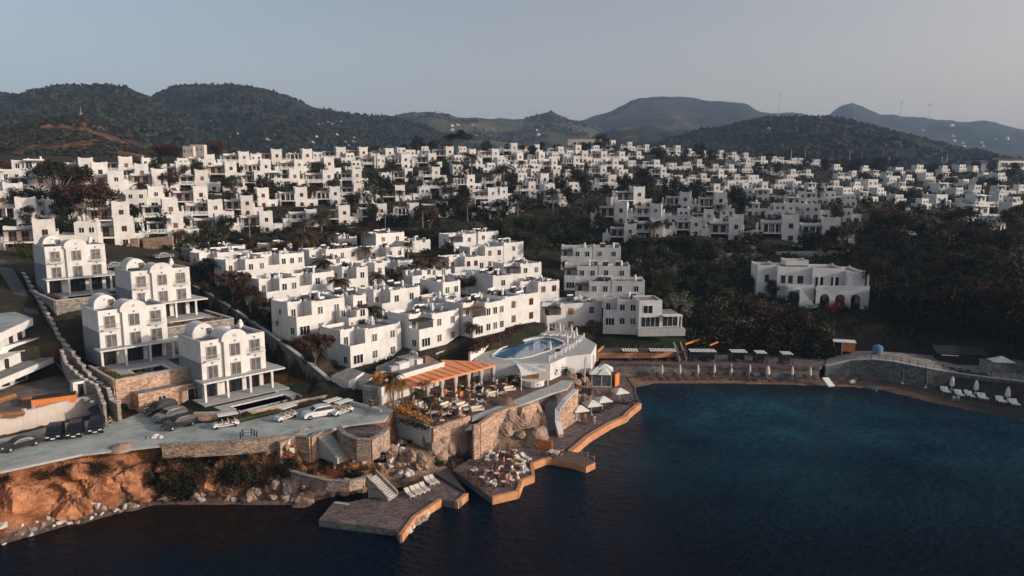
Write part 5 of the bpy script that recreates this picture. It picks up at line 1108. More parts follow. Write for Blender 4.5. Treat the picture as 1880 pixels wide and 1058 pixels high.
# scattered shrubs of the slopes, seeded inside outlines seen in the picture
def scatter(poly, n_, keys, hp, desc, zone, group, seed, mind=0):
    r = random.Random(seed); xs = [p[0] for p in poly]; ys = [p[1] for p in poly]; c = 0; done = []
    tries = 0
    while c < n_ and tries < n_*60:
        tries += 1; x = r.uniform(min(xs), max(xs)); y = r.uniform(min(ys), max(ys))
        if not inside(np.array([x]), np.array([y]), poly)[0]: continue
        if mind and any(abs(x-a)+abs(y-b)*2.2 < mind for a, b in done): continue
        
        if 'cliff' in zone and hit(x, y).z > 5.2: continue
        done.append((x, y)); c += 1
        vegp(r.choice(keys), x, y, r.uniform(*hp)*(.55+.45*(y-250)/350), desc, zone, group)
scatter([(900,432),(1000,400),(1130,420),(1180,445),(1400,450),(1400,560),(1380,640),(1250,640),(1200,540),(1155,480),(1140,448),(1020,448),(960,452)], 130, ['bush_dark','bush_green','round_dark','bush_green','round_green','bush_olive','bush_dark'], (26,44), 'dark green shrub', 'on slope above cove', 'shrubs covering the slope above the cove', 51, 13)
scatter([(1400,455),(1600,470),(1600,430),(1720,420),(1880,410),(1880,640),(1700,625),(1600,600),(1600,500),(1400,480)], 80, ['round_red','round_dark','round_dark','pine_red2','bush_dark','pine_dark'], (42,66), 'dark tree', 'on shaded slope beside arched villa', 'dark trees on the shaded right slope', 52, 17)
scatter([(1380,570),(1470,600),(1540,620),(1540,650),(1500,655),(1300,640),(1330,600)], 34, ['bush_dark','bush_red','bush_dark','bush_brown','bush_dark'], (30,50), 'dark shrub', 'on bank behind beach cabins', 'shrubs behind the beach cabins', 53, 13)
scatter([(1600,600),(1700,625),(1880,650),(1880,600),(1700,585)], 22, ['round_dark','bush_dark'], (40,60), 'dark tree', 'behind the cove road', 'dark trees behind the cove road', 54, 16)
scatter([(1620,640),(1900,690),(2100,760),(2100,500),(1900,560)], 0, ['round_dark'], (50,70), 'x', 'x', 'x', 55, 10)
scatter([(0,440),(0,300),(300,292),(620,285),(900,285),(1130,300),(1130,350),(1000,395),(880,420),(600,445),(300,455),(100,440)], 125, ['bush_dark','bush_green','bush_dark','round_dark','bush_red','bush_green','bush_brown'], (20,32), 'dark shrub', UP, 'shrubs between the hillside houses', 56, 15)
scatter([(0,425),(0,320),(300,310),(620,300),(900,300),(1130,310),(1120,345),(1000,385),(880,405),(600,432),(300,440),(100,425)], 52, ['round_dark','round_red','palm','round_dark','bush_dark','round_green'], (26,42), 'dark tree', 'among the tower houses', 'trees among the tower houses', 70, 34)
scatter([(1130,300),(1300,290),(1600,310),(1860,330),(1860,400),(1600,430),(1400,430),(1250,400),(1140,420)], 70, ['bush_dark','bush_green','bush_dark','round_dark'], (16,28), 'dark shrub', 'between right hillside houses', 'shrubs between the right hillside houses', 57, 14)
scatter([(210,446),(420,448),(640,440),(800,424),(900,428),(900,440),(650,458),(330,462)], 46, ['bush_dark','bush_green','bush_brown','bush_dark'], (14,22), 'dark hedge bush', 'in green belt below hillside town', 'hedge bushes below the hillside town', 58, 14)
scatter([(340,520),(470,560),(600,620),(640,690),(590,690),(480,600)], 20, ['bush_dark','bush_brown','bush_red'], (16,26), 'dark bush', 'under the red-brown pines', 'bushes under the red-brown pines', 59, 14)
scatter([(20,470),(0,440),(60,440),(70,480)], 8, ['bush_green','bush_brown'], (20,30), 'dark green bush', 'left of the top villa', 'bushes left of the top villa', 60, 12)
scatter([(900,300),(1090,262),(1280,278),(1500,300),(1780,304),(1780,312),(1500,312),(1280,292),(1090,276)], 50, ['round_dark','bush_dark'], (24,40), 'dark tree', 'along the crest', 'dark trees along the crest', 61, 10)
scatter([(0,878),(140,856),(300,842),(420,838),(520,838),(600,860),(560,900),(400,905),(280,895),(200,880),(0,900)], 60, ['bush_brown','bush_brown','bush_dark','bush_red','bush_brown'], (9,20), 'dry brown scrub bush', 'on the earth cliff', 'dry scrub on the earth cliff', 62, 11)
scatter([(300,845),(400,840),(450,870),(430,915),(330,915)], 16, ['bush_dark','bush_brown'], (20,34), 'dense dark bush', 'in dark cliff hollow', 'bushes in the cliff hollow', 63, 12)
scatter([(470,850),(600,850),(660,880),(560,900),(470,900)], 26, ['bush_brown','bush_dark','bush_brown'], (12,22), 'dry brown bush', 'below curved path wall', 'dry bushes below the path wall', 64, 12)
scatter([(790,835),(850,830),(960,800),(990,770),(940,800),(860,850),(800,870)], 22, ['bush_dark','bush_brown','bush_olive'], (8,16), 'small rock-side bush', 'on rocks under restaurant', 'bushes on the rocks under the restaurant', 65, 9)
scatter([(1020,655),(1090,668),(1080,700),(1060,705),(1000,680)], 22, ['bush_red','bush_dark','bush_brown'], (12,24), 'reddish bush', 'between sail roof and kiosk', 'bushes by the sail roof', 66, 9)
scatter([(660,790),(780,825),(790,840),(700,835),(640,820)], 10, ['bush_dark','bush_olive'], (6,10), 'low grey bush', 'below the white restaurant wall', 'low bushes below the restaurant wall', 67, 9)
scatter([(540,832),(620,845),(700,832),(745,835),(740,868),(690,868),(640,880),(560,868)], 24, ['bush_dry','bush_dry','bush_brown'], (7,13), 'low dry tuft', 'on headland plateau', 'dry tufts on the headland', 68, 9)
# labels: kind, place, then the order from the left among those that would read the same
by = {}
for o, d, z in VEG: by.setdefault((d, z), []).append(o)
for (d, z), l in by.items():
    if len(l) == 1: l[0]['label'] = f'{d} {z}'; continue
    l.sort(key=lambda o: proj(o.location)[0])
    if len(l) <= 12:
        for i, o in enumerate(l): o['label'] = f"{d} {z}, {ordn(i+1)} such from the left"
    else:
        k = max(2, math.ceil(len(l)**.5)); ys_ = sorted(l, key=lambda o: -proj(o.location)[1]); band = math.ceil(len(l)/k)
        for b_ in range(0, len(l), band):
            g = sorted(ys_[b_:b_+band], key=lambda o: proj(o.location)[0])
            for i, o in enumerate(g): o['label'] = f"{d} {z}, {ordn(i+1)} from left, {ordn(b_//band+1)} band up"
# ground cover that nobody could count
def cover(name, poly, n_, m, s_, seed, hmax=.7, lbl=None):
    r = random.Random(seed); xs = [p[0] for p in poly]; ys = [p[1] for p in poly]
    wp = [tuple(hit(x, y)[:2]) for x, y in poly]; xs = [p[0] for p in wp]; ys = [p[1] for p in wp]
    N_ = n_*6; X = np.array([r.uniform(min(xs), max(xs)) for _ in range(N_)]); Y = np.array([r.uniform(min(ys), max(ys)) for _ in range(N_)])
    ok = inside(X, Y, wp)
    for fp, z, b in FLAT: ok &= ~inside(X, Y, fp)
    dn = vnoise(X, Y, 5, seed); ok &= dn > -.22
    X = X[ok][:n_]; Y = Y[ok][:n_]; mb = MB()
    for x, y in zip(X, Y):
        z = height_g(x, y); leafq(mb, Vector((x, y, z+r.random()**1.6*hmax)), s_*r.uniform(.6,1.4), m, r)
    o = mb.build(name); tag(o, kind='stuff'); return o
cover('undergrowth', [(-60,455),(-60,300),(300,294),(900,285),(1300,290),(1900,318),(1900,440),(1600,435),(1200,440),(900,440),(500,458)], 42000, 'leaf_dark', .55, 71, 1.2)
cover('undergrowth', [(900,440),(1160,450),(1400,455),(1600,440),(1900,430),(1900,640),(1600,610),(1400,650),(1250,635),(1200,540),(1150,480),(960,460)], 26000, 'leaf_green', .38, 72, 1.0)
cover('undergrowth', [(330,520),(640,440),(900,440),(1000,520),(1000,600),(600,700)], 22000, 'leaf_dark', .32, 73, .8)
cover('dry_grass', [(230,850),(520,838),(640,850),(700,880),(560,915),(300,905)], 7000, 'leaf_brown', .11, 74, .4)
cover('dry_grass', [(520,835),(600,842),(700,830),(780,840),(780,865),(690,870),(600,880),(530,862)], 6000, 'leaf_dry', .10, 75, .3)
# ================================================================ road
def flat_poly(name, pts, z, m, th=.25, kind='structure', top=None):
    mb = MB(); mb.prism([tuple(P(x, y, z)[:2]) if not isinstance(x, Vector) else x for x, y in pts], z-th, z, m, top); o = mb.build(name); tag(o, kind=kind); return o
flat_poly('road', [(-420,898),(-200,893),(0,861),(150,830),(300,814),(430,807),(540,799),(600,790),(640,780),(706,772),(735,735),(690,738),(640,742),(606,738),(540,752),(470,768),(440,775),(357,778),(345,760),(290,744),(228,770),(195,768),(118,777),(60,791),(0,806),(-200,848)], 7.06, 'road', .3)
flat_poly('pavement_edge', [(0,866),(150,834),(300,817),(300,813),(150,829.5),(0,861)], 7.10, 'concrete', .3)
wall_line('sea_wall', 'rough brown stone wall under the road edge by the railing', [(*P(x, y, 7.0)[:2], 5.3, 7.15) for x, y in ((298,818),(360,816),(430,812),(500,806),(545,800))], .6, 'stone_brown', 'stone_grey')
# steps and curved walls on the headland
def stairs(name, label, a, b, w_, n_, m='concrete', side=True):
    a = Vector(a); b = Vector(b); d = b-a; L_ = math.hypot(d.x, d.y); ang = math.atan2(d.y, d.x)
    rt = thing(name, label, 'stairs', (a.x, a.y, a.z), ang); mb = MB(); st = L_/n_; dz = d.z/n_
    for i in range(n_): mb.box(i*st, (i+1)*st, -w_/2, w_/2, min(dz*n_, 0)-.8+0*(i), dz*(i+.5), m)
    part(mb, 'steps', rt)
    if side:
        for s_ in (-1, 1):
            mb = MB(); y0, y1 = sorted((s_*(w_/2+.003), s_*(w_/2+.32)))
            v = [(0,y0,-1.2),(L_,y0,d.z-.6),(L_,y1,d.z-.6),(0,y1,-1.2),(0,y0,.5),(L_,y0,d.z+.5),(L_,y1,d.z+.5),(0,y1,.5)]
            mb.add(v, [(3,2,1,0),(0,1,5,4),(1,2,6,5),(2,3,7,6),(3,0,4,7),(4,5,6,7)], 'stone_grey'); part(mb, 'side_wall', rt)
    return rt
stairs('stone_stairs', 'upper flight of stone steps going down from the road', P(594,797,6.9), P(630,838,4.6), 2.0, 11, 'concrete', False)
stairs('stone_stairs', 'lower flight of stone steps reaching the sun deck', P(682,874,3.3), P(722,914,.9), 1.7, 12)
stairs('stone_stairs', 'long grey steps between two stone walls down to the promenade', P(1012,735,4.4), P(1012,790,.95), 2.2, 16, 'paving', False)
wall_line('curved_wall', 'curved stone wall bounding the dry garden above the lower steps', [(*P(x, y, 3.4)[:2], 2.2, 3.5) for x, y in ((520,862),(560,874),(600,884),(640,886),(665,880),(680,872))], .5, 'stone_brown', 'stone_grey')
wall_line('curved_wall', 'round stone bastion wall beside the upper steps', [(*P(x, y, 7.0)[:2], 4.4, zt-.2) for x, y, zt in ((622,790,7.7),(632,803,7.7),(655,812,7.6),(680,812,7.5),(700,802,7.5),(712,790,7.6))], .6, 'stone_brown', 'stone_grey')
wall_line('curved_wall', 'low stone wall with pink rubble on top, left of the upper steps', [(*P(x, y, 6.0)[:2], 3.4, zt) for x, y, zt in ((512,822,6.6),(540,812,6.8),(570,816,7.0),(590,806,7.1))], .6, 'stone_wall', 'stone_grey')
flat_poly('bastion_top', [(624,790),(634,802),(656,811),(680,811),(699,801),(708,788),(690,780),(640,782)], 6.2, 'deck_stone', 1.6)
# ---------------------------------------------------------------- decks by the water
def deck(name, label, pts, z, zb, m, edge, cat='deck'):
    w_ = [P(x, y, z) for x, y in pts]; o = sum(w_, Vector())/len(w_); o.z = zb
    mb = MB(); mb.prism([(p.x-o.x, p.y-o.y) for p in w_], -2, z-zb, edge, m); ob = mb.build(name, None, o); tag(ob, label, cat); return ob
D4 = [(585,955),(725,972),(735,986),(760,950),(808,917),(830,921),(845,922),(857,906),(800,872),(775,882),(736,903),(640,922),(613,921)]
deck('sun_deck', 'brown stone-paved sun deck with an orange-lit rim at the water, lower left', D4, .85, 0, 'deck_stone', 'stone_dark')
D3 = [(903,914),(928,908),(950,903),(958,882),(979,874),(976,852),(1000,843),(1012,842),(1000,822),(950,820),(880,832),(831,862)]
deck('terrace_deck', 'zigzag-edged stone terrace on the water with white tables', D3, .9, 0, 'deck_stone', 'stone_dark')
D1 = [(1018,840),(1046,831),(1080,802),(1120,778),(1152,765),(1173,742),(1168,728),(1165,712),(1150,690),(1120,686),(1108,700),(1085,742),(1040,762),(1025,785),(1003,795),(985,815),(985,838)]
deck('promenade_deck', 'curving brown promenade deck with square white parasols', D1, .85, 0, 'deck_stone', 'stone_grey')
D2 = [(1013,842),(1048,829),(1068,832),(1093,849),(1076,857),(1050,849),(1030,845)]
deck('jetty', 'short brown jetty sticking out from the promenade', D2, 1.0, 0, 'deck_wood', 'sun_orange_edge')
def rim(label, pts, z, w_=.55, h_=.28, m='sun_orange_edge', zb=-1.0):
    return wall_line('deck_rim', label, [(*P(x, y, z)[:2], zb, z+h_) for x, y in pts], w_, m, None, 'rim')
rim('orange-lit stone rim along the outer edge of the lower left sun deck', [(735,984),(760,950),(808,918)], .85, .5, .15)
rim('short orange-lit stone rim at the corner of the sun deck beside the inlet', [(838,923),(857,907)], .85, .5, .15)
rim('zigzag orange-lit rim of the terrace with white tables', [(903,914),(928,908),(950,903),(958,882),(979,874),(976,852),(1000,843),(1012,842)], .9, .5, .15)
rim('long curving orange-lit rim of the promenade', [(1046,831),(1080,802),(1120,778),(1148,766),(1152,760),(1174,742)], .85, .8, .25)
rim('pale coping of the promenade beside the beach', [(1173,742),(1168,728),(1165,712),(1152,692)], .85, .35, .12, 'deck_stone')
# dark wooden ramp at the inlet
o = deck('wooden_ramp', 'dark wooden slatted platform between the loungers and the inlet', [(800,871),(857,905),(838,880),(820,862)], 1.1, 0, 'shade_wood', 'dark')
stairs('concrete_wall_step', 'small pale block at the back of the lower left deck', P(614,922,.9), P(640,926,.9), .5, 1, 'concrete', False)
def railing(label, pts, z, m='wood', h_=1.0, step=1.3, cable=2, r=.07):
    w_ = [P(x, y, z) for x, y in pts]; o = w_[0].copy(); rt = thing('railing', label, 'railing', o)
    bars = MB(); k = 0
    for a, b in zip(w_[:-1], w_[1:]):
        L_ = (b-a).length; n_ = max(1, round(L_/step))
        for i in range(n_+(b is w_[-1])):
            p = a.lerp(b, i/n_)-o; mb = MB(); mb.box(p.x-r, p.x+r, p.y-r, p.y+r, p.z, p.z+h_, m); part(mb, 'post', rt)
        for c in range(cable): zz = h_*(.5+.45*c); bars.bar(a-o+Vector((0,0,zz)), b-o+Vector((0,0,zz)), .04, .05, m)
    part(bars, 'rail', rt); return rt
railing('wooden post railing along the inlet side of the white table terrace', [(833,864),(855,880),(880,898),(903,913)], .9)
railing('short wooden railing beside the jetty gate', [(990,838),(1003,842)], .9, 'wood', 1.3, 1.0)
railing('thin grey railing on the road above the brown stone wall', [(442,806),(446,801),(462,800),(472,805)], 7.1, 'metal_dark', 1.0, .8)
railing('thin metal handrail on the end of the jetty', [(1068,834),(1091,846)], 1.0, 'metal_grey', .9, 1.6, 1, .04)
# orange bamboo screen, little kiosk, wooden boxes
mb = MB()
a = P(988,823,.9); b = P(1013,827,.9)
for i in range(14): p = (b-a)*i/13; mb.cyl(p, p+Vector((0,0,1.5+.12*math.sin(i*2.1))), .09, .09, 'orange', 6)
tag(mb.build('bamboo_screen', None, a), 'orange bamboo screen at the head of the jetty', 'screen')
# ---------------------------------------------------------------- rocks
def rock(seed, m, flat=.7):
    r = random.Random(seed); mb = MB(); n1, n2 = 18, 11; vs = []; pl = [(Vector((r.gauss(0,1), r.gauss(0,1), r.gauss(0,1))).normalized(), r.uniform(.55,.9)) for _ in range(16)]
    for j in range(n2+1):
        for i in range(n1):
            th = math.pi*j/n2; ph = 2*math.pi*i/n1; dv = Vector((math.sin(th)*math.cos(ph), math.sin(th)*math.sin(ph), math.cos(th))); k = min([1.15]+[pd/max(dv.dot(pn_), .05) for pn_, pd in pl if dv.dot(pn_) > .3])*(1+.05*math.sin(i*2.3+j*1.7+seed));  vs.append((dv.x*k, dv.y*k, dv.z*k*flat))
    fs = [(j*n1+i, j*n1+(i+1)%n1, (j+1)*n1+(i+1)%n1, (j+1)*n1+i) for j in range(n2) for i in range(n1)]
    mb.add(vs, fs, m); mb.v = [tuple(p) for p in mb.v]; return mb.mesh('rock')
RK = [rock(i, m_) for i, m_ in enumerate(['rock','rock','rock_pale','rock','rock_pale','stone_grey','earth','earth','earth'])]
ROCKS = []
def rocks(poly, n_, s0, s1, ks, desc, group, seed, sink=.3):
    nm_ = 'earth_outcrop' if 'earth outcrop' in desc else ('boulder' if 'boulder' in desc or 'shore rock' in desc else ('rubble_stone' if 'rubble' in desc or 'stone' in desc else 'rock'))
    r = random.Random(seed); xs = [p[0] for p in poly]; ys = [p[1] for p in poly]; c = 0; l = []
    while c < n_:
        x = r.uniform(min(xs), max(xs)); y = r.uniform(min(ys), max(ys))
        if not inside(np.array([x]), np.array([y]), poly)[0]: continue
        c += 1; g = hit(x, y); s_ = r.uniform(s0, s1)
        o = bpy.data.objects.new(nm_, RK[r.choice(ks)]); C.objects.link(o); o.location = (g.x, g.y, g.z+s_*(.35-sink)); o.rotation_euler = (r.uniform(-.4,.4), r.uniform(-.4,.4), r.uniform(0,6)); o.scale = (s_*r.uniform(.7,1.3), s_*r.uniform(.7,1.3), s_*r.uniform(.6,1.4))
        tag(o, None, 'rock', group); l.append(o)
    l.sort(key=lambda o: proj(o.location)[0])
    if n_ > 45:
        for i, o in enumerate(l): o['label'] = desc
    else:
        for i, o in enumerate(l): o['label'] = f"{desc}, {ordn(i+1)} from the left"
rocks([(0,985),(60,968),(200,935),(260,922),(250,938),(130,968),(0,1002)], 44, .18, .55, [2,3,4,0], 'pale or dark boulder on the shore under the earth cliff', 'boulders on the shore under the cliff', 1)
rocks([(790,800),(830,800),(900,790),(990,745),(1000,790),(985,815),(940,822),(870,832),(820,848),(795,845)], 44, .8, 2.6, [0,1,3], 'jagged brown rock below the restaurant terrace', 'jagged rocks below the restaurant', 2, .35)
rocks([(700,835),(760,832),(785,850),(775,875),(735,890),(715,860)], 26, .5, 1.5, [0,1,4], 'pinkish rock heap boulder beside the steps', 'rock heap beside the steps', 3)
rocks([(1030,690),(1070,680),(1100,700),(1110,725),(1085,742),(1040,745)], 28, .9, 2.1, [0,1,1], 'brown crag rock below the glass kiosk', 'crag rocks below the kiosk', 4)
rocks([(540,800),(580,798),(585,808),(545,812)], 12, .25, .5, [1,4], 'pink rubble block on the low wall', 'rubble on the low wall', 5, 0)
rocks([(250,815),(298,815),(296,826),(262,826)], 14, .25, .6, [2,4], 'white rubble stone beside the road', 'white rubble beside the road', 6, .1)
rocks([(735,975),(770,945),(800,925),(812,930),(770,962),(745,988)], 16, .35, .8, [0,2,3], 'wet boulder in the water beside the sun deck', 'wet boulders by the sun deck', 7, .2)
rocks([(480,895),(570,895),(600,905),(580,925),(500,925)], 22, .5, 1.4, [5,3,3], 'dark grey rock at the foot of the headland', 'dark rocks at the headland foot', 8)
rocks([(1560,668),(1590,662),(1610,690),(1570,700),(1530,700)], 22, .4, .9, [5,4,3], 'pale revetment stone beside the small ramp', 'revetment stones by the ramp', 9)
rocks([(470,835),(530,830),(560,845),(520,860),(480,852)], 22, .3, .7, [4,1,2], 'pinkish stone in the dry scrub', 'stones in the dry scrub', 10)
rocks([(0,890),(150,862),(260,855),(300,868),(280,905),(180,935),(60,965),(0,975)], 30, 1.2, 3.2, [6,7,8], 'red earth outcrop on the left cliff face', 'earth outcrops on the cliff', 11, .85)
rocks([(300,850),(420,845),(470,860),(470,915),(380,922),(290,915)], 22, .9, 2.2, [6,7,8], 'red earth outcrop in the cliff hollow', 'earth outcrops in the cliff hollow', 12, .5)
rocks([(560,905),(640,890),(680,895),(640,912),(600,918)], 14, .6, 1.3, [0,1,3], 'brown rock between curved wall and sun deck', 'rocks by the sun deck', 13, .3)
mb = MB(); g = P(222,822,7.0); mb.lathe([(1.6,-.3),(1.4,.1),(.95,.4),(.45,.55),(.1,.6)], 'rock', (0,0), 16); tag(mb.build('soil_mound', None, g), 'round heap of brown soil at the edge of the road', 'heap')
rocks([(560,838),(640,842),(700,840),(720,850),(690,866),(640,878),(560,866)], 30, .2, .55, [1,4,3], 'small rubble stone on the dry headland plateau', 'rubble on the headland plateau', 14, .1)
rocks([(300,905),(470,905),(600,912),(690,900),(690,906),(560,930),(400,926),(300,926)], 40, .3, .9, [5,3,0], 'dark shore rock below the headland and hollow', 'dark shore rocks', 15, .2)
rocks([(604,806),(640,822),(700,826),(740,812),(745,830),(640,836)], 24, .3, .9, [0,1,4], 'brown rock around the foot of the bastion wall', 'rocks round the bastion', 16, .2)
# ---------------------------------------------------------------- vehicles
def car(kind, body):
    """length along x (front at +x)"""
    rt = thing({'sedan':'parked_car','suv':'parked_car','van':'parked_car'}[kind], 'car', 'car')
    L_, W_, Hh = {'sedan':(4.8,1.82,1.43),'suv':(4.7,1.9,1.7),'van':(4.6,1.85,1.75)}[kind]
    h = L_/2
    if kind == 'sedan': prof = [(-h,.45),(-h+.05,.85),(-h+.35,.98),(-h+.95,1.02),(-h+1.65,1.40),(-.2,1.43),(.45,1.38),(1.15,1.0),(1.9,.90),(h-.12,.72),(h,.45),(h-.1,.25),(-h+.1,.25)]
    elif kind == 'suv': prof = [(-h,.5),(-h+.04,1.0),(-h+.45,1.60),(-h+.9,1.68),(-.1,1.7),(.5,1.62),(1.05,1.15),(1.9,1.05),(h-.1,.85),(h,.5),(h-.1,.3),(-h+.1,.3)]
    else: prof = [(-h,.5),(-h+.03,1.1),(-h+.25,1.66),(-h+.6,1.75),(.3,1.75),(.9,1.60),(1.5,1.12),(2.0,1.0),(h-.05,.8),(h,.45),(h-.1,.28),(-h+.08,.28)]
    belt = {'sedan':.95,'suv':1.08,'van':1.08}[kind]
    mb = MB(); vs = []; n_ = len(prof)
    for x, z in prof:      # lower body full width, cabin tapering inwards
        w2 = W_/2*(1-.16*max(0, (z-belt)/(Hh-belt))) if z > belt else W_/2*(1-.04*max(0, abs(x)-h*.8)/(h*.2))
        vs.append((x, z, w2))
    A = [(x, -w_, z) for x, z, w_ in vs]; B = [(x, w_, z) for x, z, w_ in vs]
    mb.add(A+B, [tuple(reversed(range(n_))), tuple(range(n_, 2*n_))]+[(i, (i+1)%n_, n_+(i+1)%n_, n_+i) for i in range(n_)], body); part(mb, 'body', rt)
    # glazing set just proud of the cabin sides, front and back
    top = [(x, z) for x, z in prof if z > belt+.2]; x0, x1 = min(p[0] for p in top), max(p[0] for p in top)
    for s_ in (-1, 1):
        mb = MB(); q = []
        for x, z in ((x0-.28 if kind != 'van' else x0, belt+.03), (x1+.45, belt+.03), (x1-.02, Hh-.14), (x0+.05, Hh-.14)):
            w2 = W_/2*(1-.16*max(0, (z-belt)/(Hh-belt)))+.012; q.append((x, s_*w2, z))
        mb.poly(q if s_ < 0 else q[::-1], 'car_glass'); part(mb, 'side_window', rt)
    i = max(range(n_), key=lambda k: prof[k][0] if prof[k][1] > Hh-.15 else -9); a, b = prof[i], prof[i+1]
    def pane(a, b, off):
        mb = MB(); dx, dz = b[0]-a[0], b[1]-a[1]; L2 = math.hypot(dx, dz); nx_, nz_ = -dz/L2*off, dx/L2*off
        q = [(a[0]+dx*t+nx_, s_*(W_/2*.8), a[1]+dz*t+nz_) for t, s_ in ((.1,-1),(.1,1),(.92,1),(.92,-1))]; mb.poly(q, 'car_glass'); return mb
    part(pane(a, b, .015), 'windscreen', rt)
    j = min(range(n_), key=lambda k: prof[k][0] if prof[k][1] > Hh-.15 else 9); part(pane(prof[j], prof[j-1], -.015), 'rear_window', rt)
    for x in (-h*.62, h*.62):
        for s_ in (-1, 1):
            y = s_*(W_/2-.10); w1 = part(MB().cyl((x, y-.11, .34), (x, y+.13*1, .34), .34, .34, 'tyre', 14), 'wheel', rt); part(MB().cyl((x, y+s_*.12, .34), (x, y+s_*.15, .34), .20, .18, 'rim', 10), 'rim', w1)
    for s_ in (-1, 1): part(MB().box(h-.16, h-.03, s_*.62-.2, s_*.62+.2, .66, .80, 'lamp_glass'), 'headlight', rt); part(MB().box(-h-.01, -h+.1, s_*.66-.17, s_*.66+.17, .80, .95, 'red'), 'tail_light', rt)
    part(MB().box(h-.02, h+.02, -.26, .26, .42, .54, 'white_paint'), 'number_plate', rt)
    return rt
CARS = {}
def place_car(kind, body, px, py, z, px2, py2, label, group='cars parked along the road'):
    """front end seen towards (px2,py2)"""
    a = P(px, py, z); b = P(px2, py2, z); yaw = math.atan2(b.y-a.y, b.x-a.x)
    if (kind, body) not in CARS: CARS[(kind, body)] = o = car(kind, body); o.location = a; o.rotation_euler = (0,0,yaw); o['group'] = group
    else: o = dup(CARS[(kind, body)], a, yaw, None, group)
    o['label'] = label; return o
RZ = 7.07
place_car('sedan','car_black', 38,822, RZ, 5,831, 'long black saloon standing across the road at the left edge')
place_car('suv','car_black', 102,802, RZ, 96,815, 'black car with an orange number plate, first of three in front of the cream wall')
place_car('van','car_black', 139,798, RZ, 134,811, 'black car in the middle of the three in front of the cream wall')
place_car('suv','car_black', 178,790, RZ, 174,803, 'black car nearest the gate end of the cream wall, third of three')
place_car('suv','car_black', 330,784, RZ, 304,791, 'large black off-roader parked at the roadside before the stone garage')
place_car('suv','car_grey', 312,770, RZ, 288,777, 'dark grey off-roader parked between two black ones by the garage')
place_car('van','car_black', 296,758, RZ, 274,765, 'black car parked closest to the garage door')
place_car('suv','car_white', 584,765, RZ, 562,769, 'white car parked on the road between golf carts')
for px, py, l in ((210,492,'dark car on the road above the second villa'),(235,489,'grey car on the road above the second villa'),(300,474,'car parked right of the stone wall gap')):
    g = hit(px, py); place_car('sedan', 'car_grey', px, py, g.z+.1, px+12, py-1, l, 'cars on the upper road')
for px, py, l in ((1735,436,'dark car in the right car park, furthest of three'),(1672,434,'pale car in the right car park, nearest of three'),(1655,428,'dark car in the right car park, middle of three'),(1665,388,'white van in the upper right car park')):
    g = hit(px, py); place_car('suv', 'car_white' if 'pale' in l or 'white' in l else 'car_grey', px, py, g.z+.1, px+10, py+2, l, 'cars in the right car park')
def golf_cart():
    rt = thing('golf_cart', 'cart', 'golf cart'); mb = MB()
    mb.extr([(-1.75,.35),(-1.75,.72),(-1.1,.72),(-1.05,.42),(1.0,.42),(1.15,.85),(1.6,.70),(1.78,.5),(1.75,.3)], 'x', -.6, .6, 'car_white') if False else mb.add([(x, y, z) for y in (-.6, .6) for x, z in ((-1.75,.32),(-1.75,.74),(-1.15,.74),(-1.1,.42),(1.0,.42),(1.12,.86),(1.55,.74),(1.78,.5),(1.72,.3))], [tuple(range(9))[::-1], tuple(range(9,18))]+[(i,(i+1)%9,9+(i+1)%9,9+i) for i in range(9)], 'car_white')
    part(mb, 'body', rt); part(MB().box(-1.7, 1.05, -.66, .66, 1.85, 1.93, 'canvas'), 'roof', rt)
    for x in (-1.6, 1.0):
        for s_ in (-1, 1): part(MB().cyl((x, s_*.56, .7), (x*.97, s_*.58, 1.85), .025, .025, 'metal_dark', 6), 'roof_post', rt)
    for x in (-1.2, -.3, .5): q = part(MB().box(x, x+.45, -.55, .55, .60, .74, 'canvas_warm'), 'seat', rt); part(MB().box(x-.08, x, -.55, .55, .74, 1.15, 'canvas_warm'), 'seat_back', q)
    for x in (-1.2, 1.3):
        for s_ in (-1, 1): part(MB().cyl((x, s_*.52-.08, .24), (x, s_*.52+.08, .24), .24, .24, 'tyre', 12), 'wheel', rt)
    return rt
gc = golf_cart()
for k, (px, py, px2, py2, l) in enumerate(((415,784,403,786,'white golf cart nearest the brown stone wall'),(525,770,513,774,'white golf cart with full roof beside the garden wall'),(628,760,616,764,'white golf cart right of the white car'),(608,757,598,760,'open white buggy tucked behind the white car'))):
    a = P(px, py, RZ); b = P(px2, py2, RZ); yaw = math.atan2(b.y-a.y, b.x-a.x)
    if k == 0: o = gc; o.location = a; o.rotation_euler = (0,0,yaw); o['group'] = 'golf carts on the road'
    else: o = dup(gc, a, yaw, None, 'golf carts on the road')
    o['label'] = l
YZ = 9.46
rt = thing('site_skip', 'long orange skip standing in the building yard behind the cream wall', 'skip', P(101,741,YZ), R(30)); mb = MB(); mb.extr([(-1.0,.15),(1.0,.15),(1.15,1.2),(-1.15,1.2)], 'x', -2.8, 2.8, 'orange'); part(mb, 'body', rt); part(MB().box(-2.7,2.7,-1.0,1.0,1.203,1.3,'dark'), 'load', rt)
rt = thing('gate_hut', 'small white gate hut with a dark doorway at the end of the cream wall', 'hut', P(148,727,YZ), R(46)); mb = MB(); mb.box(-.9,.9,0,1.6,-.3,2.3,'plaster','roof_screed'); part(mb, 'wall', rt); part(win(MB(), .1, 0, .8, 1.9, 0, 'f', 'dark', 'white_paint', 0), 'door', rt)
for k, (px, py, s_, l) in enumerate(((160,737,.7,'largest pale sack by the gate hut'),(170,741,.5,'small pale sack by the gate hut'),(45,757,.6,'pale sack on the ledge of the cream wall'),(62,752,.45,'small white sack on the ledge of the cream wall'))):
    o = bpy.data.objects.new('sack', RK[2]); C.objects.link(o); o.location = P(px, py, YZ)+Vector((0,0,.2)); o.scale = (s_,s_*.8,s_*.7); tag(o, l, 'sack')
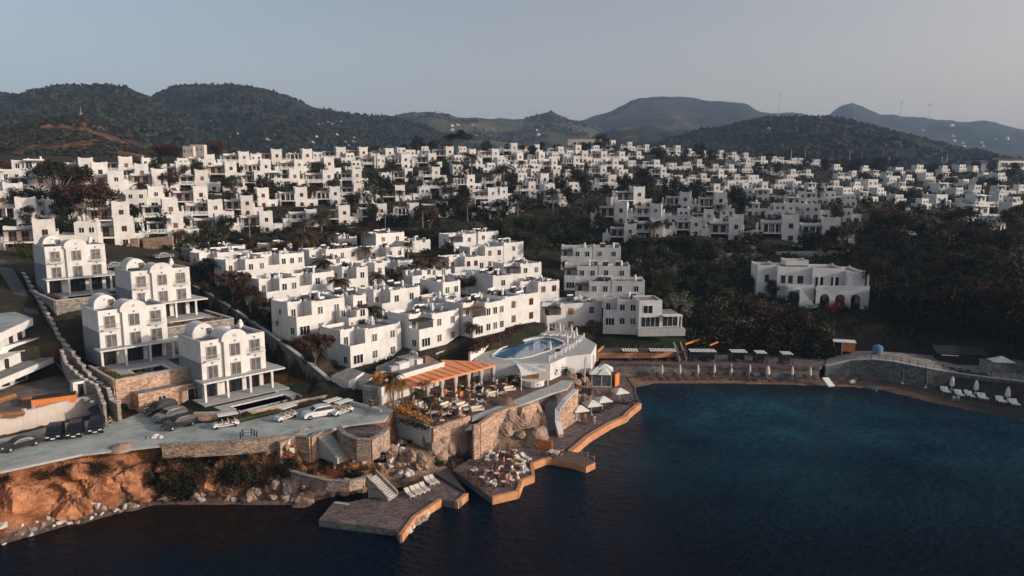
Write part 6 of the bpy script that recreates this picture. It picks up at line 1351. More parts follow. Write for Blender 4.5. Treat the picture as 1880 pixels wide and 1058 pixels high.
for k, (px, py, l) in enumerate(((20,765,'left timber stack in the building yard'),(60,735,'timber stack beside the orange skip'),(10,735,'timber stack under the unfinished balconies'))):
    o = MB().box(-1.6,1.6,-.5,.5,0,.35,'wood').box(-1.5,1.5,-.42,.4,.353,.6,'shutter_wood').build('timber_stack', None, P(px, py, YZ), R(20+k*30)); tag(o, l, 'timber')
# ---------------------------------------------------------------- furniture
def parasol(open_=True, m='canvas', sq=True, h_=2.6, r=1.55):
    rt = thing('parasol', 'parasol', 'parasol')
    part(MB().cyl((0,0,0), (0,0,h_+.1), .045, .04, 'white_paint', 8), 'pole', rt); part(MB().lathe([(.32,0),(.32,.08),(.1,.14),(.06,.2)], 'concrete', (0,0), 10), 'base', rt)
    if open_:
        mb = MB(); n_ = 4 if sq else 8; ring = [(r*math.cos(2*math.pi*(i+.5)/n_)*(1.25 if sq else 1), r*math.sin(2*math.pi*(i+.5)/n_)*(1.25 if sq else 1), h_-.55) for i in range(n_)]
        mid = [(x*.5, y*.5, h_-.12) for x, y, z in ring]
        vs = ring+mid+[(0,0,h_+.12)]+[(x, y, z-.16) for x, y, z in ring]
        mb.add(vs, [(i,(i+1)%n_,n_+(i+1)%n_,n_+i) for i in range(n_)]+[(n_+i,n_+(i+1)%n_,2*n_) for i in range(n_)]+[(2*n_+1+i,2*n_+1+(i+1)%n_,(i+1)%n_,i) for i in range(n_)], m); part(mb, 'canopy', rt)
    else:
        part(MB().lathe([(.20,.75),(.30,1.0),(.27,1.5),(.22,2.1),(.13,h_-.1),(.03,h_+.15)], m, (0,0), 10), 'folded_canopy', rt)
    return rt
def lounger(m='lounger', fr='white_paint', up=.55):
    rt = thing('sun_lounger', 'lounger', 'sun lounger'); part(MB().box(-.95,.45,-.33,.33,.30,.42,m), 'seat', rt)
    mb = MB(); mb.bar((.45,0,.36),(.45+.75*math.cos(up),0,.36+.75*math.sin(up)),.66,.12,m); part(mb, 'backrest', rt)
    for x in (-.8,.35):
        for y in (-.28,.28): part(MB().box(x-.03,x+.03,y-.03,y+.03,0,.297,fr), 'leg', rt)
    return rt
def table(r=.5, m='white_paint', sq=False, h_=.74):
    rt = thing('table', 'table', 'table')
    if sq: part(MB().box(-r,r,-r*.7,r*.7,h_-.05,h_,m), 'tabletop', rt)
    else: part(MB().lathe([(r*.98,h_-.05),(r,h_-.025),(r*.98,h_)], m, (0,0), 14), 'tabletop', rt)
    part(MB().cyl((0,0,0),(0,0,h_-.053),.05,.05,'metal_dark',6), 'leg', rt); part(MB().lathe([(.28,0),(.26,.04),(.05,.07)], 'metal_dark', (0,0), 10), 'base', rt); return rt
def chair(m='white_paint', lg='metal_dark'):
    rt = thing('chair', 'chair', 'chair'); part(MB().box(-.23,.23,-.23,.23,.42,.48,m), 'seat', rt); mb = MB(); mb.bar((-.22,0,.48),(-.30,0,.92),.44,.05,m); part(mb, 'backrest', rt)
    for x in (-.19,.19):
        for y in (-.19,.19): part(MB().box(x-.02,x+.02,y-.02,y+.02,0,.417,lg), 'leg', rt)
    return rt
def sofa(m='canvas_warm'):
    rt = thing('sofa', 'sofa', 'sofa'); part(MB().box(-.9,.9,-.4,.4,.15,.42,m), 'seat', rt); part(MB().box(-.9,.9,.25,.42,.423,.80,m), 'backrest', rt)
    for s_ in (-1,1): x0, x1 = sorted((s_*.9, s_*1.05)); part(MB().box(x0,x1,-.4,.42,.12,.6,m), 'armrest', rt)
    for x in (-.8,.8):
        for y in (-.3,.3): part(MB().box(x-.03,x+.03,y-.03,y+.03,0,.147,'wood'), 'leg', rt)
    return rt
SRC = {}
def put(key, maker, pos, rz, label, group=None, s=None, small=False):
    if key not in SRC: SRC[key] = o = maker(); o.location = pos; o.rotation_euler = (0,0,rz); o['label'] = label; o.scale = (s or 1,)*3; 
    else: o = dup(SRC[key], pos, rz, label, None, s)
    if s is None: o.scale = (1,1,1)
    if group: o['group'] = group
    return o
def line_lab(items, fmt): 
    for i, (px, py) in enumerate(sorted(items)): yield i, px, py, fmt.format(ordn(i+1))
# promenade parasols and loungers
for i, (px, py, t) in enumerate([(1137,738,'farthest along the promenade'),(1106,754,'second farthest along the promenade'),(1086,762,'third along the promenade, beside the person in white'),(1063,772,'nearest the grey steps, by the person in red')]):
    put('sq', lambda: parasol(True), P(px, py, .86), R(20), f'square white parasol {t}', 'square white parasols on the promenade')
put('sq', None, hit(857,808)+Vector((0,0,.1)), R(10), 'square white parasol on the rocks under the terrace wall', None)
for i, px, py, l in line_lab([(1112,752),(1118,749),(1124,745),(1147,742),(1154,741),(1166,738),(1096,758),(1101,756)], 'dark lounger in the shade of the promenade parasols, {} from the left'): put('ld', lambda: lounger('lounger_dark','metal_dark'), P(px, py, .86), R(150), l, 'dark loungers on the promenade')
for i, px, py, l in line_lab([(752,911),(762,907),(771,904),(780,900),(788,889),(797,886)], 'cream lounger on the lower left sun deck, {} from the left'): put('lw', lambda: lounger('lounger'), P(px, py, .86), R(125), l, 'cream loungers on the lower left sun deck')
for px, py, l, a in ((1011,834,'pale lounger with raised back left of the jetty gate person',250),(1021,836,'pale lounger with raised back nearest the jetty gate person',250),(956,848,'white lounger in the middle of the table terrace',130),(966,844,'white lounger tilted towards the jetty on the table terrace',130),(964,864,'white lounger at the outer corner of the table terrace',110)): put('lw', None, P(px, py, .92), R(a), l, 'pale loungers by the jetty')
# cove: retaining wall, cabins, folded parasols
wall_line('beach_wall', 'long stone wall behind the row of folded parasols', [(*P(x, y, 3.2)[:2], .2, 3.3) for x, y in ((1122,667),(1200,669),(1340,670.5),(1430,673),(1504,675))], .6, 'stone_grey', 'deck_stone')
wall_line('beach_kerb', 'low sandy kerb at the foot of the stone beach wall', [(*P(x, y, 1.0)[:2], .2, 1.15) for x, y in ((1135,688),(1250,689),(1400,690),(1505,694))], .5, 'sand', None)
flat_poly('cabin_terrace', [(1100,669),(1122,668),(1504,676),(1530,662),(1450,651),(1290,646),(1110,644)], 3.2, 'deck_stone', .4)
for i, px, py, l in line_lab([(1215,694),(1248,694),(1281,694),(1311,693),(1342,693),(1376,694),(1454,697),(1487,698)], 'tall folded cream parasol on the beach, {} from the left'): put('fc', lambda: parasol(False, 'canvas_warm'), P(px, py-2, .95), 0, l, 'folded cream parasols on the beach', 1.0)
put('fh', lambda: parasol(False, 'canvas_warm', r=2), P(1409, 694, .95), 0, 'half opened cream parasol among the folded ones on the beach').scale = (1.8,1.8,.95)
lb_ = [(x+d, y) for x, y in ((1215,695),(1248,695),(1281,695),(1311,694),(1342,694),(1376,695),(1409,697),(1454,698),(1487,699)) for d in (-7,7)]+[(1178,692),(1188,692)]
for i, px, py, l in line_lab(lb_, 'dark lounger beside the folded parasols, {} from the left'): put('ld', None, P(px, py-2, .95), R(95), l, 'dark loungers beside the folded parasols')
def cabin(n_):
    rt = thing('beach_cabin', 'cabin', 'beach cabin'); w_ = n_*1.15
    for x in (-w_/2, w_/2):
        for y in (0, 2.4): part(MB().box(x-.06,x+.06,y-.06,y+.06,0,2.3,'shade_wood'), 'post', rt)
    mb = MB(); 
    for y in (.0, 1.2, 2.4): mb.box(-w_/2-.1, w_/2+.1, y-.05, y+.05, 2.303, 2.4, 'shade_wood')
    part(mb, 'roof_frame', rt)
    for i in range(n_*2): x = -w_/2+(i+.5)*w_/(n_*2); part(MB().box(x-.2,x+.2,-.25,2.6,2.403,2.46,'canvas'), 'canvas_strip', rt)
    part(MB().box(-w_/2,w_/2,2.3,2.36,0,1.9,'dark'), 'back_screen', rt)
    for i in range(max(1, n_//2)): x = -w_/2+(i+.5)*w_/max(1, n_//2); part(MB().box(x-.5,x+.5,.6,2.1,0,.45,'shade_wood'), 'bench', rt)
    return rt
for n_, px, py, l in ((3,1157,668,'dark beach cabin with four white roof strips, left end of the row'),(5,1217,668,'long dark beach cabin left of the wooden stairway'),(5,1291,669,'longest dark beach cabin right of the wooden stairway'),(3,1357,670,'dark beach cabin in the middle of the row'),(2,1398,672,'small beach cabin with lit shelves, second from the right'),(2,1446,674,'small beach cabin at the right end of the row')):
    put(('cab', n_), lambda: cabin(n_), P(px, py-3, 3.2), R(-3), l, 'beach cabins behind the stone wall')
# orange lounger terrace
flat_poly('lounger_terrace', [(1096,648),(1120,626),(1245,627),(1262,645),(1190,648)], 5.0, 'sun_orange_edge', 1.2, top='deck_wood')
wall_line('terrace_kerb', 'orange-lit kerb round the upper lounger terrace', [(*P(x, y, 5.0)[:2], 3, 5.35) for x, y in ((1096,648),(1120,626),(1180,625),(1245,627))], .4, 'sun_orange_edge', None)
for i, px, py, l in line_lab([(1122+k*22+j*9, 636-(k%2)+j*0) for k in range(6) for j in range(2)], 'grey lounger on the orange upper terrace, {} from the left'): put('ld', None, P(px, py+2, 5.0), R(100), l, 'grey loungers on the orange upper terrace')
for i, px, py, l in line_lab([(1128+k*24, 631) for k in range(5)], 'lounger in the back line of the orange terrace, {} from the left'): put('lw', None, P(px, py+1, 5.0), R(100), l, 'loungers in the back line of the orange terrace')
stairs('wooden_stairs', 'narrow wooden stairway from the lounger terrace down between the cabins', P(1243,632,6.2), P(1254,664,3.3), 1.2, 9, 'deck_wood', True)
for k, (a, b, z, l) in enumerate(((( 1258,632),(1288,622),6.0,'tilted orange beam left of the dark bushes'),((1303,634),(1318,628),6.0,'short orange beam among the dark bushes'))):
    mb = MB(); p, q = P(*a, z), P(*b, z+.6); mb.bar((0,0,0), q-p, .3, .35, 'orange'); tag(mb.build('wooden_beam', None, p), l, 'beam')
flat_poly('lawn', [(1096,622),(1120,600),(1175,606),(1240,612),(1262,626),(1245,626),(1120,625)], 6.6, 'grass', 2.0)
# small ramp, right beach furniture
mb = MB(); a = P(1515,694,1.5); b = P(1527,710,.3); mb.bar((0,0,0), b-a, 1.4, .25, 'white_paint'); tag(mb.build('boat_ramp', None, a), 'small pale sloping ramp into the water at the end of the beach', 'ramp')
for (px, py, t) in ((1747,716,'leftmost'),(1791,723,'middle'),(1849,736,'rightmost')): put('fw', lambda: parasol(False, 'canvas'), P(px, py, 1.0), 0, f'folded white parasol between white plastic loungers, {t} of three', 'folded white parasols on the dark beach').scale = (1.5,1.5,1.0)
wl = [(1732,720),(1739,721),(1758,726),(1764,727),(1776,727),(1783,729),(1800,732),(1808,733),(1834,738),(1841,739),(1858,743),(1866,744)]
for i, px, py, l in line_lab(wl, 'white plastic lounger on the dark beach, {} from the left'): put('lp', lambda: lounger('white_paint','white_paint',.9), P(px, py, .9), R(80), l, 'white plastic loungers on the dark beach')
for (px, py, t) in ((1656,704,'left'),(1699,712,'right')): put('fd', lambda: parasol(False, 'lounger_dark'), P(px, py, 1.2), 0, f'{t} one of two dark folded parasols against the shaded wall', 'dark folded parasols')
for (px, py, l) in ((1751,735,'left of a white plastic chair pair at the water edge'),(1759,735,'right of a white plastic chair pair at the water edge')): put('ch', lambda: chair('white_paint','white_paint'), P(px, py, .5), R(60), l+' of the dark beach' if False else l, 'white chairs at the water edge')
def dinghy():
    mb = MB(); vs = []; n_ = 9
    for j in range(n_):
        t = j/(n_-1); x = -1.3+2.6*t; w_ = .62*math.sin(math.pi*min(1, .35+t*.65))**.6 if t < 1 else .02
        vs += [(x,-w_,.45+.15*t*t),(x,-w_*.6,.05),(x,w_*.6,.05),(x,w_,.45+.15*t*t),(x,w_*.85,.42+.15*t*t),(x,w_*.5,.14),(x,-w_*.5,.14),(x,-w_*.85,.42+.15*t*t)]
    fs = [(j*8+i, j*8+(i+1)%8, (j+1)*8+(i+1)%8, (j+1)*8+i) for j in range(n_-1) for i in range(8)]+[tuple(range(8))[::-1]]
    mb.add(vs, fs, 'blue_tank'); return mb
o = dinghy().build('dinghy', None, P(1597,716,.35), R(130)); tag(o, 'small dark blue dinghy drawn up on the dark beach', 'boat')
o = MB().box(-.5,.5,-.35,.35,0,.5,'white_paint').lathe([(.3,.5),(.28,.62),(.05,.66)],'white_paint',(0,0),8).build('cool_box', None, P(1565,703,.6)); tag(o, 'small white box with a lid on the beach', 'box')
# cove road on its stone wall
cr = [(1515,672),(1560,662),(1600,660),(1640,664),(1700,676),(1760,686),(1820,694),(1890,702),(2050,735)]
zl = [3.3,4.4,5.0,5.0,4.6,3.6,3.8,4.1,4.6]
wall_line('cove_wall', 'high rough stone wall carrying the road round the dark beach', [(*P(x, y, z)[:2], .2, z) for (x, y), z in zip(cr, zl)], .7, 'stone_dark')
mb = MB(); a_ = [P(x, y, z) for (x, y), z in zip(cr, zl)]; b_ = [P(x, y, z) for (x, y), z in zip([(1520,652),(1565,645),(1600,645),(1650,648),(1700,652),(1760,660),(1820,668),(1890,674),(2050,695)], zl)]
mb.add([(p.x, p.y, p.z+.06) for p in a_+b_], [(i, i+1, 10+i, 9+i) for i in range(8)], 'stone_grey'); tag(mb.build('cove_road'), kind='structure')
rt = thing('fence', 'thin dark rail fence along the edge of the cove road', 'fence', a_[2]); bars = MB()
for a, b in zip(a_[2:-1], a_[3:]):
    n_ = max(1, round((b-a).length/1.6))
    for i in range(n_): p = a.lerp(b, i/n_)-a_[2]; part(MB().box(p.x-.04,p.x+.04,p.y-.04,p.y+.04,p.z,p.z+1.1,'metal_dark'), 'post', rt)
    for zz in (.6, 1.05): bars.bar(a-a_[2]+Vector((0,0,zz)), b-a_[2]+Vector((0,0,zz)), .04, .04, 'metal_dark')
part(bars, 'rail', rt)
c = P(1531,648,4.3); rt = thing('kiosk', 'small white-framed kiosk with an orange side panel beside the cove road', 'kiosk', c, R(-18))
mb = MB(); mb.box(0,3.2,0,.12,0,2.5,'dark'); mb.box(0,3.2,2.2,2.35,0,2.5,'shade_wood'); mb.box(3.2,3.35,0,2.35,0,2.5,'shade_wood'); part(mb, 'wall', rt)
part(MB().box(1.6,4.2,-.06,-.004,.5,2.4,'orange'), 'panel', rt); part(MB().box(-.3,4.4,-.3,2.6,2.503,2.65,'white_paint'), 'roof', rt)
for x in (-.2,1.5): part(MB().box(x,x+.14,-.2,-.07,0,2.5,'white_paint'), 'post', rt)
c = P(1611,650,5.0); rt = thing('water_tank', 'blue water tank standing beside the cove road', 'tank', c); part(MB().lathe([(1.0,0),(1.05,.6),(1.0,.65),(1.05,1.3),(1.0,1.35),(1.02,1.7),(.5,1.95),(.3,1.98)], 'blue_tank', (0,0), 14), 'body', rt); part(MB().lathe([(.3,1.985),(.3,2.1),(.05,2.14)], 'blue_tank', (0,0), 10), 'lid', rt)
c = P(1842,684,3.9); rt = thing('shack', 'grey-walled shack with a white peaked canopy at the right edge', 'shack', c, R(-12))
part(MB().box(-3.2,4.6,0,3.4,-.4,2.0,'stone_grey','roof_dark'), 'wall', rt); mb = MB(); mb.add([(-2,-.2,2.05),(2.2,-.2,2.05),(2.2,3,2.05),(-2,3,2.05),(.1,1.4,3.1)], [(0,1,4),(1,2,4),(2,3,4),(3,0,4),(3,2,1,0)], 'canvas'); part(mb, 'canopy', rt)
c = P(1765,668,3.9); rt = thing('shed', 'long dark shed with a sloping roof beside the cove road', 'shed', c, R(-14))
part(MB().box(-4.5,4.5,0,3,-.4,2.0,'dark'), 'wall', rt); mb = MB(); mb.extr([(-.3,1.95),(3.3,3.0),(3.3,3.15),(-.3,2.1)], 'x', -4.9, 4.9, 'dark'); part(mb, 'roof', rt); part(MB().box(-4.0,-.8,-.5,-.38,1.7,1.85,'canvas'), 'awning_bar', rt)
wall_line('garden_wall', 'pale broken garden wall below the arched villa', [(*P(x, y, 7.5)[:2], 4.5, 8.0) for x, y in ((1535,606),(1570,604),(1620,600),(1660,596))], .5, 'concrete', None)
wall_line('garden_wall', 'grey stone wall under the arched villa terrace', [(*P(x, y, 8.5)[:2], 6, 9.2) for x, y in ((1500,590),(1550,588),(1610,580))], .5, 'stone_grey')
wall_line('slope_wall', 'grey stone wall across the green slope above the cove', [(*PD(x, y, 212)[:2], PD(x,y,212).z-3, PD(x,y,212).z) for x, y in ((1285,462),(1330,466),(1390,466))], .5, 'stone_grey')
wall_line('slope_wall', 'pale wall below the lowest right tower houses', [(*PD(x, y, 214)[:2], PD(x,y,214).z-2, PD(x,y,214).z) for x, y in ((1385,461),(1440,463),(1560,460))], .5, 'concrete')
# hotel at the right edge, far wall and hill buildings
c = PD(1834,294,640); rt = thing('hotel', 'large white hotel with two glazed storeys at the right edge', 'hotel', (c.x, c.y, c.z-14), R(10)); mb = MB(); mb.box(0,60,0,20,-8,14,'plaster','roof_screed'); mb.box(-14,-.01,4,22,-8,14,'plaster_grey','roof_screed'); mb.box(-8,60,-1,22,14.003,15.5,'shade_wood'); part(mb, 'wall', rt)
for k in range(6):
    for z in (1.5, 7.5): part(win(MB(), 6+k*8.4, z, 6.8, 4.2, 0, 'f', 'glass', 'white_paint', 1, t=.5, d=.4), 'window', rt)
# ================================================================ restaurant terrace
TZ = 5.8
def wp(pts, z): return [tuple(P(x, y, z)[:2]) for x, y in pts]
flat_poly('restaurant_terrace', [(796,790),(862,769),(905,757),(952,742),(1005,722),(1040,712),(1055,697),(1010,672),(900,655),(800,665),(715,700),(702,752)], TZ, 'deck_stone', 5.0, top='deck_wood')
flat_poly('white_path', [(866,772),(905,760),(952,746),(1005,725),(1042,713),(1052,699),(1030,699),(1012,708),(985,717),(945,734),(903,750),(868,763)], TZ+.05, 'concrete', .3, top='concrete')
wall_line('terrace_wall', 'orange-lit stone wall under the front edge of the restaurant terrace', [(*P(x, y, TZ)[:2], 2.0, TZ+.45) for x, y in ((794,793),(828,781),(862,770))], .5, 'stone_wall', 'stone_wall')
wall_line('terrace_wall', 'tall curving stone wall below the white restaurant path', [(*P(x, y, TZ)[:2], .5, TZ+.3) for x, y in ((868,786),(880,783),(905,764),(930,754),(952,748))], .5, 'stone_wall', 'stone_wall')
wall_line('white_wall', 'tall bluish-white wall on the shaded left side of the restaurant', [(*P(x, y, TZ)[:2], 2.5, TZ+.5) for x, y in ((792,792),(745,773),(702,757))], .45, 'plaster')
wall_line('stone_buttress', 'stone flank wall left of the long grey steps', [(*P(x, y, zt)[:2], .3, zt) for x, y, zt in ((955,748,6.0),(985,738,5.4),(997,760,3.6),(1001,790,1.3))], .8, 'stone_wall', None)
wall_line('stone_buttress', 'curved stone flank wall right of the long grey steps', [(*P(x, y, zt)[:2], .3, zt) for x, y, zt in ((1030,798,1.3),(1024,775,2.8),(1024,752,4.6),(1036,736,5.6),(1058,716,6.2))], .8, 'stone_wall', 'plaster')
# entrance and kitchen building
O = P(640, 742, 6.4); A47 = R(47)
rt = thing('restaurant_building', 'white restaurant building with a stone entrance panel and a roof full of equipment', 'building', (O.x, O.y, 6.2), 0)
def rel(pts, z): return [(x-O.x, y-O.y) for x, y in wp(pts, z)]
mb = MB()
mb.prism(rel([(608,690),(640,700),(652,694),(668,683),(640,675)], 10.1), -.8, 3.9, 'plaster', 'roof_screed')
mb.prism(rel([(656,696),(669,700),(690,690),(668,684)], 9.7), -.8, 3.5, 'plaster', 'roof_screed')
mb.prism(rel([(668,706),(700,712),(716,702),(688,693)], 10.0), -.8, 3.8, 'plaster', 'roof_dark')
mb.prism(rel([(700,703),(722,697),(816,669),(790,655),(745,650),(690,674)], 9.4), -.8, 3.2, 'plaster', 'roof_screed')
f = rel([(702,702),(722,696),(815,668.5)], 9.4)
for a, b in zip(f[:-1], f[1:]): mb.bar((a[0],a[1],3.35), (b[0],b[1],3.35), .3, .5, 'plaster')
part(mb, 'wall', rt)
q = wp([(668,748),(697,752)], 6.4); mb = MB(); a = Vector((q[0][0]-O.x, q[0][1]-O.y, 2.0)); b = Vector((q[1][0]-O.x, q[1][1]-O.y, 2.0)); mb.bar(a, b, .35, 3.6, 'stone_grey'); pn = part(mb, 'stone_panel', rt)
mb = MB(); d = (b-a).normalized(); nrm = Vector((d.y, -d.x, 0))
rr = random.Random(4)
for r_, (zz, n_) in enumerate(((.7,6),(.25,4))):        # rows of faint raised letters
    for i in range(n_):
        p = a+d*(.5+i*.42+r_*.4)+nrm*.2+Vector((0,0,zz)); mb.bar(p, p+Vector((0,0,.30)), .06, .05, 'metal_dark'); mb.bar(p+Vector((0,0,.15*(1+i%2))), p+d*.2+Vector((0,0,.15*(1+i%2))), .05, .06, 'metal_dark')
part(mb, 'raised_lettering', pn)
mb = MB(); p = P(650,742,6.4)-O; mb.xf(Matrix.Identity(4)); mb.box(-.8,.8,-.1,.1,0,2.5,'dark'); o = part(mb, 'door', rt); o.location = (p.x, p.y, .1); o.rotation_euler = (0,0,A47)
for k, (x, y, w_, d_, h_, m_) in enumerate(((722,680,1.6,1.0,.8,'metal_grey'),(738,676,2.2,1.4,1.1,'plaster'),(752,671,1.2,1.2,1.3,'metal_grey'),(768,668,1.4,1.0,.9,'plaster'),(782,666,1.1,.9,1.2,'wood'),(700,690,1.6,1.0,.6,'lounger'),(745,664,3,2,1.0,'roof_screed'),(716,688,1.2,.8,.4,'red'))):
    p = P(x, y, 9.4)-O; o = part(MB().box(-w_/2,w_/2,-d_/2,d_/2,0,h_,m_), 'roof_unit', rt); o.location = (p.x, p.y, 3.21); o.rotation_euler = (0,0,A47)
for x, y in ((757,655),(763,658)):
    p = P(x, y, 9.4)-O; o = part(MB().lathe([(.5,.0),(.55,.9),(.35,1.2),(.12,1.3),(.12,1.6),(.2,1.75),(.05,1.85)],'rim',(0,0),12), 'roof_cowl', rt); o.location = (p.x, p.y, 3.21)
wall_line('ramp_wall', 'low white wall of the ramp up to the restaurant door', [(*P(x, y, 6.8)[:2], 5.5, 7.6) for x, y in ((641,744),(668,752),(700,760))], .3, 'plaster', None)
# orange awning
rt = thing('awning_pergola', 'large striped orange awning pergola with white curtains over the restaurant terrace', 'awning', P(757,745,TZ)); o0 = P(757,745,TZ)
pts = [(757,711),(910,671),(868,664),(809,661.5),(815,669.5),(723,699)]
w3 = [P(x, y, 8.95)-o0 for x, y in pts]; mb = MB(); mb.prism([(p.x, p.y) for p in w3], 3.14, 3.24, 'awning'); part(mb, 'canopy', rt)
FL_, FR_, BR_, MR_, ML_ = w3[0], w3[1], w3[3], w3[4], w3[5]
sm = MB(); 
for i in range(1, 11):
    t = i/11; a = FL_.lerp(FR_, t)
    back = ML_.lerp(MR_, min(1, t*1.55)) if t < .64 else MR_.lerp(FR_, (t-.64)/.36)+((BR_-MR_)*(1-(t-.64)/.36))
    sm.bar(Vector((a.x,a.y,3.27)), Vector((back.x,back.y,3.27)), .12, .05, 'awning_line')
part(sm, 'seam', rt)
mb = MB(); 
for i in range(36):
    a = FL_.lerp(FR_, i/36); b = FL_.lerp(FR_, (i+.8)/36); mb.bar(Vector((a.x,a.y,3.02)), Vector((b.x,b.y,3.02)), .04, .22, 'awning')
part(mb, 'valance', rt)
for i in range(7):
    t = .02+.96*i/6; p = FL_.lerp(FR_, t); inn = (BR_-FR_).normalized()*.5; p = p+inn
    part(MB().box(p.x-.16, p.x+.16, p.y-.16, p.y+.16, 0, 3.13, 'wood'), 'post', rt)
    if i < 7:
        r = random.Random(i); mb = MB(); c0 = Vector((p.x+.35, p.y-.25, 0))
        prof = [(.42,3.1),(.38,2.6),(.30,1.9),(.14,1.25),(.12,1.1),(.26,.6),(.34,.15)]
        vs = []
        for w_, z in prof: vs += [(c0.x+math.cos(2*math.pi*k/10)*w_*(1+.18*(k%2)), c0.y+math.sin(2*math.pi*k/10)*w_*.5*(1+.18*(k%2))+.02, z) for k in range(10)]
        mb.add(vs, [(j*10+k, (j+1)*10+k, (j+1)*10+(k+1)%10, j*10+(k+1)%10) for j in range(6) for k in range(10)], 'canvas'); part(mb, 'curtain', rt)
# bar under a white sail
rt = thing('sail_canopy', 'white tensile sail roof over the round bar', 'canopy', P(970,705,TZ)); o0 = P(970,705,TZ)
cs = [P(941,662,9.1)-o0, P(991,662,9.0)-o0, P(1006,682,8.5)-o0, P(957,690,8.5)-o0]
N5 = 8; vs = []
for j in range(N5+1):
    for i in range(N5+1):
        u, v = i/N5, j/N5; e0 = cs[0].lerp(cs[1], u); e1 = cs[3].lerp(cs[2], u); p = e0.lerp(e1, v)
        cen = (cs[0]+cs[1]+cs[2]+cs[3])/4; k = 1-.16*(math.sin(math.pi*u)*(abs(v-.5)*2)**2+math.sin(math.pi*v)*(abs(u-.5)*2)**2)
        p = cen+(p-cen)*k; p.z = p.z-.35*math.sin(math.pi*u)*math.sin(math.pi*v)+.9*max(0, 1-abs(u-v)*4)*math.sin(math.pi*u)*.5-(.3*math.sin(math.pi*u)*(abs(v-.5)*2)**3); vs.append(p)
fs = [(j*9+i, j*9+i+1, (j+1)*9+i+1, (j+1)*9+i) for j in range(N5) for i in range(N5)]
mb = MB(); mb.add(vs+[v-Vector((0,0,.04)) for v in vs], fs+[tuple(81+k for k in reversed(f)) for f in fs], 'canvas'); part(mb, 'sail', rt)
for c_ in cs: part(MB().cyl((c_.x,c_.y,0),(c_.x,c_.y,c_.z),.07,.06,'white_paint',8), 'pole', rt)
rt = thing('bar', 'white round bar counter with wooden shelves under the sail roof', 'bar counter', P(978,706,TZ+.05))
part(MB().lathe([(2.1,0),(2.1,1.0),(2.3,1.02),(2.3,1.12),(1.6,1.12)], 'plaster', (0,0), 18), 'counter', rt); part(MB().box(-1.1,1.1,-.2,.5,1.123,2.3,'shutter_wood'), 'shelf', rt)
for i in range(6): a = math.pi*(1.0+i/5); part(MB().lathe([(.16,.68),(.18,.74),(.04,.68)],'wood',(2.8*math.cos(a),2.8*math.sin(a)),8).cyl((2.8*math.cos(a),2.8*math.sin(a),0),(2.8*math.cos(a),2.8*math.sin(a),.675),.04,.04,'metal_dark',6), 'bar_stool', rt) if False else None
for i in range(6):
    a = math.pi*(1.05+.9*i/5); put('stool', lambda: (lambda r_: (part(MB().lathe([(.17,.70),(.18,.76),(.1,.78)],'wood',(0,0),8), 'seat', r_), part(MB().cyl((0,0,0),(0,0,.697),.04,.04,'metal_dark',6), 'leg', r_), r_)[2])(thing('bar_stool','stool','bar stool')), P(978,706,TZ+.05)+Vector((2.8*math.cos(a),2.8*math.sin(a),0)), 0, f'wooden bar stool at the round bar, {ordn(i+1)} from the left', 'stools at the round bar')
# glass kiosk with peaked sails on the crag
k0 = P(1104,707,3.6); rt = thing('glass_kiosk', 'small glass-walled pavilion with overlapping white peaked sails on the crag', 'pavilion', k0, R(-6))
part(MB().box(-1.9,1.9,-1.5,1.5,-2.2,.0,'rock'), 'plinth', rt); part(MB().box(-1.8,1.8,-1.4,1.4,.003,.15,'plaster'), 'floor', rt)
for x in (-1.8,0,1.8):
    for y in (-1.4,1.4): part(MB().box(x-.06,x+.06,y-.06,y+.06,.153,2.5,'white_paint'), 'post', rt)
part(MB().box(-1.7,1.7,-1.38,-1.34,.2,2.3,'glass_curtain'), 'glass_panel', rt); part(MB().box(1.74,1.78,-1.3,1.3,.2,2.3,'glass_curtain'), 'glass_panel', rt); part(MB().box(-1.78,-1.74,-1.3,1.3,.2,2.3,'glass_curtain'), 'glass_panel', rt)
for (x, y, s_, z) in ((-.9,-.3,1.5,2.5),(.6,.9,1.6,2.9),(.5,-.8,1.2,2.52)):
    mb = MB(); vs = [(x-s_,y-s_,z),(x+s_,y-s_,z),(x+s_,y+s_,z),(x-s_,y+s_,z),(x,y,z+1.1)]; mb.add(vs, [(0,1,4),(1,2,4),(2,3,4),(3,0,4),(3,2,1,0)], 'canvas'); part(mb, 'sail', rt)
o = MB().box(-1.1,1.1,-.15,.15,0,2.5,'orange').box(-1.1,1.1,.153,1.2,0,2.4,'shade_wood').build('changing_cabin', None, P(1132,708,.86), R(60)); tag(o, 'narrow orange-sided cabin at the foot of the pavilion', 'cabin')
# ---------------------------------------------------------------- pool
PZ = 9.0
pool_px = [(904,652),(918,641),(943,631),(975,622),(999,619.5),(1018,622),(1031,627),(1037,631),(1033,635),(1021,640),(1000,647),(975,655),(955,659),(925,660),(906,657)]
deck_px = [(868,668),(880,640),(920,622),(958,604),(1000,600),(1050,608),(1078,622),(1095,632),(1085,650),(1040,655),(1010,668),(960,668),(905,668)]
wq = wp(deck_px, PZ); rt = thing('swimming_pool', 'blue leaf-shaped swimming pool with a pale rounded deck', 'pool', P(970,640,PZ)); o0 = P(970,640,PZ)
ww = [(x-o0.x, y-o0.y) for x, y in wp(pool_px, PZ)]; dd = [(x-o0.x, y-o0.y) for x, y in wq]
me_ = bpy.data.meshes.new('deck'); import mathutils.geometry as mg
loops = [[Vector((x, y, 0)) for x, y in dd], [Vector((x, y, 0)) for x, y in reversed(ww)]]
tri = mg.tessellate_polygon(loops); allv = dd+list(reversed(ww)); mb = MB(); mb.add([(x, y, .02) for x, y in allv], [tuple(t) for t in tri], 'paving')
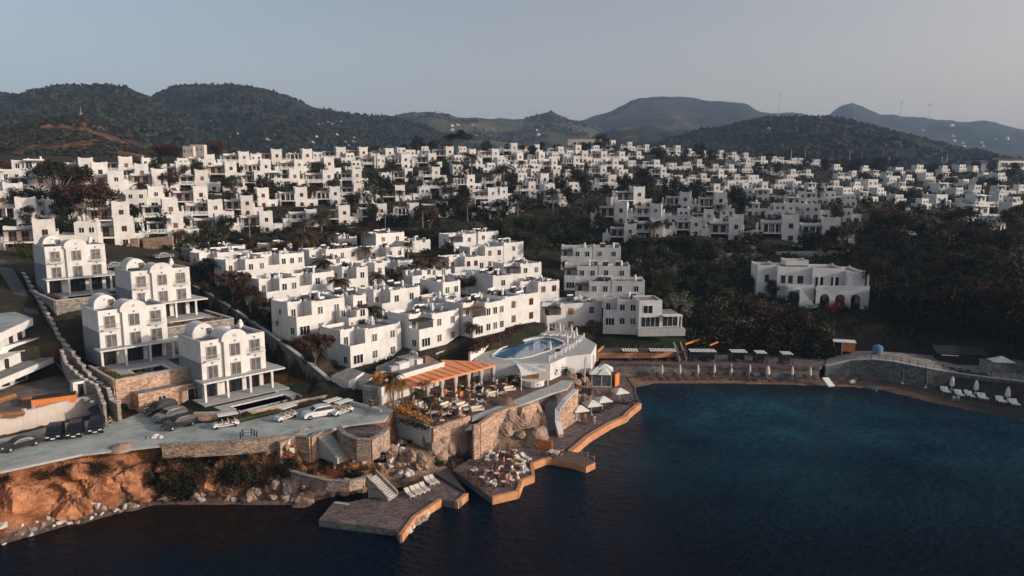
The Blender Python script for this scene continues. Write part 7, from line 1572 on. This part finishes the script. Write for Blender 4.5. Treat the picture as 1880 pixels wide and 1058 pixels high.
for L_, zz in ((dd, -3.5), (ww, -.6)):
    n_ = len(L_); mb.add([(x, y, .02) for x, y in L_]+[(x, y, zz) for x, y in L_], [(i, (i+1)%n_, n_+(i+1)%n_, n_+i) for i in range(n_)], 'plaster')
part(mb, 'deck', rt)
cb = MB(); n_ = len(ww)
for i in range(n_): cb.bar(Vector((*ww[i],.06)), Vector((*ww[(i+1)%n_],.06)), .35, .12, 'white_paint')
part(cb, 'coping', rt); mb = MB(); mb.prism(ww, -.5, -.25, 'pool_water'); part(mb, 'pool_water', rt)
def balustrade(label, pts, z, step=2.2):
    w_ = [P(x, y, z) for x, y in pts]; o = w_[0]; rt = thing('balustrade', label, 'balustrade', o); bars = MB()
    for a, b in zip(w_[:-1], w_[1:]):
        n_ = max(1, round((b-a).length/step))
        for i in range(n_+(b is w_[-1])): p = a.lerp(b, i/n_)-o; part(MB().lathe([(.16,0),(.16,.95),(.2,1.0),(.2,1.1),(.05,1.2)],'plaster',(p.x,p.y),8), 'pillar', rt)
        for zz in (.35,.65,.9): bars.bar(a-o+Vector((0,0,zz)), b-o+Vector((0,0,zz)), .05, .05, 'white_paint')
    part(bars, 'rail', rt)
balustrade('white balustrade curving round the right edge of the pool deck', [(1008,664),(1030,653),(1052,640),(1072,622)], PZ+.02)
balustrade('white balustrade along the back of the pool deck', [(992,604),(1020,604),(1048,610)], PZ+.02)
for px in (1090,1076,1093):
    pass
for i, (px, py) in enumerate(((1090,652),(1074,660))): tag(MB().cyl((0,0,0),(0,0,4.5),.12,.12,'plaster',10).build('support_column', None, P(px, py, PZ)-Vector((0,0,4.5))), f"round white column under the pool deck tip, {['outer','inner'][i]} one", 'column')
for i, px, py, l in line_lab([(1006,616),(1028,616),(1049,618),(1058,624),(1053,630),(1041,638),(1010,650)], 'folded cream parasol on the pool deck, {} from the left'): put('fc', None, P(px, py, PZ+.02), 0, l, 'folded parasols on the pool deck', 1.0)
for i, px, py, l in line_lab([(x, y) for x, y in ((1000,615),(1012,616),(1022,616),(1034,617),(1044,620),(1063,627),(1048,634),(1036,641),(958,608),(963,606))], 'lounger on the pool deck, {} from the left'): put('lp', None, P(px, py+2, PZ+.02), R(60), l, 'loungers on the pool deck')
wall_line('planted_wall', 'long white garden wall topped with reddish plants left of the pool', [(*P(x, y, 9)[:2], 7.5, 10.6) for x, y in ((862,662),(885,648),(920,630),(955,612),(975,603))], .35, 'plaster', None)
wall_line('planted_wall', 'lower white garden wall beside the basement house', [(*P(x, y, 9)[:2], 7.5, 9.6) for x, y in ((800,655),(825,645),(850,632),(862,628))], .3, 'plaster', None)
def hedge_along(pts, z, w_, h_, n_, s_, m, label, seed):
    l = [P(x, y, z) for x, y in pts]; p0 = l[0].copy(); mb = MB(); leaf_strip(mb, [p-p0 for p in l], w_, h_, n_, s_, m, seed); tag(mb.build('hedge', None, p0), label, 'hedge')
hedge_along([(868,650),(890,638),(925,620),(958,604)], 10.4, 1.6, 1.1, 130, .16, 'leaf_red', 'reddish hedge hanging over the planted wall by the pool', 81)
hedge_along([(795,662),(830,646),(850,634)], 8.6, 1.6, .9, 110, .15, 'leaf_brown', 'brown hedge in front of the grey basement house', 82)
hedge_along([(930,598),(960,588),(985,580)], 9.6, 1.4, 1.0, 100, .15, 'leaf_dark', 'dark hedge under the shuttered white houses', 83)
hedge_along([(1100,606),(1130,600),(1180,606),(1240,612)], 7.0, 1.4, 1.2, 110, .16, 'leaf_green', 'green hedge along the back of the lawn', 84)
hedge_along([(730,776),(785,792)], 6.0, 1.0, .8, 60, .15, 'leaf_dark', 'dark planting behind the tall white restaurant wall', 85)
# basement faces of the two nearest houses
# palms and planting of the terrace
VEG2 = []
for k, (key, px, py, h_, l) in enumerate((('bush_gold',706,748,30,'golden thatch-like bush next to the stone panel'),('bush_gold',722,756,30,'golden bush below the left awning end'),('bush_gold',735,762,26,'golden bush behind the tall white wall'),('bush_gold',748,752,22,'small golden bush by the first curtain'),('palm_gold',700,748,58,'golden sunlit palm nearest the stone entrance panel'),('palm_gold',718,752,44,'golden sunlit palm under the left end of the orange awning'),('palm_gold',738,752,50,'golden palm in front of the first white curtain'),('palm_gold',782,742,40,'golden palm between two white curtains'),
   ('palm_tall',723,766,84,'tall palm crossing the left tip of the orange awning'),('palm',768,768,56,'thin palm at the front of the terrace'),('palm',791,782,58,'thin palm at the outer corner of the terrace'),('palm_low',1016,672,34,'dark palm beside the pool balustrade'))):
    p = P(px, py, TZ); D = p.y*CP-(p.z-H)*SP; full = {'bush_gold':1.8,'palm_gold':5.0,'palm_tall':8.6,'palm':6.2,'palm_low':3.4}[key]
    o = veg(key, p, h_*D/F/full, l, ''); VEG.pop(); o['label'] = l
hedge_along([(712,757),(745,768),(785,784)], 5.9, 1.6, 1.3, 120, .16, 'leaf_gold', 'gold and brown low planting along the left side of the terrace', 86)
for k, (px, py, s_) in enumerate(((925,695,1.3),(940,700,1.2),(1012,690,1.5),(1022,680,1.5),(1000,684,1.2),(1035,686,1.2),(915,690,1.0),(948,690,1.1))):
    o = veg('bush_dark', P(px, py, TZ), s_, '', ''); VEG.pop(); o['label'] = f'dark bush around the bar and sail roof, {ordn([3,4,6,7,5,8,1,2][k] if False else k+1)} planted one'
for i, o in enumerate(sorted([o for o in C.objects if str(o.get('label','')).startswith('dark bush around the bar')], key=lambda o: proj(o.location)[0])): o['label'] = f'dark bush around the bar and sail roof, {ordn(i+1)} from the left'
# tables, chairs, sofas
r = random.Random(5)
tb = [(834,757),(850,771),(812,780),(838,742),(868,741),(880,731),(905,735),(893,722),(860,724),(815,765),(795,762),(775,756),(822,726),(848,716),(873,712),(800,740),(905,716),(925,712),(945,706),(792,745),(885,745),(856,756),(920,726),(765,742)]
tb.sort(); CH = []
for i, (px, py) in enumerate(tb):
    p = P(px, py, TZ+.06); sq = i % 3 == 0
    if sq: put('tsq', lambda: table(.75,'canvas_warm',True,.5), p, A47, f'low pale rectangular table on the restaurant terrace, {ordn(i//3+1)} such from the left', 'rectangular terrace tables')
    else: put('trd', lambda: table(.42,'canvas_warm'), p, 0, f'round white table on the restaurant terrace, {ordn(i-i//3)} such from the left', 'round terrace tables')
    k = r.randint(2, 4); a0 = r.uniform(0, 6.28)
    for j in range(k): a = a0+2*math.pi*j/k; CH.append((p+Vector((math.cos(a)*.95, math.sin(a)*.95, 0)), a, r.choice(['chw','chd','chd','chd','cho'])))
mk = {'chw':lambda: chair('canvas_warm'),'chd':lambda: chair('wood','wood'),'cho':lambda: chair('cloth_orange','wood')}
nm = {'chw':'pale','chd':'brown wooden','cho':'orange'}
for key in mk:
    l = sorted([c_ for c_ in CH if c_[2] == key], key=lambda c_: proj(c_[0])[0])
    for i, (p, a, _) in enumerate(l): put(key, mk[key], p, a, f'{nm[key]} chair on the restaurant terrace, {ordn(i+1)} such from the left', f'{nm[key]} terrace chairs')
for i, (px, py, a, l) in enumerate(((848,748,47,'white sofa near the terrace wall'),(903,728,30,'white sofa by the white path'),(818,748,47,'white sofa behind the corner palm'),(935,718,25,'white sofa left of the bar'),(876,755,20,'white sofa at the inner corner of the stone wall'),(772,748,47,'white sofa beneath the golden palms'))): put('sofa', sofa, P(px, py, TZ+.06), R(a), l, 'white sofas on the terrace')
for i, (px, py) in enumerate(sorted([(815,724),(835,715),(858,707),(880,700),(900,694),(845,728),(790,735)])): put('orl', lambda: (lambda r_: (part(MB().box(-.35,.35,-.35,.35,0,.9,'orange'), 'body', r_), part(MB().box(-.4,.4,-.4,.4,.903,.97,'wood'), 'top', r_), r_)[2])(thing('service_cabinet','cabinet','cabinet')), P(px, py, TZ+.06), A47, f'orange-lit wooden service cabinet under the awning, {ordn(i+1)} from the left', 'orange-lit cabinets under the awning')  # the orange light under the awning is put into the cabinet colour
pl_ = sorted([(806,752),(826,764),(846,748),(862,758),(886,738),(915,722),(935,712),(842,722),(872,728),(792,758),(858,716),(900,712),(820,738),(880,715)])
for i, (px, py) in enumerate(pl_):
    o = veg('bush_brown' if i % 3 else 'bush_dark', P(px, py, TZ), .55, '', ''); VEG.pop(); o['label'] = f'small potted bush among the terrace tables, {ordn(i+1)} from the left'
# lower terrace furniture
lt_ = [(895,873),(912,878),(925,893),(908,897),(940,890),(952,876),(885,885),(920,865),(935,852),(895,852),(905,840),(950,860),(868,872),(945,835),(925,838)]
lt_.sort(); CH = []
for i, (px, py) in enumerate(lt_):
    p = P(px, py, .91); put('trd', None, p, 0, f'round white table on the zigzag lower terrace, {ordn(i+1)} from the left', 'white tables on the lower terrace')
    for j in range(3): a = r.uniform(0,6.28); CH.append((p+Vector((math.cos(a)*.95, math.sin(a)*.95, 0)), a, r.choice(['ch','chd','chd'])))
for key, nm_ in (('ch','white'),('chd','brown')):
    l = sorted([c_ for c_ in CH if c_[2] == key], key=lambda c_: proj(c_[0])[0])
    for i, (p, a, _) in enumerate(l): put(key, None, p, a, f'{nm_} chair on the zigzag lower terrace, {ordn(i+1)} such from the left', f'{nm_} chairs on the lower terrace')
# dark sign board with a lamp on the headland
g = P(697,850,3.3); rt = thing('sign_board', 'dark tilted sign board with pale lettering on the dry headland', 'sign', g, R(-35))
mb = MB(); mb.bar((-1.3,0,.5),(1.3,0,1.1),.1,1.5,'dark'); part(mb, 'board', rt)
mb = MB()
for i, ch_ in enumerate('LUJEF'):
    x = -1.0+i*.45; z = .32+i*.105; up = .62; y0 = -.075
    def st(x0, z0, x1, z1): mb.bar((x0,y0,z0),(x1,y0,z1),.03,.09,'white_paint')
    if ch_ in 'LEF': mb.box(x,x+.08,y0-.02,y0+.02,z,z+up,'white_paint')
    if ch_ in 'LEJU': mb.box(x,x+.32,y0-.02,y0+.02,z,z+.08,'white_paint')
    if ch_ in 'EF': mb.box(x,x+.32,y0-.02,y0+.02,z+up-.08,z+up,'white_paint'); mb.box(x,x+.26,y0-.02,y0+.02,z+.28,z+.35,'white_paint')
    if ch_ in 'UJ': mb.box(x+.26,x+.34,y0-.02,y0+.02,z,z+up,'white_paint')
    if ch_ == 'U': mb.box(x,x+.08,y0-.02,y0+.02,z,z+up,'white_paint')
part(mb, 'lettering', rt)
for x in (-1.0,1.0): part(MB().box(x-.05,x+.05,.06,.16,-.4,1.0,'metal_dark'), 'leg', rt)
def lamp_post(px, py, z, h_, label, globe=True):
    g = P(px, py, z) if z is not None else hit(px, py); rt = thing('street_lamp', label, 'street lamp', g); part(MB().cyl((0,0,-.3),(0,0,h_),.09,.05,'metal_grey',8), 'post', rt)
    part(MB().bar((0,0,h_),(.9,0,h_+.15),.07,.06,'metal_grey').box(.6,1.2,-.1,.1,h_+.1,h_+.22,'metal_grey'), 'lamp_head', rt)
lamp_post(460,452,None,8.5,'thin tall lamp post rising from the hedge above the terraced houses')
lamp_post(708,428,None,7.5,'lamp post beside the tall plain white house')
lamp_post(325,452,None,4.0,'short lamp post above the long row house roof')
lamp_post(686,834,3.4,1.8,'small lamp standing behind the dark sign board')
# far masts and turbines
def turbine(px, py, ytop, D, label):
    p = PD(px, py, D); h_ = (py-ytop)*D/F; rt = thing('wind_turbine', label, 'wind turbine', (p.x, p.y, p.z-15)); part(MB().cyl((0,0,0),(0,0,h_+15),1.5,1.0,'metal_grey',8), 'tower', rt)
    nc = part(MB().box(-1.5,1.5,-6,4,h_+13,h_+17,'metal_grey'), 'nacelle', rt)
    for k in range(3):
        a = 2*math.pi*k/3+px; part(MB().bar((0,-7,h_+15),(math.sin(a)*h_*.28,-7,h_+15+math.cos(a)*h_*.28),1.1,.8,'metal_grey'), 'blade', rt)
for px, py, yt, D, l in ((1430,207,176,2900,'wind turbine on the saddle right of the tall mountain'),(1653,212,188,3500,'left wind turbine on the far ridge'),(1705,216,193,3500,'right wind turbine on the far ridge')): turbine(px, py, yt, D, l)
for i, (px, py, yt) in enumerate(((1729,300,287),(1738,300,284),(1560,290,278),(1632,300,288),(1478,290,276),(1453,285,275))):
    p = PD(px, py, 640); h_ = (py-yt)*640/F; tag(MB().cyl((0,0,-12),(0,0,h_),.35,.2,'metal_grey',6).build('mast', None, p), f'thin far mast on the right skyline of the town, {ordn(sorted([1729,1738,1560,1632,1478,1453]).index(px)+1)} from left', 'mast', 'far masts')
p = PD(149,213,618); rt = thing('rock_tower', 'pointed rock outcrop with a mast on the dry hill', 'rock outcrop', (p.x, p.y, p.z-8)); mb = MB(); mb.lathe([(5,2),(4,5),(2.4,7),(1.8,9),(.5,11)], 'rock', (0,0), 7); part(mb, 'rock_body', rt); part(MB().cyl((0,0,10.5),(0,0,16),.25,.12,'metal_grey',6), 'mast', rt)
for k, (px, py, D, w_, h_, l) in enumerate(((85,262,600,13,4.5,'long white house alone on the dry hill'),(396,222,1150,18,5,'white house alone on the wooded hill'),(362,272,420,8,6,'pinkish house behind the dark trees'),(345,275,400,6,6,'small pinkish house beside a larger one'),(1074,263,540,26,8,'wide cream building on the crest among dark trees'))):
    p = PD(px, py, D); rt = thing('hill_house', l, 'house', (p.x, p.y, p.z-h_/2-1)); mb = MB(); mb.box(-w_/2,w_/2,0,w_*.5,-4,h_,'wall_beige' if k > 1 else 'plaster','roof_screed'); part(mb, 'wall', rt)
    for i in range(3): part(win(MB(), -w_*.3+i*w_*.3, h_*.4, w_*.09, h_*.3, 0, 'f', 'glass', 'white_paint', 0), 'window', rt)
# scattered far hamlets on the hills
r = random.Random(9); hm = []
from mathutils.bvhtree import BVHTree
BV = [BVHTree.FromPolygons([Vector(v) for v in a_.tolist()], q_.tolist()) for a_, _1, _2, q_ in HILLS]
def on_hill(px, py):
    u, a, b = ray(px, py); best = None
    for t in BV:
        loc, nn_, _i, ds = t.ray_cast(Vector((0,0,H)), Vector((u,a,b)).normalized(), 8000)
        if loc is not None and (best is None or ds < best[1]): best = (loc, ds)
    return best[0] if best else None
for (cx, cy, n_, sx, sy) in ((605,228,6,28,4),(640,255,8,26,16),(845,236,5,30,6),(880,250,3,20,8),(600,262,5,30,10),(990,242,3,20,8),(1740,240,4,50,12),(1790,262,6,40,8),(500,250,6,30,10),(440,250,4,20,8),(1880,252,4,30,8),(1420,240,3,30,8)):
    for _ in range(n_): hm.append((cx+r.uniform(-sx,sx), cy+r.uniform(-sy,sy)))
proto = None; hl = []
for px, py in hm:
    g = on_hill(px, py)
    if g is None: continue
    s_ = r.uniform(3.0,6.5)*g.y/F/10
    if proto is None: o = proto = MB().box(-5,5,0,8,-3,4,'wall_beige','roof_screed').box(-4,1,1,7,4.003,7,'wall_beige','roof_screed').build('far_house')
    else: o = proto.copy(); C.objects.link(o)
    o.location = g; o.rotation_euler = (0,0,r.uniform(-.2,.7)); o.scale = (s_,)*3; tag(o, None, 'house', 'tiny white houses on the far hills'); hl.append(o)
hl.sort(key=lambda o: proj(o.location)[0])
for i, o in enumerate(hl): o['label'] = f'tiny white far-off house on the hills, {ordn(i%40+1)} from left in the {["western","middle","eastern"][min(2,i//40)]} hamlets'
# ================================================================ people
def skin(name, verts, edges, rad, m, lv=1):
    me = bpy.data.meshes.new(name); me.from_pydata(verts, edges, []); o = bpy.data.objects.new(name, me); C.objects.link(o)
    md = o.modifiers.new('s', 'SKIN'); sb = o.modifiers.new('d', 'SUBSURF'); sb.levels = lv
    for i, rr_ in enumerate(rad): me.skin_vertices[0].data[i].radius = (rr_, rr_)
    me.skin_vertices[0].data[0].use_root = True
    dg = bpy.context.evaluated_depsgraph_get(); ev = bpy.data.meshes.new_from_object(o.evaluated_get(dg)); bpy.data.objects.remove(o); ev.name = name
    ev.materials.clear(); ev.materials.append(M[m]); ev.polygons.foreach_set('use_smooth', [True]*len(ev.polygons)); return ev
def person(pose, top, bottom):
    rt = thing('person', 'person', 'person'); hip = .95; V = []; E = []; Rr = []
    def a(p, r_, par=None): V.append(p); Rr.append(r_); (E.append((par, len(V)-1)) if par is not None else None); return len(V)-1
    sit = pose == 'sit'
    if sit: hip = .52
    p0 = a((0,0,hip), .135); sp = a((0,.01,hip+.25), .12, p0); chs = a((0,0,hip+.43), .135, sp); nk = a((0,0,hip+.56), .055, chs); hd0 = a((0,-.01,hip+.64), .075, nk); hd = a((0,-.02,hip+.72), .098, hd0); a((0,-.01,hip+.80), .06, hd)
    a((0,-.115,hip+.70), .018, hd)   # nose
    for s_ in (-1, 1):
        sw = s_*.22 if pose == 'walk' else 0
        sh = a((s_*.18,0,hip+.49), .06, chs); el = a((s_*.25,sw*.4+.02,hip+.22), .043, sh); wr = a((s_*.26,-.12+sw*.6,hip+.02) if not sit else (s_*.2,-.22,hip+.12), .03, el); V_ = V[wr]
        palm = a((V_[0],V_[1]-.03,V_[2]-.07), .034, wr)
        for f in range(4): q = a((V_[0]+s_*0+(f-1.5)*.018,V_[1]-.045,V_[2]-.125-(.01 if f in (1,2) else 0)), .010, palm); a((V[q][0],V[q][1]-.015,V[q][2]-.035), .008, q)
        t_ = a((V_[0]-s_*.045,V_[1]-.05,V_[2]-.085), .011, palm)
        hp = a((s_*.10,0,hip-.06), .10, p0)
        kn = a((s_*.11,-.02-sw*.9,hip-.46) if not sit else (s_*.12,-.42,hip), .065, hp); an = a((s_*.11,.04-sw*1.0,.09) if not sit else (s_*.12,-.44,.09), .04, kn); a((V[an][0],V[an][1]-.16,.04), .038, an)
    bo = bpy.data.objects.new('body', skin('body', V, E, Rr, 'skin')); C.objects.link(bo); bo.parent = rt; KIDS.setdefault(rt.name, []).append(bo)
    tv = [(0,0,hip+.02),(0,.01,hip+.25),(0,0,hip+.44),(-.18,0,hip+.49),(-.24,.0,hip+.30),(.18,0,hip+.49),(.24,.0,hip+.30)]
    o = bpy.data.objects.new('shirt', skin('shirt', tv, [(0,1),(1,2),(2,3),(3,4),(2,5),(5,6)], [.15,.135,.145,.075,.065,.075,.065], top)); C.objects.link(o); o.parent = rt; KIDS[rt.name].append(o)
    if bottom:
        L_ = []; kk = [(0,0,hip+.02)]; ee = []; rr2 = [.15]
        for s_ in (-1,1):
            sw = s_*.22 if pose == 'walk' else 0; kk.append((s_*.10,0,hip-.08)); ee.append((0,len(kk)-1)); rr2.append(.115); kk.append((s_*.11,-.02-sw*.8,hip-.44) if not sit else (s_*.12,-.40,hip)); ee.append((len(kk)-2,len(kk)-1)); rr2.append(.085)
        o = bpy.data.objects.new('trousers', skin('trousers', kk, ee, rr2, bottom)); C.objects.link(o); o.parent = rt; KIDS[rt.name].append(o)
    o = part(MB().lathe([(.04,hip+.66),(.112,hip+.70),(.115,hip+.76),(.085,hip+.82),(.02,hip+.845)], 'hair', (0,.025), 10), 'hair', rt)
    return rt
bpy.context.view_layer.update()
PP = {}
def ppl(key, pose, top, bottom, pos, rz, label, group=None):
    if key not in PP: PP[key] = o = person(pose, top, bottom); o.location = pos; o.rotation_euler = (0,0,rz); o['label'] = label
    else: o = dup(PP[key], pos, rz, label)
    if group: o['group'] = group
    return o
g = .87
ppl('red','walk','cloth_red','cloth_red', P(1074,776,g), R(200), 'person in red walking beside the nearest square parasol')
ppl('wht','walk','cloth_white','cloth_white', P(1091,780,g), R(160), 'person in white walking near the promenade rim')
ppl('drk','stand','cloth_dark','cloth_dark', P(1031,838,g), R(30), 'person in dark clothes standing at the head of the jetty')
ppl('drk',0,0,0, P(680,752,7.3), R(10), 'left of two dark-clothed people outside the restaurant entrance')
ppl('drk',0,0,0, P(684,753,7.3), R(200), 'right of two dark-clothed people outside the restaurant entrance')
ppl('drk',0,0,0, P(284,757,7.1), R(10), 'dark-clothed person standing at the garage door')
ppl('blu','stand','cloth_dark','cloth_white', P(269,762,7.1), R(40), 'person in pale trousers by the garage window')
ppl('drk',0,0,0, P(203,785,7.1), R(60), 'dark-clothed person at the foot of the stepped wall')
lp_ = sorted([(930,890,'org'),(935,882,'wst'),(912,852,'wht'),(925,858,'org'),(896,890,'wst'),(950,880,'wst'),(890,880,'org'),(940,868,'wst'),(903,876,'drk'),(945,842,'wst'),(935,836,'org'),(960,868,'wst'),(908,893,'wst'),(916,870,'wst')])
nm = {'org':'person in orange','wst':'seated person in white','wht':'person in white','drk':'person in dark clothes'}
cnt = {}
for px, py, k in lp_:
    cnt[k] = cnt.get(k, 0)+1
    pose, t_, b_ = {'org':('stand','cloth_orange','cloth_red'),'wst':('sit','cloth_white','cloth_white'),'wht':('walk','cloth_white','cloth_white'),'drk':('stand','cloth_dark','cloth_dark')}[k]
    ppl(k, pose, t_, b_, P(px, py, .92), rnd.uniform(0,6), f'{nm[k]} on the zigzag lower terrace, {ordn(cnt[k])} such from the left', 'people on the lower terrace')
tp = sorted([(826,752,'wst'),(844,760,'wst'),(862,738,'org'),(885,727,'wst'),(895,732,'wht'),(870,722,'wst'),(912,712,'wht'),(930,708,'org'),(948,702,'wst'),(810,770,'org'),(838,735,'wst'),(900,705,'drk'),(780,752,'wst')])
cnt = {}
for px, py, k in tp: 
    cnt[k] = cnt.get(k, 0)+1; ppl(k, None, None, None, P(px, py, TZ+.08), rnd.uniform(0,6), f'{nm[k]} on the restaurant terrace, {ordn(cnt[k])} such from the left', 'people on the restaurant terrace')
# a low seat under each seated guest
i = 0
for o in list(C.objects):
    if str(o.get('label','')).startswith('seated person'):
        i += 1; put('pouf', lambda: (lambda r_: (part(MB().lathe([(.26,0),(.30,.1),(.30,.32),(.26,.38)],'canvas_warm',(0,0),10), 'body', r_), r_)[1])(thing('pouf','pouf','pouf')), o.location.copy(), 0, 'pouf under '+o['label'].replace('on the ','on '), 'poufs under guests')
# ---------------------------------------------------------------- haze
m = bpy.data.materials.new('haze'); m.use_nodes = True; n = m.node_tree.nodes; n.clear()
o_ = n.new('ShaderNodeOutputMaterial'); pv = n.new('ShaderNodeVolumePrincipled'); pv.inputs['Color'].default_value = (.50,.70,1.0,1); pv.inputs['Density'].default_value = 1.05e-4
pv.inputs['Anisotropy'].default_value = 0.0
m.node_tree.links.new(pv.outputs[0], o_.inputs['Volume']); M['haze'] = m
mb = MB(); mb.box(-6500, 6500, -400, 6500, -16, 620, 'haze'); tag(mb.build('haze'), kind='stuff')
for k, (rt, free) in list(TREES.items()):
    if free:
        for ch in KIDS.get(rt.name, []): bpy.data.objects.remove(ch)
        bpy.data.objects.remove(rt)
